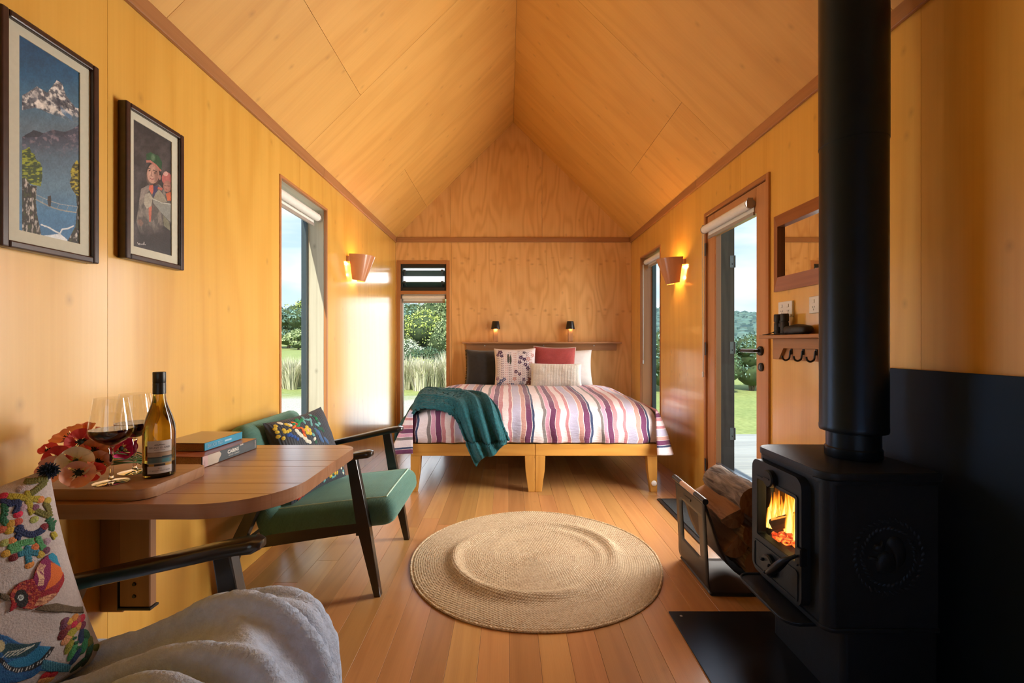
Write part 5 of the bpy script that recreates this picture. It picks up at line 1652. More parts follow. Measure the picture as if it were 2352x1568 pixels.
# ------------------------------------------------------------------ grey blanket on the near armchair
M_grey = plain('grey_plush', (0.50, 0.62, 0.84), rough=.95, nscale=60, nval=.10, bumps=.6, bscale=190, sheen=.12)
path = catmull([(-1.07, 0, .445), (-.93, 0, .435), (-.80, 0, .452), (-.69, 0, .487), (-.60, 0, .520), (-.52, 0, .522), (-.45, 0, .498), (-.395, 0, .435), (-.365, 0, .345), (-.36, 0, .235), (-.37, 0, .15)], 80)
def plush(a, b):
    k = b * 80; i = min(int(k), 79); f = k - i
    p = path[i].lerp(path[i + 1], f)
    q = path[min(i + 2, 80)] - path[max(i - 1, 0)]
    n = Vector((-q.z, 0, q.x)).normalized()
    if n.z < 0 and b < .7: n = -n
    if n.x < 0 and b >= .7: n = -n
    y = 0.42 + a * 0.645
    # folds that fan out from the lower left towards the front
    ph = a * 31 - 9.0 * (1 - b) ** 1.5 * (1 - a) + 2.6 * nse(b * 2.0, a * 2.6, 7) + 5.0 * (b - .5) ** 2
    fo = (1 - abs(math.sin(ph * .5))) ** 1.25
    ph2 = a * 13 + b * 7 + 2.0 * nse(b * 3, a * 2, 17)
    fo2 = (1 - abs(math.sin(ph2 * .5))) ** 1.6
    amp = 0.050 * (0.45 + .55 * math.sin(PI * min(1, b * 1.02))) * (1 - .25 * a)
    d = amp * fo + .030 * fo2 * math.sin(PI * min(1, b)) + 0.020 * nse(b * 3.5, a * 4, 2) + .005 * nse(b * 14, a * 12, 5) - .022
    far = max(0, (a - .80) / .20)
    drop = 0.0
    if b < .62: drop = far ** 2 * 0.055 * (1 - b / .62)
    roll = 0.030 * math.exp(-((a - .88) / .05) ** 2) * (1 if b < .6 else max(0, 1 - (b - .6) / .2))
    pos = Vector((p.x, y - .03 * max(0, b - .55) * far, p.z - drop)) + n * (d + roll)
    pos.y += .020 * math.cos(ph * .5) * (1 - far) * min(1, 3 * b)
    pos.z -= .02 * (1 - a) * (1 - b)
    if far > 0 and b > .55: pos.x -= .10 * far ** 2 * min(1, (b - .55) / .3)
    pos += Vector((nse(a * 90, b * 110, 1), nse(a * 90, b * 110, 2), nse(a * 90, b * 110, 3))) * .0012
    return pos
gb = MB().grid(plush, 190, 200, flip=False)
go = gb.build('plush_blanket', M_grey, smooth=True, angle=2.5, label='pale grey plush blanket bunched over the near armchair seat', cat='blanket')
sm = go.modifiers.new('thickness', 'SOLIDIFY'); sm.thickness = .018; sm.offset = -1

# ================================================================== WALL TABLE
M_table = wood('table_hardwood', (0.40, 0.205, 0.115), (0.27, 0.115, 0.055), rings=5, fu=9, fv=.5, figure=.3, grain=.4, gu=200, gv=5, rough=.28, coat=.25, vary=.10, coat_rough=.22)
TZ = 0.715
TY0, TY1, TXR = 1.105, 1.745, -0.572
def arc(cx_, cy_, r, a0, a1, n=8): return [(cx_ + r * math.cos(a0 + (a1 - a0) * i / n), cy_ + r * math.sin(a0 + (a1 - a0) * i / n)) for i in range(n + 1)]
outline = [(XL + .004, TY0)] + arc(TXR - .20, TY0 + .20, .20, -PI / 2, 0, 28) + arc(TXR - .07, TY1 - .07, .07, 0, PI / 2, 8) + [(XL + .004, TY1)]
tb = thing('wall_table', 'rounded hardwood table fixed to the wall between the two armchairs', 'table', (-0.93, 1.42, 0.25))
seams = [TY0 - .01, 1.182, 1.272, 1.446, 1.516, 1.690, TY1 + .01]
for a, b in zip(seams[:-1], seams[1:]):
    pl = clip_poly(outline, 1, a + .0002, b - .0002)
    if len(pl) > 2: MB().prism(pl, TZ - .037, TZ, bev=.0012, seg=1).build('plank', M_table, tb, grain='x')
M_bracket = wood('bracket_hardwood', (0.34, 0.17, 0.08), (0.22, 0.10, 0.04), rings=4, fu=10, fv=.5, figure=.25, grain=.4, rough=.45, vary=.05)
B('wall_batten', M_bracket, tb, XL + .001, -1.205, 1.425, 1.455, 0.262, TZ - .037, .003, grain='z')
lg = B('bracket_leg', M_bracket, tb, -1.20, -1.105, 1.405, 1.433, 0.290, TZ - .037, .003, grain='z')
for zz in (0.325, 0.362):
    MB(Matrix.Translation((-1.153, 1.4045, zz)) @ Matrix.Rotation(PI / 2, 4, 'X')).lathe([(0, .003), (.005, .003), (.006, 0)], 10).build('screw', M_black, lg)
B('metal_shoe', M_black, lg, -1.204, -1.101, 1.401, 1.437, 0.282, 0.2895, .001)
B('metal_shoe', M_black, lg, -1.204, -1.2005, 1.401, 1.437, 0.2895, 0.385, .001)

# ------------------------------------------------------------------ things on the table
M_board = wood('chopping_board_wood', (0.42, 0.215, 0.10), (0.27, 0.12, 0.05), rings=5, fu=8, fv=.5, figure=.35, grain=.4, rough=.45, vary=.05)
BZ = TZ + .0295
bo = [(-1.255, 1.125)] + arc(-.93, 1.160, .035, -PI / 2, 0, 6) + arc(-.92, 1.335, .025, 0, PI / 2, 6) + [(-1.255, 1.36)]
MB().prism(bo, TZ + .0005, BZ, bev=.005).build('chopping_board', M_board, grain='x', smooth=True, angle=.5, label='thick wooden chopping board under the bottle and wine glasses', cat='chopping board')

def real_glass(name, col, ior=1.45, rough=0.0, density=None):
    m, nt, b = new_mat(name)
    b.inputs['Base Color'].default_value = (*col, 1)
    b.inputs['Transmission Weight'].default_value = 1.0
    b.inputs['IOR'].default_value = ior
    b.inputs['Roughness'].default_value = rough
    return m
M_crystal = glass_pane('clear_wine_glass', (.985, .985, .98), 0.05)
M_solid = real_glass('solid_crystal', (.97, .97, .96), 1.4)
M_wine = plain('red_wine', (0.020, 0.001, 0.003), rough=.05, nscale=5, nval=.1)
M_wine.node_tree.nodes['Principled BSDF'].inputs['Specular IOR Level'].default_value = .6
def wine_glass(label, X, Y, z):
    t = thing('wine_glass', label, 'wine glass', (X, Y, z), 'stemmed glasses of red wine')
    T = Matrix.Translation((X, Y, z + .0005))
    MB(T).lathe([(0, .004), (.012, .0045), (.030, .002), (.0385, .0005), (.0385, 0), (0, 0)], 36).build('foot', M_solid, t, smooth=True)
    MB(T).lathe([(.0, .004), (.0075, .008), (.0045, .018), (.0040, .05), (.0042, .082), (.007, .092), (.0, .094)], 16).build('stem', M_solid, t, smooth=True)
    outer = [(.004, .0925), (.016, .098), (.034, .110), (.0445, .122), (.0478, .133), (.0472, .142), (.0430, .172), (.0385, .200), (.0360, .219)]
    inner = [(r - .0011, zz + (.0012 if i < 3 else 0)) for i, (r, zz) in enumerate(outer)]
    bowl = MB(T).lathe(outer + [(.0355, .2195)] + inner[::-1], 40).build('bowl', M_crystal, t, smooth=True, angle=1.0)
    MB(T).lathe([(0, .0955), (.012, .0985), (.0325, .1118), (.0430, .1232), (.0462, .1335), (.0460, .1385), (0, .1385)], 40).build('wine', M_wine, t, smooth=True, angle=.5)
def on_board(u, v): return on_plane(u, v, (0, 0, BZ), (0, 0, 1))
q = on_board(256, 1107); wine_glass('wine glass nearest the bird cushion, in front of the poppies', q.x, q.y, BZ)
q = on_board(310, 1083); wine_glass('wine glass half hidden behind the bottle', q.x, q.y, BZ)

# bottle
M_bottle = real_glass('amber_green_glass', (0.50, 0.34, 0.045), 1.4)
M_cap = plain('black_screw_cap', (0.008, 0.008, 0.008), rough=.35, nscale=40)
M_label = plain('label_paper', (0.50, 0.47, 0.46), rough=.7, nscale=80, nval=.03)
q = on_plane(366, 1091, (0, 0, BZ), (0, 0, 1))
bx, by = q.x, q.y
t = thing('wine_bottle', 'amber green wine bottle with black screw cap and pale label', 'bottle', (bx, by, BZ))
T = Matrix.Translation((bx, by, BZ + .0005))
pr = [(0, .004), (.026, .003), (.034, 0), (.0368, .004), (.0372, .012), (.0372, .118), (.0355, .138), (.029, .163), (.0205, .187), (.0155, .205), (.0140, .222), (.0136, .240), (.0136, .278), (0, .278)]
MB(T).lathe(pr, 48).build('glass_body', M_bottle, t, smooth=True, angle=.8)
MB(T).lathe([(0, .006), (.0335, .006), (.0345, .020), (.0345, .040), (0, .040)], 40).build('wine_remainder', M_wine, t, smooth=True, angle=.6)
MB(T).lathe([(.0140, .222), (.0152, .2225), (.0152, .252), (.0148, .253), (.0152, .254), (.0152, .280), (.0145, .2825), (0, .2825)], 32).build('screw_cap', M_cap, t, smooth=True, angle=.5)
R_ = .0376
view_a = math.atan2(-by, -bx)                  # the label looks back at the room
la0 = view_a + .02
def on_bottle(a, z, lift=0.0): return T @ Vector(((R_ + lift) * math.cos(la0 + a), (R_ + lift) * math.sin(la0 + a), z))
LW, LZ0, LZ1 = .76, .013, .100
def label_paint(x, y):          # x 0..1 left to right, y 0..1 top to bottom
    k = Canvas(x, y, L3(196, 186, 182))
    pic = (y > .335) & (y < .775)
    k.put(pic.astype(float), L3(150, 128, 108))
    n = nz(x * 3, y * 14, .9, 51, 3)
    k.put(((y > .335) & (y < .375)).astype(float), L3(90, 78, 66))
    k.put((pic & (y < .50)) * n, L3(176, 146, 118))
    k.put(((y > .495 - .02 * x) & (y < .53)).astype(float), L3(44, 60, 66))
    k.put(((y > .53) & (y < .68)) * (.5 + .5 * n), L3(52, 92, 98))
    k.put(((y > .55) & (y < .66) & (x > .6) & (x < .9)).astype(float), L3(56, 128, 140), .7)
    k.put(((y > .68) & (y < .70)).astype(float), L3(150, 140, 110))
    k.put(((y > .70) & (y < .775)).astype(float), L3(46, 38, 28))
    k.put(((y > .715) & (y < .77) & (((x > .06) & (x < .3)) | (x > .72))).astype(float), L3(190, 142, 56), .85)
    return k.c
nu, nv = 40, 60
mb = MB().grid(lambda i, j: on_bottle((i - .5) * 2 * LW, LZ1 + (LZ0 - LZ1) * j), nu, nv)
me = mb.mesh('label', smooth=True)
gx, gy = np.meshgrid(np.linspace(0, 1, nu + 1), np.linspace(0, 1, nv + 1))
set_paint(me, label_paint(gx, gy).reshape(-1, 3))
lb = link_mesh('label', me, attr_mat('printed_label', .6), t)
M_ink = plain('dark_ink', (.05, .045, .05), rough=.7)
def label_text(s, size, z):
    vs, fs = text_mesh(s, size)
    MB().add([on_bottle(v[0] / R_, z + v[1], .0003) for v in vs], fs).build('lettering', M_ink, lb)
label_text('BRUNY ISLAND', .0068, .0815)
MB().tube([on_bottle((i / 12 - .5) * .62, .0755, .0003) for i in range(13)], .0004, 4).build('fine_print', M_ink, lb)
label_text('2014', .0042, .0265)
label_text('MT BOUNTY PINOT NOIR', .0040, .0205)
wave = [on_bottle((i / 24 - .5) * .62, .0895 + .0022 * math.sin(i / 24 * 12) * (1 - abs(i / 12 - 1)), .0003) for i in range(25)]
MB().tube(wave, .0004, 4).build('wave_emblem', M_ink, lb)
wave = [on_bottle((i / 24 - .5) * .62, .0895 - .0022 * math.sin(i / 24 * 12) * (1 - abs(i / 12 - 1)), .0003) for i in range(25)]
MB().tube(wave, .0004, 4).build('wave_emblem', M_ink, lb)

# books
M_pages = plain('book_pages', (0.46, 0.30, 0.17), rough=.8, nscale=300, nval=.25)
M_pages2 = plain('book_pages_brown', (0.33, 0.16, 0.06), rough=.8, nscale=300, nval=.2)
M_redcover = plain('salmon_cover', (0.40, 0.12, 0.09), rough=.35, coat=.3)
M_navy = plain('slate_spine', (0.050, 0.075, 0.088), rough=.3, coat=.4, nscale=30)
M_cream = plain('cream_spine', (0.60, 0.52, 0.42), rough=.4, coat=.3)
M_blush = plain('blush_spine', (0.68, 0.46, 0.45), rough=.4, coat=.3)
M_cyan = plain('cyan_spine', (0.012, 0.30, 0.50), rough=.3, coat=.4)
M_cover = plain('tan_photo_cover', (0.22, 0.13, 0.075), rough=.25, nscale=14, nval=.5, coat=.5)
M_letter = plain('white_print', (.82, .82, .76), rough=.5)
M_letter2 = plain('pale_blue_print', (.34, .55, .68), rough=.5)
def book(name_label, rot, ox, oy, z, L, Wd, th, cover, spine_parts, pages):
    """spine along +y on the +x side; ox,oy = near bottom corner of the spine"""
    M = Matrix.Translation((ox, oy, z)) @ Matrix.Rotation(rot, 4, 'Z')
    t = thing('book', name_label, 'book', (ox, oy, z), 'books stacked on the table')
    MB(M).box(-Wd + .004, -.004, .004, L - .004, .0025, th - .0025).build('page_block', pages, t)
    MB(M).box(-Wd, -.001, 0, L, 0, .0025, .0006).build('back_cover', cover, t)
    MB(M).box(-Wd, -.001, 0, L, th - .0025, th, .0006).build('front_cover', cover, t)
    for (a, b, m, nm) in spine_parts:
        MB(M).box(-.004, .0, a, b, .0005, th - .0005, .0006 if nm == 'spine' else 0).build(nm, m, t)
    return t, M
t, M = book('thick book with a slate and cream spine under the blue book', -.075, -.952, 1.418, TZ + .001, .272, .20, .036, M_redcover, [(0, .272, M_navy, 'spine')], M_pages)
sp = t
def spine_quad(M, pts, mat, name, t, d=.0006):
    MB(M).prism([(p[0], p[1]) for p in pts], 0, d, Matrix(((0, 0, 1, 0), (1, 0, 0, 0), (0, 1, 0, 0), (0, 0, 0, 1)))).build(name, mat, t)
spine_quad(M, [(.001, .001), (.024, .001), (.024, .035), (.001, .035)], M_blush, 'spine_panel', t)
spine_quad(M, [(.024, .001), (.070, .001), (.074, .010), (.082, .020), (.084, .026), (.076, .035), (.024, .035)], M_cream, 'spine_panel', t)
def spine_text(M, s, size, y, z, mat, t, bold=0, rot=0):
    vs, fs = text_mesh(s, size, bold)
    c, s_ = math.cos(rot), math.sin(rot)
    MB(M).add([(.0009, y + v[0] * c - v[1] * s_, z + v[0] * s_ + v[1] * c) for v in vs], fs).build('lettering', mat, t)
spine_text(M, 'CABINS', .0165, .142, .0225, M_letter, t, bold=.0006)
spine_text(M, 'HÜTTEN / CABANES', .0060, .146, .0105, M_letter, t)
spine_text(M, 'TASCHEN', .0062, .262, .018, M_letter, t, rot=PI / 2)
spine_text(M, 'PHILIP JODIDIO', .0030, .010, .012, M_ink, t, rot=PI / 2)
for i in range(9):
    spine_quad(M, [(.178 + .002 * i, .030), (.179 + .002 * i, .030), (.179 + .002 * i, .035), (.178 + .002 * i, .035)], M_letter, 'spine_ornament', t, .0004)
t, M = book('smaller book with a bright blue spine lying on top of another', -.045, -.988, 1.484, TZ + .0385, .195, .155, .026, M_cover, [(0, .195, M_cyan, 'spine')], M_pages2)
spine_text(M, 'BRUCE TED', .0145, .050, .0125, M_letter2, t)
spine_quad(M, [(.098, .010), (.134, .010), (.134, .016), (.098, .016)], M_letter2, 'spine_band', t, .0004)

# poppies lying behind the glasses
def petal_mat(name, c1, c2):
    m, nt, b = new_mat(name)
    tc = nd(nt, 'ShaderNodeTexCoord')
    sp_ = nd(nt, 'ShaderNodeSeparateXYZ', Vector=tc.outputs['UV'])
    n1 = nd(nt, 'ShaderNodeTexNoise', Vector=tc.outputs['UV'], Scale=9.0, Detail=2.0)
    f = math_(nt, 'ADD', sp_.outputs[1], math_(nt, 'MULTIPLY', math_(nt, 'SUBTRACT', n1.outputs['Fac'], .5), .5))
    nt.links.new(ramp(nt, f, [(0.1, c2), (.8, c1)]), b.inputs['Base Color'])
    b.inputs['Roughness'].default_value = .55
    b.inputs['Subsurface Weight'].default_value = 0.0
    b.inputs['Sheen Weight'].default_value = .2
    return m
PET = {'red': petal_mat('poppy_red', (.90, .075, .055), (.70, .03, .03)), 'orange': petal_mat('poppy_orange', (.95, .33, .12), (.95, .20, .05)), 'cream': petal_mat('poppy_cream', (.92, .78, .55), (.80, .66, .16)),
       'peach': petal_mat('poppy_peach', (.95, .46, .30), (.92, .32, .14)), 'magenta': petal_mat('poppy_magenta', (.85, .03, .22), (.70, .02, .12))}
M_pop_c = plain('poppy_heart', (.02, .025, .012), rough=.8, nscale=200, nval=.5)
M_stamen = plain('poppy_stamen', (.55, .42, .08), rough=.8)
M_stem = plain('poppy_stem', (.10, .16, .04), rough=.7)
def poppy(label, u, v, Y, colour, R, face, seed, stem_to):
    c = at_depth(u, v, Y)
    t = thing('poppy', label, 'flower', (c.x, c.y, c.z), 'cut poppies on the table')
    fz = Vector(face).normalized()
    fx = fz.cross(Vector((0, 0, 1))).normalized(); fy = fx.cross(fz) * -1
    Q = Matrix.Translation(c) @ Matrix((fx, fy, fz)).transposed().to_4x4()
    r_ = random.Random(seed)
    for k in range(4):
        a0 = k * PI / 2 + r_.uniform(-.2, .2) + (.0 if k % 2 else .1)
        cup = r_.uniform(.30, .60) * (1.15 if k % 2 else .9)
        wv = r_.uniform(0, 6)
        def fn(i, j, a0=a0, cup=cup, wv=wv, lay=k % 2):
            sp_ = (i - .5) * 2.05 * (j ** .45)
            rad = R * j * (1 - .10 * (2 * i - 1) ** 2 * j)
            lift = R * cup * j ** 1.8 + .06 * R * math.sin(i * 17 + wv) * j ** 2 + .003 * lay
            rr_ = rad * math.cos(min(1.1, cup * j * .75))
            return (rr_ * math.cos(a0 + sp_ * .92), rr_ * math.sin(a0 + sp_ * .92), lift - R * .2)
        mb = MB(Q).grid(fn, 12, 8)
        me = mb.mesh('petal', smooth=True, angle=3)
        vert_uv(me, [(i / 12, j / 8) for j in range(9) for i in range(13)])
        link_mesh('petal', me, PET[colour], t)
    MB(Q).ell((0, 0, -.06 * R), .20 * R, .20 * R, .16 * R).build('heart', M_pop_c, t, smooth=True)
    sb = MB(Q)
    for k in range(22):
        a = r_.uniform(0, 2 * PI); q = r_.uniform(.22, .36) * R
        sb.tube([(0, 0, -.1 * R), (q * math.cos(a), q * math.sin(a), .12 * R)], [.0006, .0011], 4)
    sb.build('stamens', M_stamen if colour in ('magenta', 'cream') else M_pop_c, t, kind='stuff')
    e = Vector(stem_to)
    b0 = c - fz * R * .22
    MB().tube(catmull([b0, b0 - fz * .03, (b0 + e) / 2 + Vector((0, 0, .01)), e], 12), .0017, 6).build('stem', M_stem, t, smooth=True)
camdir = Vector((.62, -.76, .18))
pops = [('deep red poppy with dark heart, topmost of the bunch', 186, 1014, 1.20, 'red', .036, (.75, -.6, .2)),
        ('orange poppy at the back of the bunch, turned up', 158, 1003, 1.23, 'orange', .040, (-.1, -.5, .8)),
        ('pale orange poppy opening above the red ones', 200, 997, 1.27, 'orange', .034, (.3, -.4, .8)),
        ('dark red poppy beside the wall end of the bunch', 136, 1052, 1.16, 'red', .034, (.6, -.7, .3)),
        ('cream poppy with yellow throat in the middle', 174, 1060, 1.13, 'cream', .040, (.55, -.8, .25)),
        ('orange poppy behind the near glass stem', 214, 1036, 1.18, 'orange', .034, (.6, -.7, .3)),
        ('crimson poppy seen through the near wine glass', 243, 1022, 1.24, 'magenta', .036, (.5, -.7, .45)),
        ('magenta poppy with yellow stamens between the two glasses', 278, 1030, 1.27, 'magenta', .038, (.75, -.55, .3)),
        ('peach poppy drooping lowest over the board', 180, 1086, 1.12, 'peach', .036, (.5, -.8, .1)),
        ('orange poppy half hidden behind the bird cushion', 122, 1080, 1.14, 'peach', .036, (.3, -.8, .4)),
        ('small red poppy curling beside the near glass foot', 212, 1078, 1.15, 'red', .028, (.5, -.6, -.2)),
        ('small red poppy bud furthest along the wall', 112, 1034, 1.18, 'red', .022, (.2, -.5, .7)),
        ('peach poppy petals opening behind the cream one', 226, 1060, 1.17, 'peach', .030, (.6, -.7, .3))]
for i, (lb_, u, v, Y, c, R, fc) in enumerate(pops):
    poppy(lb_, u, v, Y, c, R, fc, 60 + i, (-1.075 + .006 * i, 1.335 + .004 * (i % 5), BZ + .006 + .002 * (i % 3)))

# ================================================================== STOVE CORNER
M_iron = plain('black_cast_iron', (0.011, 0.014, 0.020), stint=(.32, .55, 1.0), rough=.48, nscale=40, nval=.12, bumps=.12, bscale=260)
M_iron2 = plain('black_enamelled_steel', (0.006, 0.007, 0.010), stint=(.32, .55, 1.0), rough=.38, nscale=20, nval=.1)
M_flue = plain('black_flue_steel', (0.005, 0.0075, 0.012), stint=(.32, .55, 1.0), rough=.32, nscale=18, nval=.12, bumps=.06, bscale=300)
M_hearth = plain('black_hearth_steel', (0.006, 0.007, 0.009), stint=(.32, .55, 1.0), rough=.4, nscale=9, nval=.35)
M_shield = plain('dark_blue_heat_shield', (0.005, 0.0115, 0.024), stint=(.32, .55, 1.0), rough=.6, nscale=4, nval=.2)

# hearth plate and heat shield
t = thing('hearth_plate', 'flat black steel hearth plate on the floor under the stove', 'hearth', (1.03, 1.2, 0))
B('plate', M_hearth, t, 0.660, XR - .002, 0.55, 1.868, .0005, .006, .0015)
for (a, b) in ((.700, 1.835), (.700, .60), (1.36, 1.835)):
    MB(Matrix.Translation((a, b, .006))).lathe([(0, .0012), (.005, .0012), (.006, 0)], 12).build('screw', M_steel, t, smooth=True)
t = thing('heat_shield', 'dark blue metal heat shield on the wall behind the stove', 'heat shield', (XR, 1.1, 0.01))
B('sheet', M_shield, t, XR - .030, XR - .022, 0.30, 1.96, 0.012, 1.016, .001)
for yy in (0.5, 1.15, 1.85):
    B('standoff', M_steel, t, XR - .022, XR - .001, yy, yy + .03, .3, .33); B('standoff', M_steel, t, XR - .022, XR - .001, yy, yy + .03, .88, .91)

# the stove faces the room (its front looks towards -x)
DYA, DYB = 1.447, 1.738
SX0, SX1, SY0, SY1 = 0.960, 1.300, 1.372, 1.745
st = thing('wood_stove', 'black cast iron wood stove with a lit fire behind its glass door', 'stove', ((SX0 + SX1) / 2, (SY0 + SY1) / 2, .006))
def rrect(x0, x1, y0, y1, r, n=6):
    return arc(x1 - r, y0 + r, r, -PI / 2, 0, n) + arc(x1 - r, y1 - r, r, 0, PI / 2, n) + arc(x0 + r, y1 - r, r, PI / 2, PI, n) + arc(x0 + r, y0 + r, r, PI, 1.5 * PI, n)
def rrect_front(x0, x1, y0, y1, r, rb=.006, n=6):
    """round corners at the front (x0), near square at the back"""
    return arc(x1 - rb, y0 + rb, rb, -PI / 2, 0, 2) + arc(x1 - rb, y1 - rb, rb, 0, PI / 2, 2) + arc(x0 + r, y1 - r, r, PI / 2, PI, n) + arc(x0 + r, y0 + r, r, PI, 1.5 * PI, n)
# body shell with an open firebox: side walls, back, floor, front surround
B('side_wall', M_iron, st, SX0 + .03, SX1, SY0, SY0 + .02, .245, .688, .002)
B('side_wall', M_iron, st, SX0 + .03, SX1, SY1 - .02, SY1, .245, .688, .002)
B('back_wall', M_iron, st, SX1 - .02, SX1, SY0 + .02, SY1 - .02, .245, .688)
B('firebox_floor', M_iron, st, SX0 + .01, SX1 - .02, SY0 + .02, SY1 - .02, .245, .385)
B('firebox_roof', M_iron, st, SX0 + .01, SX1 - .02, SY0 + .02, SY1 - .02, .625, .688)
for (a, b) in ((SY0, SY0 + .032), (SY1 - .032, SY1)):
    pts = arc(SX0 + .03, a + (.030 if a == SY0 else .002), .030, PI, 1.5 * PI, 6) if a == SY0 else arc(SX0 + .03, b - .030, .030, PI / 2, PI, 6)
    pts = pts + ([(SX0 + .03, b), (SX0, b)] if a == SY0 else [(SX0, a), (SX0 + .03, a)])
    MB().prism(pts, .245, .688).build('corner_post', M_iron, st, smooth=True, angle=.5)
for (a, b, c, d) in ((SY0 + .032, DYA + .02, .246, .676), (DYB - .02, SY1 - .032, .246, .676), (DYA + .02, DYB - .02, .246, .30), (DYA + .02, DYB - .02, .64, .676)):
    B('front_plate', M_iron, st, SX0 + .004, SX0 + .03, a, b, c, d)
M_brick = plain('soot_firebrick', (.10, .055, .03), rough=.9, nscale=30, nval=.5)
B('firebrick', M_brick, st, SX1 - .045, SX1 - .02, SY0 + .02, SY1 - .02, .385, .625)
B('firebrick', M_brick, st, SX0 + .05, SX1 - .045, SY0 + .02, SY0 + .04, .385, .625)
B('firebrick', M_brick, st, SX0 + .05, SX1 - .045, SY1 - .024, SY1 - .02, .385, .625)
# plinth seam and top plate
MB().prism(rrect_front(SX0 - .004, SX1 + .004, SY0 - .004, SY1 + .004, .035), .232, .246, bev=.003).build('base_moulding', M_iron, st, smooth=True, angle=.5)
MB().prism(rrect_front(SX0 - .010, SX1 + .006, SY0 - .010, SY1 + .010, .055), .690, .716, bev=.006, seg=3).build('top_plate', M_iron, st, smooth=True, angle=.5)
MB().prism(rrect_front(SX0 - .002, SX1 + .002, SY0 - .002, SY1 + .002, .04), .676, .6895, bev=.002).build('top_moulding', M_iron, st, smooth=True, angle=.5)
MB().prism(rrect_front(SX0 + .055, SX1, SY0 + .004, SY1 - .004, .02), .006, .232).build('pedestal', M_iron, st, smooth=True, angle=.5)
# side relief: squirrel inside a leaf wreath, on the long side that faces the room
wc = (1.150, .462)
def rel(x_, z_, h): return (x_, SY0 - h, z_)
rr = random.Random(3)
for i in range(40):
    a = 2 * PI * i / 40
    for k in (0, 1):
        R1 = .092 + .012 * (k - .5) * 2 + rr.uniform(-.003, .003)
        aa = a + k * .08
        cx_, cz_ = wc[0] + R1 * math.cos(aa), wc[1] + R1 * 1.06 * math.sin(aa)
        ro = aa + (.9 if k else 2.2)
        vs = [(cx_, SY0 - .0055, cz_)]
        n = 8
        for q in range(n):
            b = 2 * PI * q / n
            ex, ez = .0105 * math.cos(b), .0048 * math.sin(b)
            vs.append((cx_ + ex * math.cos(ro) - ez * math.sin(ro), SY0 + .0005, cz_ + ex * math.sin(ro) + ez * math.cos(ro)))
        MB().add(vs, [(0, 1 + q, 1 + (q + 1) % n) for q in range(n)]).build('relief_leaf', M_iron, st, smooth=True, angle=2)
def relief(poly, h, name):
    pts = catmull([(p[0], 0, p[1]) for p in poly + poly[:1]], len(poly) * 4)[:-1]
    cx_ = sum(p.x for p in pts) / len(pts); cz_ = sum(p.z for p in pts) / len(pts)
    vs, fs = [], []
    n = len(pts)
    for (s, d) in ((1, -.0005), (.93, .45), (.75, .8), (.45, 1.0)):
        for p in pts: vs.append((cx_ + (p.x - cx_) * s, SY0 - h * d, cz_ + (p.z - cz_) * s))
    vs.append((cx_, SY0 - h * 1.05, cz_))
    for l in range(3):
        for q in range(n): fs.append((l * n + q, (l + 1) * n + q, (l + 1) * n + (q + 1) % n, l * n + (q + 1) % n))
    fs += [(3 * n + q, 4 * n, 3 * n + (q + 1) % n) for q in range(n)]
    MB().add(vs, fs).build(name, M_iron, st, smooth=True, angle=2)
X0, Z0 = wc
relief([(X0 + .018, Z0 - .045), (X0 + .045, Z0 - .02), (X0 + .050, Z0 + .02), (X0 + .035, Z0 + .055), (X0 + .006, Z0 + .060), (X0 - .008, Z0 + .04), (X0 + .004, Z0 + .022), (X0 + .014, Z0)], .007, 'relief_tail')
relief([(X0 - .035, Z0 - .045), (X0 + .010, Z0 - .05), (X0 + .018, Z0 - .02), (X0 + .004, Z0 + .008), (X0 - .016, Z0 + .018), (X0 - .034, Z0 + .002), (X0 - .04, Z0 - .02)], .009, 'relief_body')
relief([(X0 - .05, Z0 + .022), (X0 - .034, Z0 + .012), (X0 - .016, Z0 + .018), (X0 - .014, Z0 + .036), (X0 - .022, Z0 + .052), (X0 - .03, Z0 + .040), (X0 - .044, Z0 + .036)], .008, 'relief_head')
relief([(X0 - .062, Z0 - .008), (X0 - .036, Z0 - .012), (X0 - .036, Z0 - .002), (X0 - .060, Z0 + .002)], .006, 'relief_paw')
# door
DX = SX0 - .026
DY0, DY1, DZ0, DZ1 = 1.447, 1.738, .256, .672
YZ = Matrix(((0, 0, 1, 0), (1, 0, 0, 0), (0, 1, 0, 0), (0, 0, 0, 1)))     # (y,z,x) polygon -> world
dr = MB()
gy0, gy1, gz0, gz1 = 1.474, 1.697, .398, .602
outer = rrect(DY0, DY1, DZ0, DZ1, .035, 5)
# ring: outer rounded rectangle to inner window, front and back
def ring(mb, outer, inner, x0, x1):
    n = len(outer)
    vs = [(x0, p[0], p[1]) for p in outer] + [(x0, p[0], p[1]) for p in inner] + [(x1, p[0], p[1]) for p in outer] + [(x1, p[0], p[1]) for p in inner]
    fs = []
    for i in range(n):
        j = (i + 1) % n
        fs += [(i, n + i, n + j, j), (2 * n + i, 2 * n + j, 3 * n + j, 3 * n + i), (i, j, 2 * n + j, 2 * n + i), (n + i, 3 * n + i, 3 * n + j, n + j)]
    mb.add(vs, fs)
inner = rrect(gy0, gy1, gz0, gz1, .008, 5)
ring(dr, outer, inner, DX, SX0 + .004)
door = dr.build('stove_door', M_iron, st, smooth=True, angle=.5)
ring2 = MB(); ring(ring2, rrect(gy0 - .012, gy1 + .012, gz0 - .012, gz1 + .012, .012, 5), rrect(gy0 - .001, gy1 + .001, gz0 - .001, gz1 + .001, .006, 5), DX - .004, DX); ring2.build('window_bezel', M_iron, door, smooth=True, angle=.5)
B('fire_glass', glass_pane('stove_glass', (.93, .90, .86), .01), door, DX + .012, DX + .016, gy0 - .004, gy1 + .004, gz0 - .004, gz1 + .004)
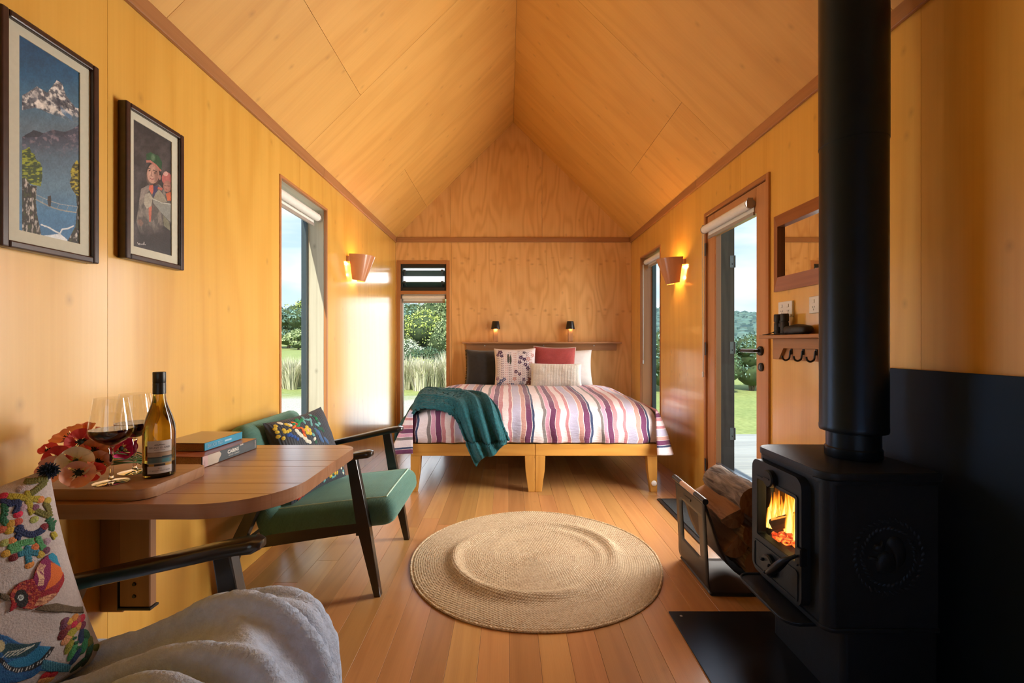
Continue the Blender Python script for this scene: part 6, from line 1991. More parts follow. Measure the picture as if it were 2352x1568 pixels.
ring3 = MB(); ring(ring3, rrect(DY0 + .016, DY1 - .016, DZ0 + .014, gz0 - .026, .012, 5), rrect(DY0 + .022, DY1 - .022, DZ0 + .020, gz0 - .032, .010, 5), DX - .003, DX); ring3.build('lower_bezel', M_iron, door, smooth=True, angle=.5)
Rm = Matrix.Rotation(-PI / 2, 4, 'Y')
k1 = MB(Matrix.Translation((DX, 1.606, .628)) @ Rm).lathe([(0, .020), (.026, .020), (.030, .016), (.030, 0)], 28).build('air_dial', M_iron2, door, smooth=True, angle=.5)
MB().add(*seg_box((DX - .021, 1.590, .628), (DX - .021, 1.622, .628), .004, .004)).build('dial_grip', M_iron2, k1)
k2 = MB(Matrix.Translation((DX, 1.612, .318)) @ Rm).lathe([(0, .018), (.034, .018), (.038, .013), (.038, 0)], 28).build('air_dial', M_iron2, door, smooth=True, angle=.5)
for a in (.6, 2.7, 4.8):
    MB().ell((DX - .020, 1.612 + .024 * math.cos(a), .318 + .024 * math.sin(a)), .008, .006, .006).build('dial_knob', M_iron2, k2, smooth=True)
lt = B('latch', M_iron2, door, DX - .012, DX + .012, DY0 - .014, DY0 + .012, .400, .455, .003)
hp = [(DX - .016, DY0 + .003, .428), (DX - .040, DY0 + .020, .405), (DX - .052, DY0 + .052, .365), (DX - .058, DY0 + .085, .332)]
MB().tube(catmull(hp, 14), [.006, .006, .006, .007, .009, .0115, .013, .014, .0145, .0145, .014, .013, .012, .011, .009], 12).build('handle', M_iron2, door, smooth=True)
for zz in (.30, .62):
    MB().tube([(DX + .016, DY1 + .006, zz - .018), (DX + .016, DY1 + .006, zz + .018)], .008, 10).build('hinge', M_iron2, door, smooth=True)
# ash lip
lip = rrect_front(0.872, SX0 + .02, 1.425, 1.735, .045)
MB().prism(lip, .218, .226, bev=.002).build('ash_lip', M_iron, st, smooth=True, angle=.5)
rim = [(p[0], p[1], .228) for p in arc(.917, 1.690, .045, PI / 2, PI, 8) + arc(.917, 1.470, .045, PI, 1.5 * PI, 8)]
rim = [(SX0, 1.735, .228)] + rim + [(SX0, 1.425, .228)]
MB().tube(rim, .004, 8).build('lip_rim', M_iron, st, smooth=True)
# fire inside: burning logs, embers, flames
M_log_fire = plain('charred_log', (.09, .035, .015), rough=.9, nscale=24, nval=.5)
m, nt, b = new_mat('glowing_embers')
tc = nd(nt, 'ShaderNodeTexCoord'); n1 = nd(nt, 'ShaderNodeTexNoise', Vector=tc.outputs['Object'], Scale=60.0, Detail=4.0)
cc = ramp(nt, n1.outputs['Fac'], [(.36, (.02, .004, .002)), (.50, (.75, .05, .01)), (.64, (1.0, .34, .05))])
nt.links.new(cc, b.inputs['Emission Color']); b.inputs['Emission Strength'].default_value = 1.5; b.inputs['Base Color'].default_value = (.02, .01, .01, 1)
M_ember = m
def fire_log(label, p, q, r, seed):
    t = thing('burning_log', label, 'log', p, 'burning logs in the stove')
    rr = random.Random(seed)
    P_ = catmull([p, (Vector(p) + Vector(q)) / 2 + Vector((0, 0, .004)), q], 10)
    mb = MB(); n = 9; ph = [rr.uniform(.78, 1.18) for _ in range(n)]
    d = (Vector(q) - Vector(p)).normalized(); a = d.cross(Vector((0, 0, 1))).normalized(); b_ = a.cross(d)
    vs = [pp + (a * math.cos(2 * PI * k / n) + b_ * math.sin(2 * PI * k / n)) * r * ph[k] * (1 + .04 * rr.uniform(-1, 1)) for pp in P_ for k in range(n)]
    fs = [(i * n + k, i * n + (k + 1) % n, (i + 1) * n + (k + 1) % n, (i + 1) * n + k) for i in range(10) for k in range(n)]
    fs += [tuple(range(n))[::-1], tuple(10 * n + k for k in range(n))]
    mb.add(vs, fs).build('wood', M_log_fire, t)
    gl = MB(); gl.add(*seg_box(Vector(p) + Vector((-.002, 0, r * .98)), Vector(q) + Vector((-.002, 0, r * .98)), r * 1.1, .004)); gl.build('glowing_edge', emit('log_glow_%d' % seed, (1.0, .36, .06), .9), t)
fire_log('split log burning across the middle of the fire window', (.985, 1.692, .428), (1.085, 1.600, .500), .024, 3)
fire_log('charred log lying low in the embers of the stove', (1.10, 1.69, .412), (1.14, 1.50, .415), .024, 4)
eb = MB()
rr = random.Random(12)
for i in range(150):
    x_, y_ = rr.uniform(.975, 1.20), rr.uniform(1.44, 1.705)
    eb.ell((x_, y_, .388 + rr.uniform(0, .028) * (1 - abs(y_ - 1.52) * 3)), rr.uniform(.010, .018), rr.uniform(.010, .018), rr.uniform(.008, .014), 7, 5)
eb.build('embers', M_ember, label='bed of glowing orange embers in the stove', cat='embers', kind='stuff')
m, nt, b = new_mat('flame')
nt.nodes.remove(b)
tc = nd(nt, 'ShaderNodeTexCoord'); sp_ = nd(nt, 'ShaderNodeSeparateXYZ', Vector=tc.outputs['UV'])
ns = nd(nt, 'ShaderNodeTexNoise', Vector=nd(nt, 'ShaderNodeMapping', Vector=tc.outputs['UV'], Scale=(9, 3, 1)).outputs[0], Scale=1.0, Detail=3.0, Distortion=.8)
edge = math_(nt, 'SUBTRACT', 1.0, math_(nt, 'ABSOLUTE', math_(nt, 'MULTIPLY', math_(nt, 'SUBTRACT', sp_.outputs[0], .5), 2.0)))
den = math_(nt, 'MULTIPLY', math_(nt, 'ADD', edge, -.05), math_(nt, 'ADD', ns.outputs['Fac'], .25))
den = math_(nt, 'MULTIPLY', den, math_(nt, 'SUBTRACT', 1.12, sp_.outputs[1]))
fc = ramp(nt, den, [(.02, (.9, .16, .01)), (.22, (1.0, .42, .03)), (.42, (1.0, .80, .26))])
em = nd(nt, 'ShaderNodeEmission', Color=fc, Strength=1.7)
tr_ = nd(nt, 'ShaderNodeBsdfTransparent')
mx = nt.nodes.new('ShaderNodeMixShader')
al = nd(nt, 'ShaderNodeClamp', Value=math_(nt, 'MULTIPLY', math_(nt, 'SUBTRACT', den, .03), 4.5))
nt.links.new(al.outputs[0], mx.inputs[0]); nt.links.new(tr_.outputs[0], mx.inputs[1]); nt.links.new(em.outputs[0], mx.inputs[2])
nt.links.new(mx.outputs[0], nt.nodes['Material Output'].inputs['Surface'])
M_flame = m
fl = thing('flames', 'yellow flames rising behind the stove glass', 'fire', (1.1, 1.56, .42))
rr = random.Random(8)
for i in range(21):
    ra_ = 1.53 + .215 * (i + .5) / 21; x_ = min(rr.uniform(.99, 1.12), 1.708 / ra_); y_ = x_ * ra_
    hgt, wd = rr.uniform(.07, .20) * (1.15 - .35 * i / 21), rr.uniform(.014, .030)
    base = .41 + .02 * rr.random()
    ang = rr.uniform(-.5, .5) + 1.0
    ph = rr.uniform(0, 6)
    dxy = Vector((math.cos(ang) * .35, 1.0, 0)).normalized()
    nf = Vector((dxy.y, -dxy.x, 0))
    for lay in (0, 1):
        def fn(i_, j_, lay=lay):
            w = wd * (math.sin(PI * min(1, .18 + .82 * j_)) ** .8 * (1 - j_) + .02)
            p = Vector((x_, y_, base + hgt * j_)) + (dxy if lay == 0 else nf) * (i_ - .5) * 2 * w + dxy * .012 * math.sin(ph + j_ * 5) * j_
            return p + nf * .012 * math.cos((i_ - .5) * PI) * (1 - lay)
        mb = MB().grid(fn, 8, 14)
        me = mb.mesh('flame_tongue', smooth=True, angle=3)
        vert_uv(me, [(a / 8, b_ / 14) for b_ in range(15) for a in range(9)])
        link_mesh('flame_tongue', me, M_flame, fl)
point_lamp('fire_glow', (1.05, 1.56, .50), 1.1, (1.0, .42, .10), .04)

# flue
fx, fy_ = 1.188, 1.565
t = thing('flue_pipe', 'tall round black flue pipe rising from the stove', 'flue', (fx, fy_, .717))
T = Matrix.Translation((fx, fy_, 0))
MB(T).lathe([(.080, .717), (.082, .722), (.082, .748), (.080, .750), (.078, .752), (.078, .80), (.080, .802), (.080, .82), (0, .82)], 48).build('collar', M_flue, t, smooth=True, angle=.5)
MB(T).lathe([(0, .806), (.085, .806), (.0965, .806), (.0985, .812), (.0985, .824), (.0975, .826), (.0975, 1.792), (.0, 1.792)], 64).build('outer_pipe', M_flue, t, smooth=True, angle=.5)
MB(T).lathe([(.0975, 1.785), (.0992, 1.787), (.0992, 3.30), (.098, 3.30)], 64).build('outer_pipe', M_flue, t, smooth=True, angle=.5)
pl = [(0.10, 0), (.14, 0)]

# ------------------------------------------------------------------ log holder
M_holder = plain('matt_black_steel', (0.014, 0.014, 0.0145), rough=.42, nscale=30, nval=.1)
M_beech = wood('beech_rod', (.60, .36, .24), (.46, .26, .16), rings=3, fu=14, fv=.5, figure=.2, grain=.35, rough=.5, vary=.03)
HX0, HX1, HY0, HY1 = 0.872, 1.315, 1.985, 2.330
lh = thing('log_holder', 'black steel log holder with wooden rods as handles', 'log holder', ((HX0 + HX1) / 2, (HY0 + HY1) / 2, 0))
# U-shaped sheet: near upright, curved bottom, far upright
top = .405
prof_ = [(HX0 - .012, top), (HX0 - .006, .30), (HX0 + .004, .12), (HX0 + .006, .05), (HX0 + .018, .018), (HX0 + .05, .003), (HX1 - .05, .003), (HX1 - .018, .018), (HX1 - .006, .05), (HX1 - .004, .12), (HX1 + .004, .30), (HX1 + .010, top)]
PQ = catmull([(p[0], 0, p[1]) for p in prof_], 88)
cut = lambda y, z: HY0 + .075 < y < HY1 - .075 and .135 < z < .335
ys = [HY0, HY0 + .03, HY0 + .075] + [HY0 + .075 + (HY1 - HY0 - .15) * i / 8 for i in range(1, 8)] + [HY1 - .075, HY1 - .03, HY1]
def sheet_side(lo, hi, name):
    mb = MB()
    for i in range(lo, hi):
        a, b_ = PQ[i], PQ[i + 1]
        for j in range(len(ys) - 1):
            ym, zm = (ys[j] + ys[j + 1]) / 2, (a.z + b_.z) / 2
            if cut(ym, zm): continue
            mb.add([(a.x, ys[j], a.z), (a.x, ys[j + 1], a.z), (b_.x, ys[j + 1], b_.z), (b_.x, ys[j], b_.z)], [(0, 1, 2, 3)])
    o = mb.build(name, M_holder, lh, weld=True, smooth=True, angle=.6)
    s_ = o.modifiers.new('thickness', 'SOLIDIFY'); s_.thickness = .004; s_.offset = 0
sheet_side(0, 88, 'bent_sheet')
for xx in (HX0 - .014, HX1 + .012):
    MB().tube([(xx, HY0 + .09, top + .012), (xx, HY1 - .09, top + .012)], .0125, 14).build('wooden_rod', M_beech, lh, smooth=True, grain='y')
    for (a, b_) in ((HY0 - .012, HY0 + .09), (HY1 - .09, HY1 + .012)):
        MB().tube([(xx, a, top + .012), (xx, b_, top + .012)], .0133, 14).build('rod_sleeve', M_holder, lh, smooth=True)
# inner leather sling that carries the logs
M_sling = plain('dark_leather_sling', (.030, .020, .015), rough=.55, nscale=40, nval=.25)
SL = catmull([(HX0 - .010, 0, top + .005), (HX0 + .030, 0, .30), (HX0 + .062, 0, .20), (HX0 + .12, 0, .105), ((HX0 + HX1) / 2, 0, .060), (HX1 - .12, 0, .105), (HX1 - .062, 0, .20), (HX1 - .03, 0, .30), (HX1 + .008, 0, top + .005)], 40)
sg = MB().grid(lambda i, j: (SL[int(round(j * 40))].x, HY0 + .012 + (HY1 - HY0 - .024) * i, SL[int(round(j * 40))].z), 8, 40).build('sling', M_sling, lh, smooth=True, angle=2)
s_ = sg.modifiers.new('thickness', 'SOLIDIFY'); s_.thickness = .004
B('brand_mark', M_black, lh, HX0 - .0145, HX0 - .0125, 2.135, 2.205, .361, .369)
MB().ell((HX0 - .012, 2.222, .368), .0006, .004, .009).build('flame_emblem', M_black, lh)

# firewood in the holder
def bark_mat(name, c1, c2):
    m, nt, b = new_mat(name)
    tc = nd(nt, 'ShaderNodeTexCoord')
    mp = nd(nt, 'ShaderNodeMapping', Vector=tc.outputs['Object'], Scale=(40, 7, 40))
    n1 = nd(nt, 'ShaderNodeTexNoise', Vector=mp.outputs[0], Scale=1.0, Detail=5.0, Distortion=.6)
    nt.links.new(ramp(nt, n1.outputs['Fac'], [(.3, c2), (.5, [(x + y) / 2 for x, y in zip(c1, c2)]), (.68, c1)]), b.inputs['Base Color'])
    b.inputs['Roughness'].default_value = .9
    bump(nt, b, n1.outputs['Fac'], .9, .012)
    return m
M_bark = bark_mat('grey_bark', (.34, .25, .19), (.05, .03, .02))
M_split = wood('split_timber', (.36, .19, .09), (.17, .075, .03), rings=7, fu=7, fv=.6, figure=.5, grain=.5, gu=150, gv=6, rough=.85, vary=.15)
def log(label, x_, z_, r, y0, y1, rot, seed, half=False):
    rr = random.Random(seed)
    c = Vector((x_, (y0 + y1) / 2, z_))
    t = thing('firewood_log', label, 'log', (c.x, c.y, z_ - r), 'firewood in the holder')
    n, mseg = 16, 12
    ph = [1 + .16 * nse(math.cos(2 * PI * k / n) * 1.6 + seed, math.sin(2 * PI * k / n) * 1.6, seed) + rr.uniform(-.05, .05) for k in range(n)]
    def pt(k, j, s=1.0):
        a = 2 * PI * k / n
        rad = r * ph[k % n] * s * (1 + .09 * nse(j * .9, k * .7, seed) + .07 * nse(j * 2.3, k * 1.9, seed + 5))
        X, Z = rad * math.cos(a), rad * math.sin(a)
        if half and Z > r * .12: Z = r * .12 + .05 * (Z - r * .12) + .003 * nse(X * 90, j, seed)
        c_, s_ = math.cos(rot), math.sin(rot)
        return (x_ + X * c_ - Z * s_ + .006 * math.sin(j * .5 + seed), y0 + (y1 - y0) * j / mseg, z_ + X * s_ + Z * c_)
    vs = [pt(k, j) for j in range(mseg + 1) for k in range(n)]
    fs = [(j * n + k, j * n + (k + 1) % n, (j + 1) * n + (k + 1) % n, (j + 1) * n + k)[::-1] for j in range(mseg) for k in range(n)]
    MB().add(vs, fs).build('bark', M_bark if not half else M_bark, t, smooth=True, angle=.9, grain='y')
    for j, sg_ in ((0, -1), (mseg, 1)):
        ring_ = [pt(k, j) for k in range(n)]
        cc = (sum(p[0] for p in ring_) / n, ring_[0][1] + sg_ * .002, sum(p[2] for p in ring_) / n)
        MB().add(ring_ + [cc], [((k + 1) % n, k, n) if sg_ > 0 else (k, (k + 1) % n, n) for k in range(n)]).build('cut_end', M_split, t, grain='z')
    if half:
        vs = [pt(k, j) for j in range(mseg + 1) for k in range(1, n // 2)]
        w_ = n // 2 - 1
        vs = [(v[0] - .0008 * math.sin(rot), v[1], v[2] + .0012) for v in vs]
        fs = [(j * w_ + k, j * w_ + k + 1, (j + 1) * w_ + k + 1, (j + 1) * w_ + k)[::-1] for j in range(mseg) for k in range(w_ - 1)]
        MB().add(vs, fs).build('split_face', M_split, t, smooth=True, grain='y')
log('round bark log at the bottom of the holder', 1.085, .150, .068, 1.96, 2.32, .3, 1)
log('split log leaning low against the sling', .985, .225, .060, 1.99, 2.34, .9, 2, True)
log('bark log low in the holder towards the stove', 1.195, .210, .062, 1.95, 2.31, .2, 3)
log('split log showing brown wood in the middle of the pile', 1.075, .285, .064, 1.95, 2.30, -.4, 4, True)
log('split log on top of the pile with a ragged torn side', .985, .355, .055, 1.98, 2.33, .5, 5, True)
log('thick grey bark log topmost in the holder', 1.075, .415, .066, 1.97, 2.33, .1, 6)
log('bark log at the top of the pile behind the stove', 1.195, .340, .064, 1.96, 2.30, .7, 7)

# ------------------------------------------------------------------ door mat
M_mat = plain('charcoal_mat_pile', (.030, .036, .040), rough=.95, nscale=300, nval=.7, bumps=.6, bscale=400)
t = thing('door_mat', 'charcoal door mat with a rubber edge lying inside the door', 'door mat', (1.22, 2.86, 0))
MB().prism(rrect(1.055, 1.395, 2.50, 3.22, .012, 4), .0005, .007, bev=.002).build('rubber_edge', M_black, t, smooth=True, angle=.5)
MB().prism(rrect(1.080, 1.370, 2.525, 3.195, .008, 4), .0071, .012, bev=.001).build('pile', M_mat, t, smooth=True, angle=.5)

# ------------------------------------------------------------------ rug
M_jute = None
m, nt, b = new_mat('braided_jute')
tc = nd(nt, 'ShaderNodeTexCoord'); sp_ = nd(nt, 'ShaderNodeSeparateXYZ', Vector=tc.outputs['UV'])
n1 = nd(nt, 'ShaderNodeTexNoise', Vector=nd(nt, 'ShaderNodeMapping', Vector=tc.outputs['UV'], Scale=(60, 60, 1)).outputs[0], Scale=1.0, Detail=2.0)
n2 = nd(nt, 'ShaderNodeTexNoise', Vector=nd(nt, 'ShaderNodeMapping', Vector=tc.outputs['UV'], Scale=(4, 4, 1)).outputs[0], Scale=1.0, Detail=2.0)
row = math_(nt, 'FRACT', math_(nt, 'MULTIPLY', sp_.outputs[1], 56.0))
tw_ = math_(nt, 'SINE', math_(nt, 'ADD', math_(nt, 'MULTIPLY', sp_.outputs[0], 470.0), math_(nt, 'MULTIPLY', math_(nt, 'ABSOLUTE', math_(nt, 'SUBTRACT', row, .5)), 7.0)))
c0 = ramp(nt, n1.outputs['Fac'], [(.25, lin(170, 142, 108)), (.5, lin(216, 194, 158)), (.75, lin(240, 224, 194))])
c0 = mixc(nt, .35, c0, ramp(nt, n2.outputs['Fac'], [(.35, lin(192, 160, 126)), (.65, lin(224, 196, 158))]))
c0 = mixc(nt, math_(nt, 'MULTIPLY', math_(nt, 'ADD', math_(nt, 'MULTIPLY', tw_, -.5), .5), .24), c0, lin(110, 80, 52))
nt.links.new(c0, b.inputs['Base Color']); b.inputs['Roughness'].default_value = .9
hgt = math_(nt, 'ADD', math_(nt, 'MULTIPLY', tw_, .5), math_(nt, 'MULTIPLY', n1.outputs['Fac'], .8))
bump(nt, b, hgt, .6, .006)
M_jute = m
RC, RR = Vector((.140, 2.347, 0)), .622
NR, NA, SUB = 56, 360, 4
def rug_pt(a, rho):
    ang = 2 * PI * a
    wob = 1 + .012 * math.sin(2 * ang + 1.2) + .006 * math.sin(5 * ang) + .004 * nse(math.cos(ang) * 3, math.sin(ang) * 3, 2)
    r = RR * rho * wob
    row_ = (rho * NR) % 1.0
    z = .0055 + .0036 * math.sin(PI * row_) ** .6
    # the rug has ruckled into a raised ring
    q = math.cos(ang - math.radians(215))
    amp = .034 * (.25 + .75 * max(0, q) ** .8) + .022 * max(0, math.cos(ang - math.radians(35))) ** 1.5
    z += amp * math.exp(-((rho - (.640 + .03 * math.sin(ang * 2 + .4))) / .055) ** 2)
    z += .012 * math.exp(-((rho - .54) / .05) ** 2) * max(0, -q)
    if rho > .985: z = max(.002, z - .004)
    return (RC.x + r * math.cos(ang), RC.y + r * math.sin(ang), z)
mb = MB()
mb.grid(lambda i, j: rug_pt(i, .004 + .996 * j), NA, NR * SUB, closeu=True)
me = mb.mesh('rug', smooth=True, angle=3)
uv = [((i / NA), (.004 + .996 * j / (NR * SUB))) for j in range(NR * SUB + 1) for i in range(NA)]
# arc length along each braid row so that the twist keeps its pitch
uv = [(math.pi * 2 * .62 * (round(v * NR) / NR) * u, v) for (u, v) in uv]
vert_uv(me, uv)
ro = link_mesh('rug', me, M_jute, label='round braided jute rug with ruckled rings on the floorboards', cat='rug')
ed = MB().tube([(rug_pt(i / 200, 1.0)[0], rug_pt(i / 200, 1.0)[1], .005) for i in range(200)], .0052, 8, closed=True)
ed.build('edge_braid', M_jute, ro, smooth=True, grain='y')

# ------------------------------------------------------------------ mirror, sockets, hook shelf, binoculars on the right wall
M_mirror_frame = wood('mirror_frame_jarrah', (0.40, 0.15, 0.06), (0.24, 0.075, 0.028), rings=4, fu=12, fv=.6, figure=.3, grain=.4, rough=.4, coat=.2, vary=.06, knots=.5)
t = thing('mirror', 'wall mirror in a wide timber frame partly hidden behind the flue', 'mirror', (XR, 2.1, 1.374))
MY0, MY1, MZ0, MZ1, FWD = 1.80, 2.390, 1.372, 1.766, .068
def mitre(p, q, pi_, qi, grain, name='frame_bar'):
    # outer edge thin, inner edge raised
    x0, x1, xb = XR - .012, XR - .034, XR - .0015
    vs = [(x0, *p), (x0, *q), (x1, *qi), (x1, *pi_), (xb, *p), (xb, *q), (xb, *qi), (xb, *pi_)]
    fs = [(0, 1, 2, 3), (4, 7, 6, 5), (0, 4, 5, 1), (1, 5, 6, 2), (2, 6, 7, 3), (3, 7, 4, 0)]
    me = MB().add(vs, fs).mesh(name)
    bm = bmesh.new(); bm.from_mesh(me); bmesh.ops.recalc_face_normals(bm, faces=bm.faces); bm.to_mesh(me); bm.free()
    grain_uv(me, grain); link_mesh(name, me, M_mirror_frame, t)
a, b_, c, d = (MY0, MZ0), (MY1, MZ0), (MY1, MZ1), (MY0, MZ1)
ai, bi, ci_, di = (MY0 + FWD, MZ0 + FWD), (MY1 - FWD, MZ0 + FWD), (MY1 - FWD, MZ1 - FWD), (MY0 + FWD, MZ1 - FWD)
mitre(a, b_, ai, bi, 'y'); mitre(b_, c, bi, ci_, 'z'); mitre(c, d, ci_, di, 'y'); mitre(d, a, di, ai, 'z')
m, nt, bb_ = new_mat('silvered_glass')
bb_.inputs['Base Color'].default_value = (.88, .89, .88, 1); bb_.inputs['Metallic'].default_value = 1.0; bb_.inputs['Roughness'].default_value = .012
B('mirror_glass', m, t, XR - .014, XR - .004, MY0 + FWD * .9, MY1 - FWD * .9, MZ0 + FWD * .9, MZ1 - FWD * .9)

def outlet(label, y0, y1, z0, z1):
    t = thing('power_socket', label, 'socket', (XR, (y0 + y1) / 2, z0), 'white power sockets')
    B('plate', M_white, t, XR - .012, XR - .0005, y0, y1, z0, z1, .003, seg=2)
    ym, zm = (y0 + y1) / 2, (z0 + z1) / 2
    for (dy) in (-.026, .026):
        for dz in (.014,):
            sw = B('switch', M_white, t, XR - .0155, XR - .0115, ym + dy - .007, ym + dy + .007, zm + dz - .006, zm + dz + .010, .001)
        for (a, b_) in ((-.006, .35), (.006, -.35)):
            MB(Matrix.Translation((XR - .0122, ym + dy + a, zm - .010)) @ Matrix.Rotation(b_, 4, 'X')).box(-.0005, .0005, -.001, .001, -.004, .004).build('pin_slot', M_black, t)
        MB().box(XR - .0127, XR - .0117, ym + dy - .001, ym + dy + .001, zm - .026, zm - .018).build('pin_slot', M_black, t)
outlet('white wall socket above the binoculars', 2.238, 2.352, 1.238, 1.316)
outlet('white wall socket next to the flue under the mirror', 1.995, 2.112, 1.242, 1.320)

t = thing('hook_shelf', 'narrow timber shelf with a row of coat hooks beside the door', 'shelf', (XR, 2.05, 1.018))
B('shelf_board', M_shelf, t, XR - .092, XR - .0005, 1.80, 2.392, 1.128, 1.146, .004, grain='y', seg=2)
bp = [(1.66, 1.128), (1.66, 1.018), (1.70, 1.018), (1.735, 1.018), (2.225, 1.055)]
poly = [(2.362, 1.127), (1.82, 1.127), (1.82, 1.022), (2.362, 1.022)]
MB().prism(poly[::-1], XR - .022, XR - .0005, YZ, bev=.003).build('back_board', M_shelf, t, grain='y')
MB().prism([(2.352, 1.1275), (2.352, 1.024), (2.300, 1.024), (2.262, 1.082), (1.93, 1.082), (1.892, 1.024), (1.83, 1.024), (1.83, 1.1275)], XR - .040, XR - .0225, YZ, bev=.002).build('profiled_board', M_shelf, t, grain='y')
for yy in (2.222, 2.132, 2.042, 1.952):
    hk = MB().tube(catmull([(XR - .024, yy, 1.066), (XR - .030, yy, 1.066), (XR - .032, yy, 1.050), (XR - .036, yy, 1.030), (XR - .052, yy, 1.022), (XR - .066, yy, 1.030), (XR - .070, yy, 1.044)], 18), .0045, 8).build('hook', M_black, t, smooth=True)
    B('hook_plate', M_black, hk, XR - .027, XR - .0225, yy - .007, yy + .007, 1.050, 1.078, .002)

# binoculars and their pouch
M_rubber = plain('black_rubber', (.012, .013, .015), rough=.55, nscale=60, nval=.2)
t = thing('binoculars', 'small black binoculars standing upright on the hook shelf', 'binoculars', (1.365, 2.27, 1.1465))
for yy in (2.297, 2.243):
    bt = MB(Matrix.Translation((1.365, yy, 1.1465))).lathe([(0, 0), (.019, 0), (.0195, .004), (.0195, .018), (.0175, .022), (.0185, .030), (.0185, .058), (.0165, .062), (.0165, .066), (.0190, .068), (.0190, .100), (.0175, .104), (.013, .104), (.012, .098), (0, .098)], 24).build('barrel', M_rubber, t, smooth=True, angle=.5)
    MB(Matrix.Translation((1.365, yy, 1.2446))).lathe([(0, 0), (.0122, .0)], 20).build('lens', M_iron2, bt)
MB().box(1.357, 1.373, 2.258, 2.282, 1.185, 1.205, .002).build('bridge', M_rubber, t)
MB(Matrix.Translation((1.365, 2.27, 1.206))).lathe([(0, .012), (.008, .012), (.0085, 0)], 14).build('focus_wheel', M_rubber, t)
strap = catmull([(1.345, 2.300, 1.160), (1.335, 2.33, 1.152), (1.33, 2.365, 1.149), (1.345, 2.375, 1.150), (1.35, 2.33, 1.149), (1.34, 2.29, 1.149), (1.335, 2.24, 1.152), (1.345, 2.20, 1.150)], 30)
MB().tube(strap, .006, 8, flat=.35).build('strap', M_rubber, t, smooth=True)
pm = MB()
def pouch(i, j):
    a = 2 * PI * i
    tt = j * PI
    return Vector((1.362 + .038 * math.sin(tt) ** .6 * math.copysign(abs(math.cos(a)) ** .7, math.cos(a)), 2.135 - .085 * math.cos(tt) * 1.0, max(1.1468, 1.168 + .024 * math.sin(tt) ** .5 * math.copysign(abs(math.sin(a)) ** .7, math.sin(a)) + .004 * nse(i * 6, j * 6, 3))))
pm.grid(pouch, 24, 18, closeu=True)
pm.build('pouch', M_rubber, smooth=True, angle=2, label='soft black pouch lying beside the binoculars', cat='pouch')

# ================================================================== OUTSIDE
def gz(x_, y_):
    return -0.32 + max(0, y_ - 16) * .024 + .04 * nse(x_ * .15, y_ * .15, 3)
m, nt, b = new_mat('lawn')
tc = nd(nt, 'ShaderNodeTexCoord')
n1 = nd(nt, 'ShaderNodeTexNoise', Vector=tc.outputs['Object'], Scale=.6, Detail=5.0)
n2 = nd(nt, 'ShaderNodeTexNoise', Vector=tc.outputs['Object'], Scale=14.0, Detail=3.0)
c = ramp(nt, n1.outputs['Fac'], [(.3, (.20, .27, .07)), (.7, (.33, .37, .11))])
c = mixc(nt, .5, c, ramp(nt, n2.outputs['Fac'], [(.3, (.14, .20, .05)), (.7, (.42, .46, .18))]))
sp_ = nd(nt, 'ShaderNodeSeparateXYZ', Vector=tc.outputs['Object'])
n3 = nd(nt, 'ShaderNodeTexNoise', Vector=tc.outputs['Object'], Scale=1.2, Detail=2.0)
# gravel apron round the cabin on the window side
gx_ = math_(nt, 'ADD', sp_.outputs[1], math_(nt, 'MULTIPLY', n3.outputs['Fac'], 2.0))
gf = nd(nt, 'ShaderNodeClamp', Value=math_(nt, 'SUBTRACT', 13.4, gx_))
gf2 = nd(nt, 'ShaderNodeClamp', Value=math_(nt, 'SUBTRACT', 1.5, sp_.outputs[0]))
gr_ = ramp(nt, nd(nt, 'ShaderNodeTexNoise', Vector=tc.outputs['Object'], Scale=40.0, Detail=3.0).outputs['Fac'], [(.3, (.30, .28, .24)), (.7, (.62, .60, .54))])
c = mixc(nt, math_(nt, 'MULTIPLY', gf.outputs[0], gf2.outputs[0]), c, gr_)
nt.links.new(c, b.inputs['Base Color']); b.inputs['Roughness'].default_value = .95
mb = MB().grid(lambda i, j: (-120 + 260 * i, -30 + 190 * j, gz(-120 + 260 * i, -30 + 190 * j)), 65, 48)
mb.build('ground', m, kind='structure', smooth=True, angle=2, origin=(0, 0, 0))

def leaf_mat(name, c1, c2, trans=.35):
    m, nt, b = new_mat(name)
    gi = nd(nt, 'ShaderNodeNewGeometry')
    c = ramp(nt, gi.outputs['Random Per Island'], [(0, c2), (.6, c1), (1, [min(1, x * 1.35) for x in c1])])
    nt.links.new(c, b.inputs['Base Color'])
    b.inputs['Roughness'].default_value = .6
    return m
LEAF = [leaf_mat('leaf_lime', (.50, .58, .13), (.24, .33, .07)), leaf_mat('leaf_olive', (.38, .45, .22), (.17, .24, .11)), leaf_mat('leaf_dark', (.10, .19, .10), (.04, .09, .06)), leaf_mat('leaf_sage', (.55, .59, .47), (.30, .35, .27)), leaf_mat('leaf_blue', (.18, .31, .26), (.08, .15, .14))]
M_twig = plain('twig_bark', (.16, .12, .08), rough=.9)
M_core = plain('shade_foliage', (.05, .08, .03), rough=.95, nscale=6, nval=.4)

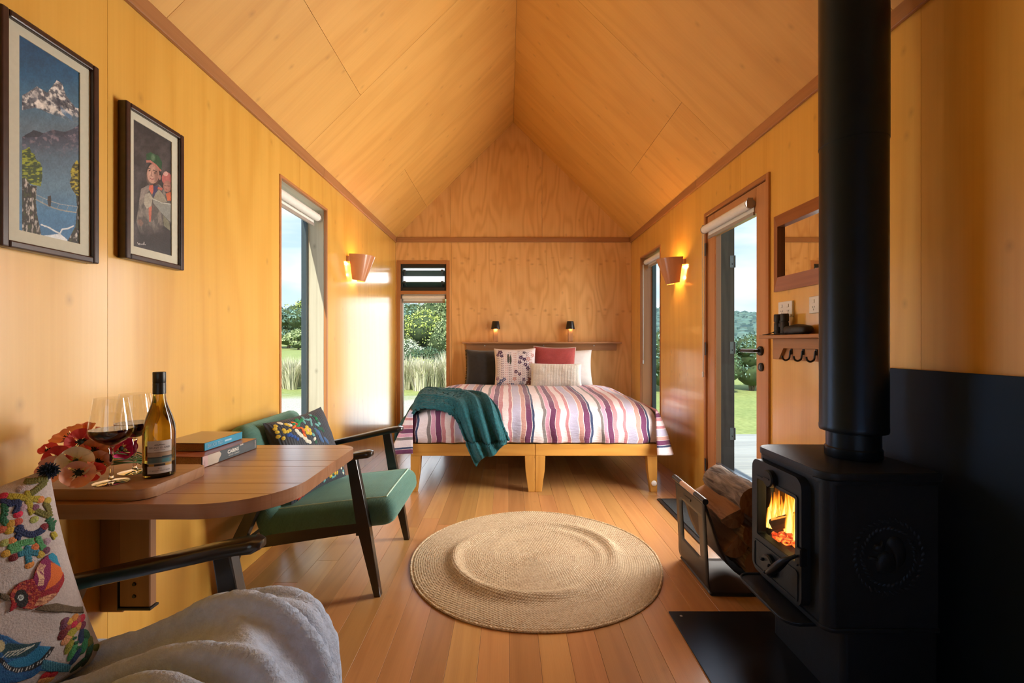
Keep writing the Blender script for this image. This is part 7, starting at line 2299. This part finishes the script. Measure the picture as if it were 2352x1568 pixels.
def shrub(label, x_, y_, rx, rz, mat, leaf, n, seed, name='shrub', cat='shrub', group='shrubs beyond the windows', trunk=.12):
    rr = np.random.default_rng(seed)
    z0 = gz(x_, y_)
    t = thing(name, label, cat, (x_, y_, z0), group)
    nb_ = 9
    cen = [(x_ + rr.uniform(-.55, .55) * rx, y_ + rr.uniform(-.4, .4) * rx, z0 + rz * (trunk + (1 - trunk) * rr.uniform(.30, .74)), rr.uniform(.36, .56)) for _ in range(nb_)]
    cen.append((x_, y_, z0 + rz * .78, .42)); cen.append((x_, y_, z0 + rz * (trunk + .2), .55))
    vs, fs = [], []
    for i in range(n):
        cx_, cy_, cz_, k = cen[rr.integers(len(cen))]
        d = rr.normal(size=3); d /= np.linalg.norm(d)
        if d[2] < -.3: d[2] *= -.5
        rad = rr.uniform(.80, 1.06)
        p = np.array((cx_ + d[0] * rx * k * rad, cy_ + d[1] * rx * k * rad, cz_ + d[2] * rz * .42 * k * rad * 1.3))
        if p[2] < z0 + .02: p[2] = z0 + .05 + .2 * rr.random()
        a = rr.normal(size=3) + d * .4; a /= np.linalg.norm(a)
        b_ = np.cross(a, d + .3 * rr.normal(size=3)); b_ /= (np.linalg.norm(b_) + 1e-9)
        s = leaf * rr.uniform(.6, 1.3)
        o = len(vs)
        vs += [tuple(p - a * s), tuple(p + b_ * s * .42), tuple(p + a * s), tuple(p - b_ * s * .42)]
        fs.append((o, o + 1, o + 2, o + 3))
    MB().add(vs, fs).build('foliage', mat, t, kind='stuff')
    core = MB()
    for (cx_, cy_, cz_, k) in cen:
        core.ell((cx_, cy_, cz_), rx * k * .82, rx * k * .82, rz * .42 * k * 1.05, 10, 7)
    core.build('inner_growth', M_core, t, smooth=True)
    st_ = MB()
    for i in range(4):
        cx_, cy_, cz_, k = cen[i]
        st_.tube([(x_ + rr.uniform(-.05, .05) * rx, y_, z0 - .02), ((x_ + cx_) / 2, (y_ + cy_) / 2, (z0 + cz_) / 2), (cx_, cy_, cz_)], [.02 * rz, .014 * rz, .006 * rz], 6)
    st_.build('branches', M_twig, t, smooth=True)
# through the back window
shrub('bright lime green bush in the middle of the garden pane', -3.45, 19.0, 1.55, 2.75, LEAF[0], .055, 5200, 1)
shrub('tall dark green tree crown at the top of the garden pane', -5.6, 27.0, 2.4, 3.6, LEAF[4], .08, 5000, 2)
shrub('olive green tree beside the dark crown behind the lime bush', -3.6, 26.5, 1.9, 3.9, LEAF[1], .075, 5000, 3)
shrub('pale olive bush by the right edge of the garden pane', -2.55, 18.2, 1.0, 2.35, LEAF[1], .05, 3800, 4)
shrub('silvery sage bush below the lime green one', -3.75, 16.6, 1.15, 1.55, LEAF[3], .042, 4200, 5)
shrub('dark green low bush behind the pale grasses', -2.75, 16.0, .85, 1.30, LEAF[2], .04, 3400, 6)
shrub('small yellow green bush just behind the tall grasses', -3.05, 15.2, .62, .95, LEAF[0], .036, 2400, 7)
shrub('green bush against the left edge of the garden pane', -4.5, 18.5, 1.1, 2.1, LEAF[1], .05, 3400, 8)
# through the tall window beside the armchair
for i, (x_, y_, rx, rz, lm, lb) in enumerate([(-27.2, 52, 3.6, 5.0, 2, 'dark tree nearest the window jamb in the tall window'), (-24.2, 50, 2.8, 4.4, 4, 'blue green tree filling the middle of the tall window'), (-22.0, 51, 2.6, 4.1, 1, 'olive tree beside the dark sash of the tall window'), (-25.6, 58, 3.2, 6.3, 0, 'light green tree top rising above the others in the tall window'), (-21.2, 46, 1.6, 2.0, 1, 'low olive bush at the foot of the trees in the tall window')]):
    shrub(lb, x_, y_, rx, rz, LEAF[lm], .17, 3000, 20 + i, 'garden_tree', 'tree', 'trees seen through the tall window')
# through the glazed door and narrow window
for i, (x_, y_, rx, rz, lm, lb) in enumerate([(6.1, 13.2, 1.0, 1.65, 2, 'dark shrub at the lawn edge behind the door handle'), (7.3, 13.6, 1.0, 1.75, 4, 'dark green shrub beyond the deck, close to the door stile'), (8.6, 13.8, 1.1, 1.7, 2, 'shrub beyond the deck furthest from the bed'), (4.55, 13.2, .95, 1.7, 4, 'dark shrub seen in the narrow window beside the wall lamp'), (5.2, 14.5, 1.0, 1.9, 2, 'shrub half hidden between the narrow window and the door')]):
    shrub(lb, x_, y_, rx, rz, LEAF[lm], .045, 2600, 40 + i, group='shrubs at the lawn edge beyond the deck')

M_straw = leaf_mat('straw_grass', (.72, .67, .52), (.44, .44, .28))
def tussock(label, x_, y_, h, seed, n=260):
    rr = np.random.default_rng(seed)
    z0 = gz(x_, y_)
    t = thing('tussock_grass', label, 'grass', (x_, y_, z0), 'pale tussock grasses')
    vs, fs = [], []
    for i in range(n):
        a = rr.uniform(0, 2 * PI); r0 = rr.uniform(0, .16); sp = rr.uniform(.05, .50)
        hh = h * rr.uniform(.65, 1.1)
        d = np.array((math.cos(a), math.sin(a), 0)); w = np.array((-d[1], d[0], 0)) * rr.uniform(.006, .012)
        p0 = np.array((x_, y_, z0)) + d * r0; p1 = p0 + d * sp * .35 + (0, 0, hh * .62); p2 = p0 + d * sp * 1.0 + (0, 0, hh * (1.0 - .25 * sp))
        o = len(vs)
        vs += [tuple(p0 - w), tuple(p0 + w), tuple(p1 + w * .8), tuple(p1 - w * .8), tuple(p2)]
        fs += [(o, o + 1, o + 2, o + 3), (o + 3, o + 2, o + 4)]
    MB().add(vs, fs).build('blades', M_straw, t, kind='stuff')
labs = ['pale tussock in the tall window, nearest the curtain side', 'pale tussock second along in the tall window', 'pale tussock in the middle of the tall window', 'pale tussock fourth along in the tall window', 'pale tussock beside the dark sash of the tall window', 'straw tussock at the back of the tall window row']
for i, x_ in enumerate((-7.35, -6.95, -6.6, -6.25, -5.9, -6.75)):
    tussock(labs[i], x_, 13.9 + .35 * (i % 2) + (.6 if i == 5 else 0), 1.02, 70 + i)
labs = ['feathery tussock against the left edge of the garden pane', 'feathery tussock second from the left in the garden pane', 'feathery tussock third in the garden pane row', 'feathery tussock in the middle of the garden pane', 'feathery tussock right of the middle in the garden pane', 'tall feathery tussock near the pane edge by the bed', 'straw tussock behind the others in the garden pane', 'straw tussock at the bed side of the garden pane']
for i, x_ in enumerate((-3.35, -3.05, -2.78, -2.5, -2.25, -1.95, -2.65, -1.75)):
    tussock(labs[i], x_, 13.5 + .3 * (i % 3), .98 + .10 * (i % 2) + (.15 if i == 5 else 0), 90 + i)

# wooded hill
def hz_(x_, y_):
    d = (y_ - 70) / 90
    return 0.8 + 12.5 * max(0, min(1, d)) ** .8 * (.86 + .2 * nse(x_ * .03, y_ * .02, 8)) - 1.0
m, nt, b = new_mat('hill_scrub')
tc = nd(nt, 'ShaderNodeTexCoord'); n1 = nd(nt, 'ShaderNodeTexNoise', Vector=tc.outputs['Object'], Scale=.35, Detail=6.0)
nt.links.new(ramp(nt, n1.outputs['Fac'], [(.3, (.05, .10, .07)), (.6, (.12, .19, .12)), (.8, (.22, .28, .16))]), b.inputs['Base Color']); b.inputs['Roughness'].default_value = .95
MB().grid(lambda i, j: (5 + 170 * i, 60 + 120 * j, hz_(5 + 170 * i, 60 + 120 * j)), 60, 40).build('hill', m, kind='structure', smooth=True, angle=2)
rr = random.Random(77)
fb = MB()
for i in range(2200):
    y_ = rr.uniform(62, 165); x_ = y_ * rr.uniform(.27, .66)
    z_ = hz_(x_, y_); s = rr.uniform(.6, 1.9)
    fb.ell((x_, y_, z_ + s * .35), s, s, s * rr.uniform(.7, 1.1), 7, 5)
fo = fb.build('hill_forest', leaf_mat('forest_canopy', (.085, .155, .135), (.03, .07, .07)), smooth=True, label='dense forest of dark trees covering the distant hillside', cat='forest', kind='stuff')

# deck outside the door
M_deck = wood('grey_decking', (.42, .43, .42), (.27, .28, .28), rings=4, fu=8, fv=.5, figure=.2, grain=.4, rough=.8, vary=.10)
dk = thing('deck', 'weathered grey timber deck outside the glazed door', 'deck', (2.6, 3.7, -.30))
y_ = 1.5
while y_ < 5.85:
    B('deck_board', M_deck, dk, XR + WT + .01, 3.45, y_, y_ + .133, -.115, -.085, .002, grain='x')
    y_ += .139
for yy in (1.55, 3.6, 5.7):
    B('joist', M_jamb_dark, dk, XR + WT + .02, 3.43, yy, yy + .05, -.30, -.116, grain='x')
gt = thing('boot_grate', 'dark rubber boot grate lying on the deck outside the door', 'boot grate', (1.87, 3.4, -.085))
for i in range(9):
    xx = 1.64 + .052 * i
    B('bar', M_black, gt, xx, xx + .012, 2.62, 4.22, -.0845, -.070)
for i in range(26):
    yy = 2.62 + .0632 * i
    B('bar', M_black, gt, 1.653, 2.055, yy, yy + .012, -.0845, -.072)
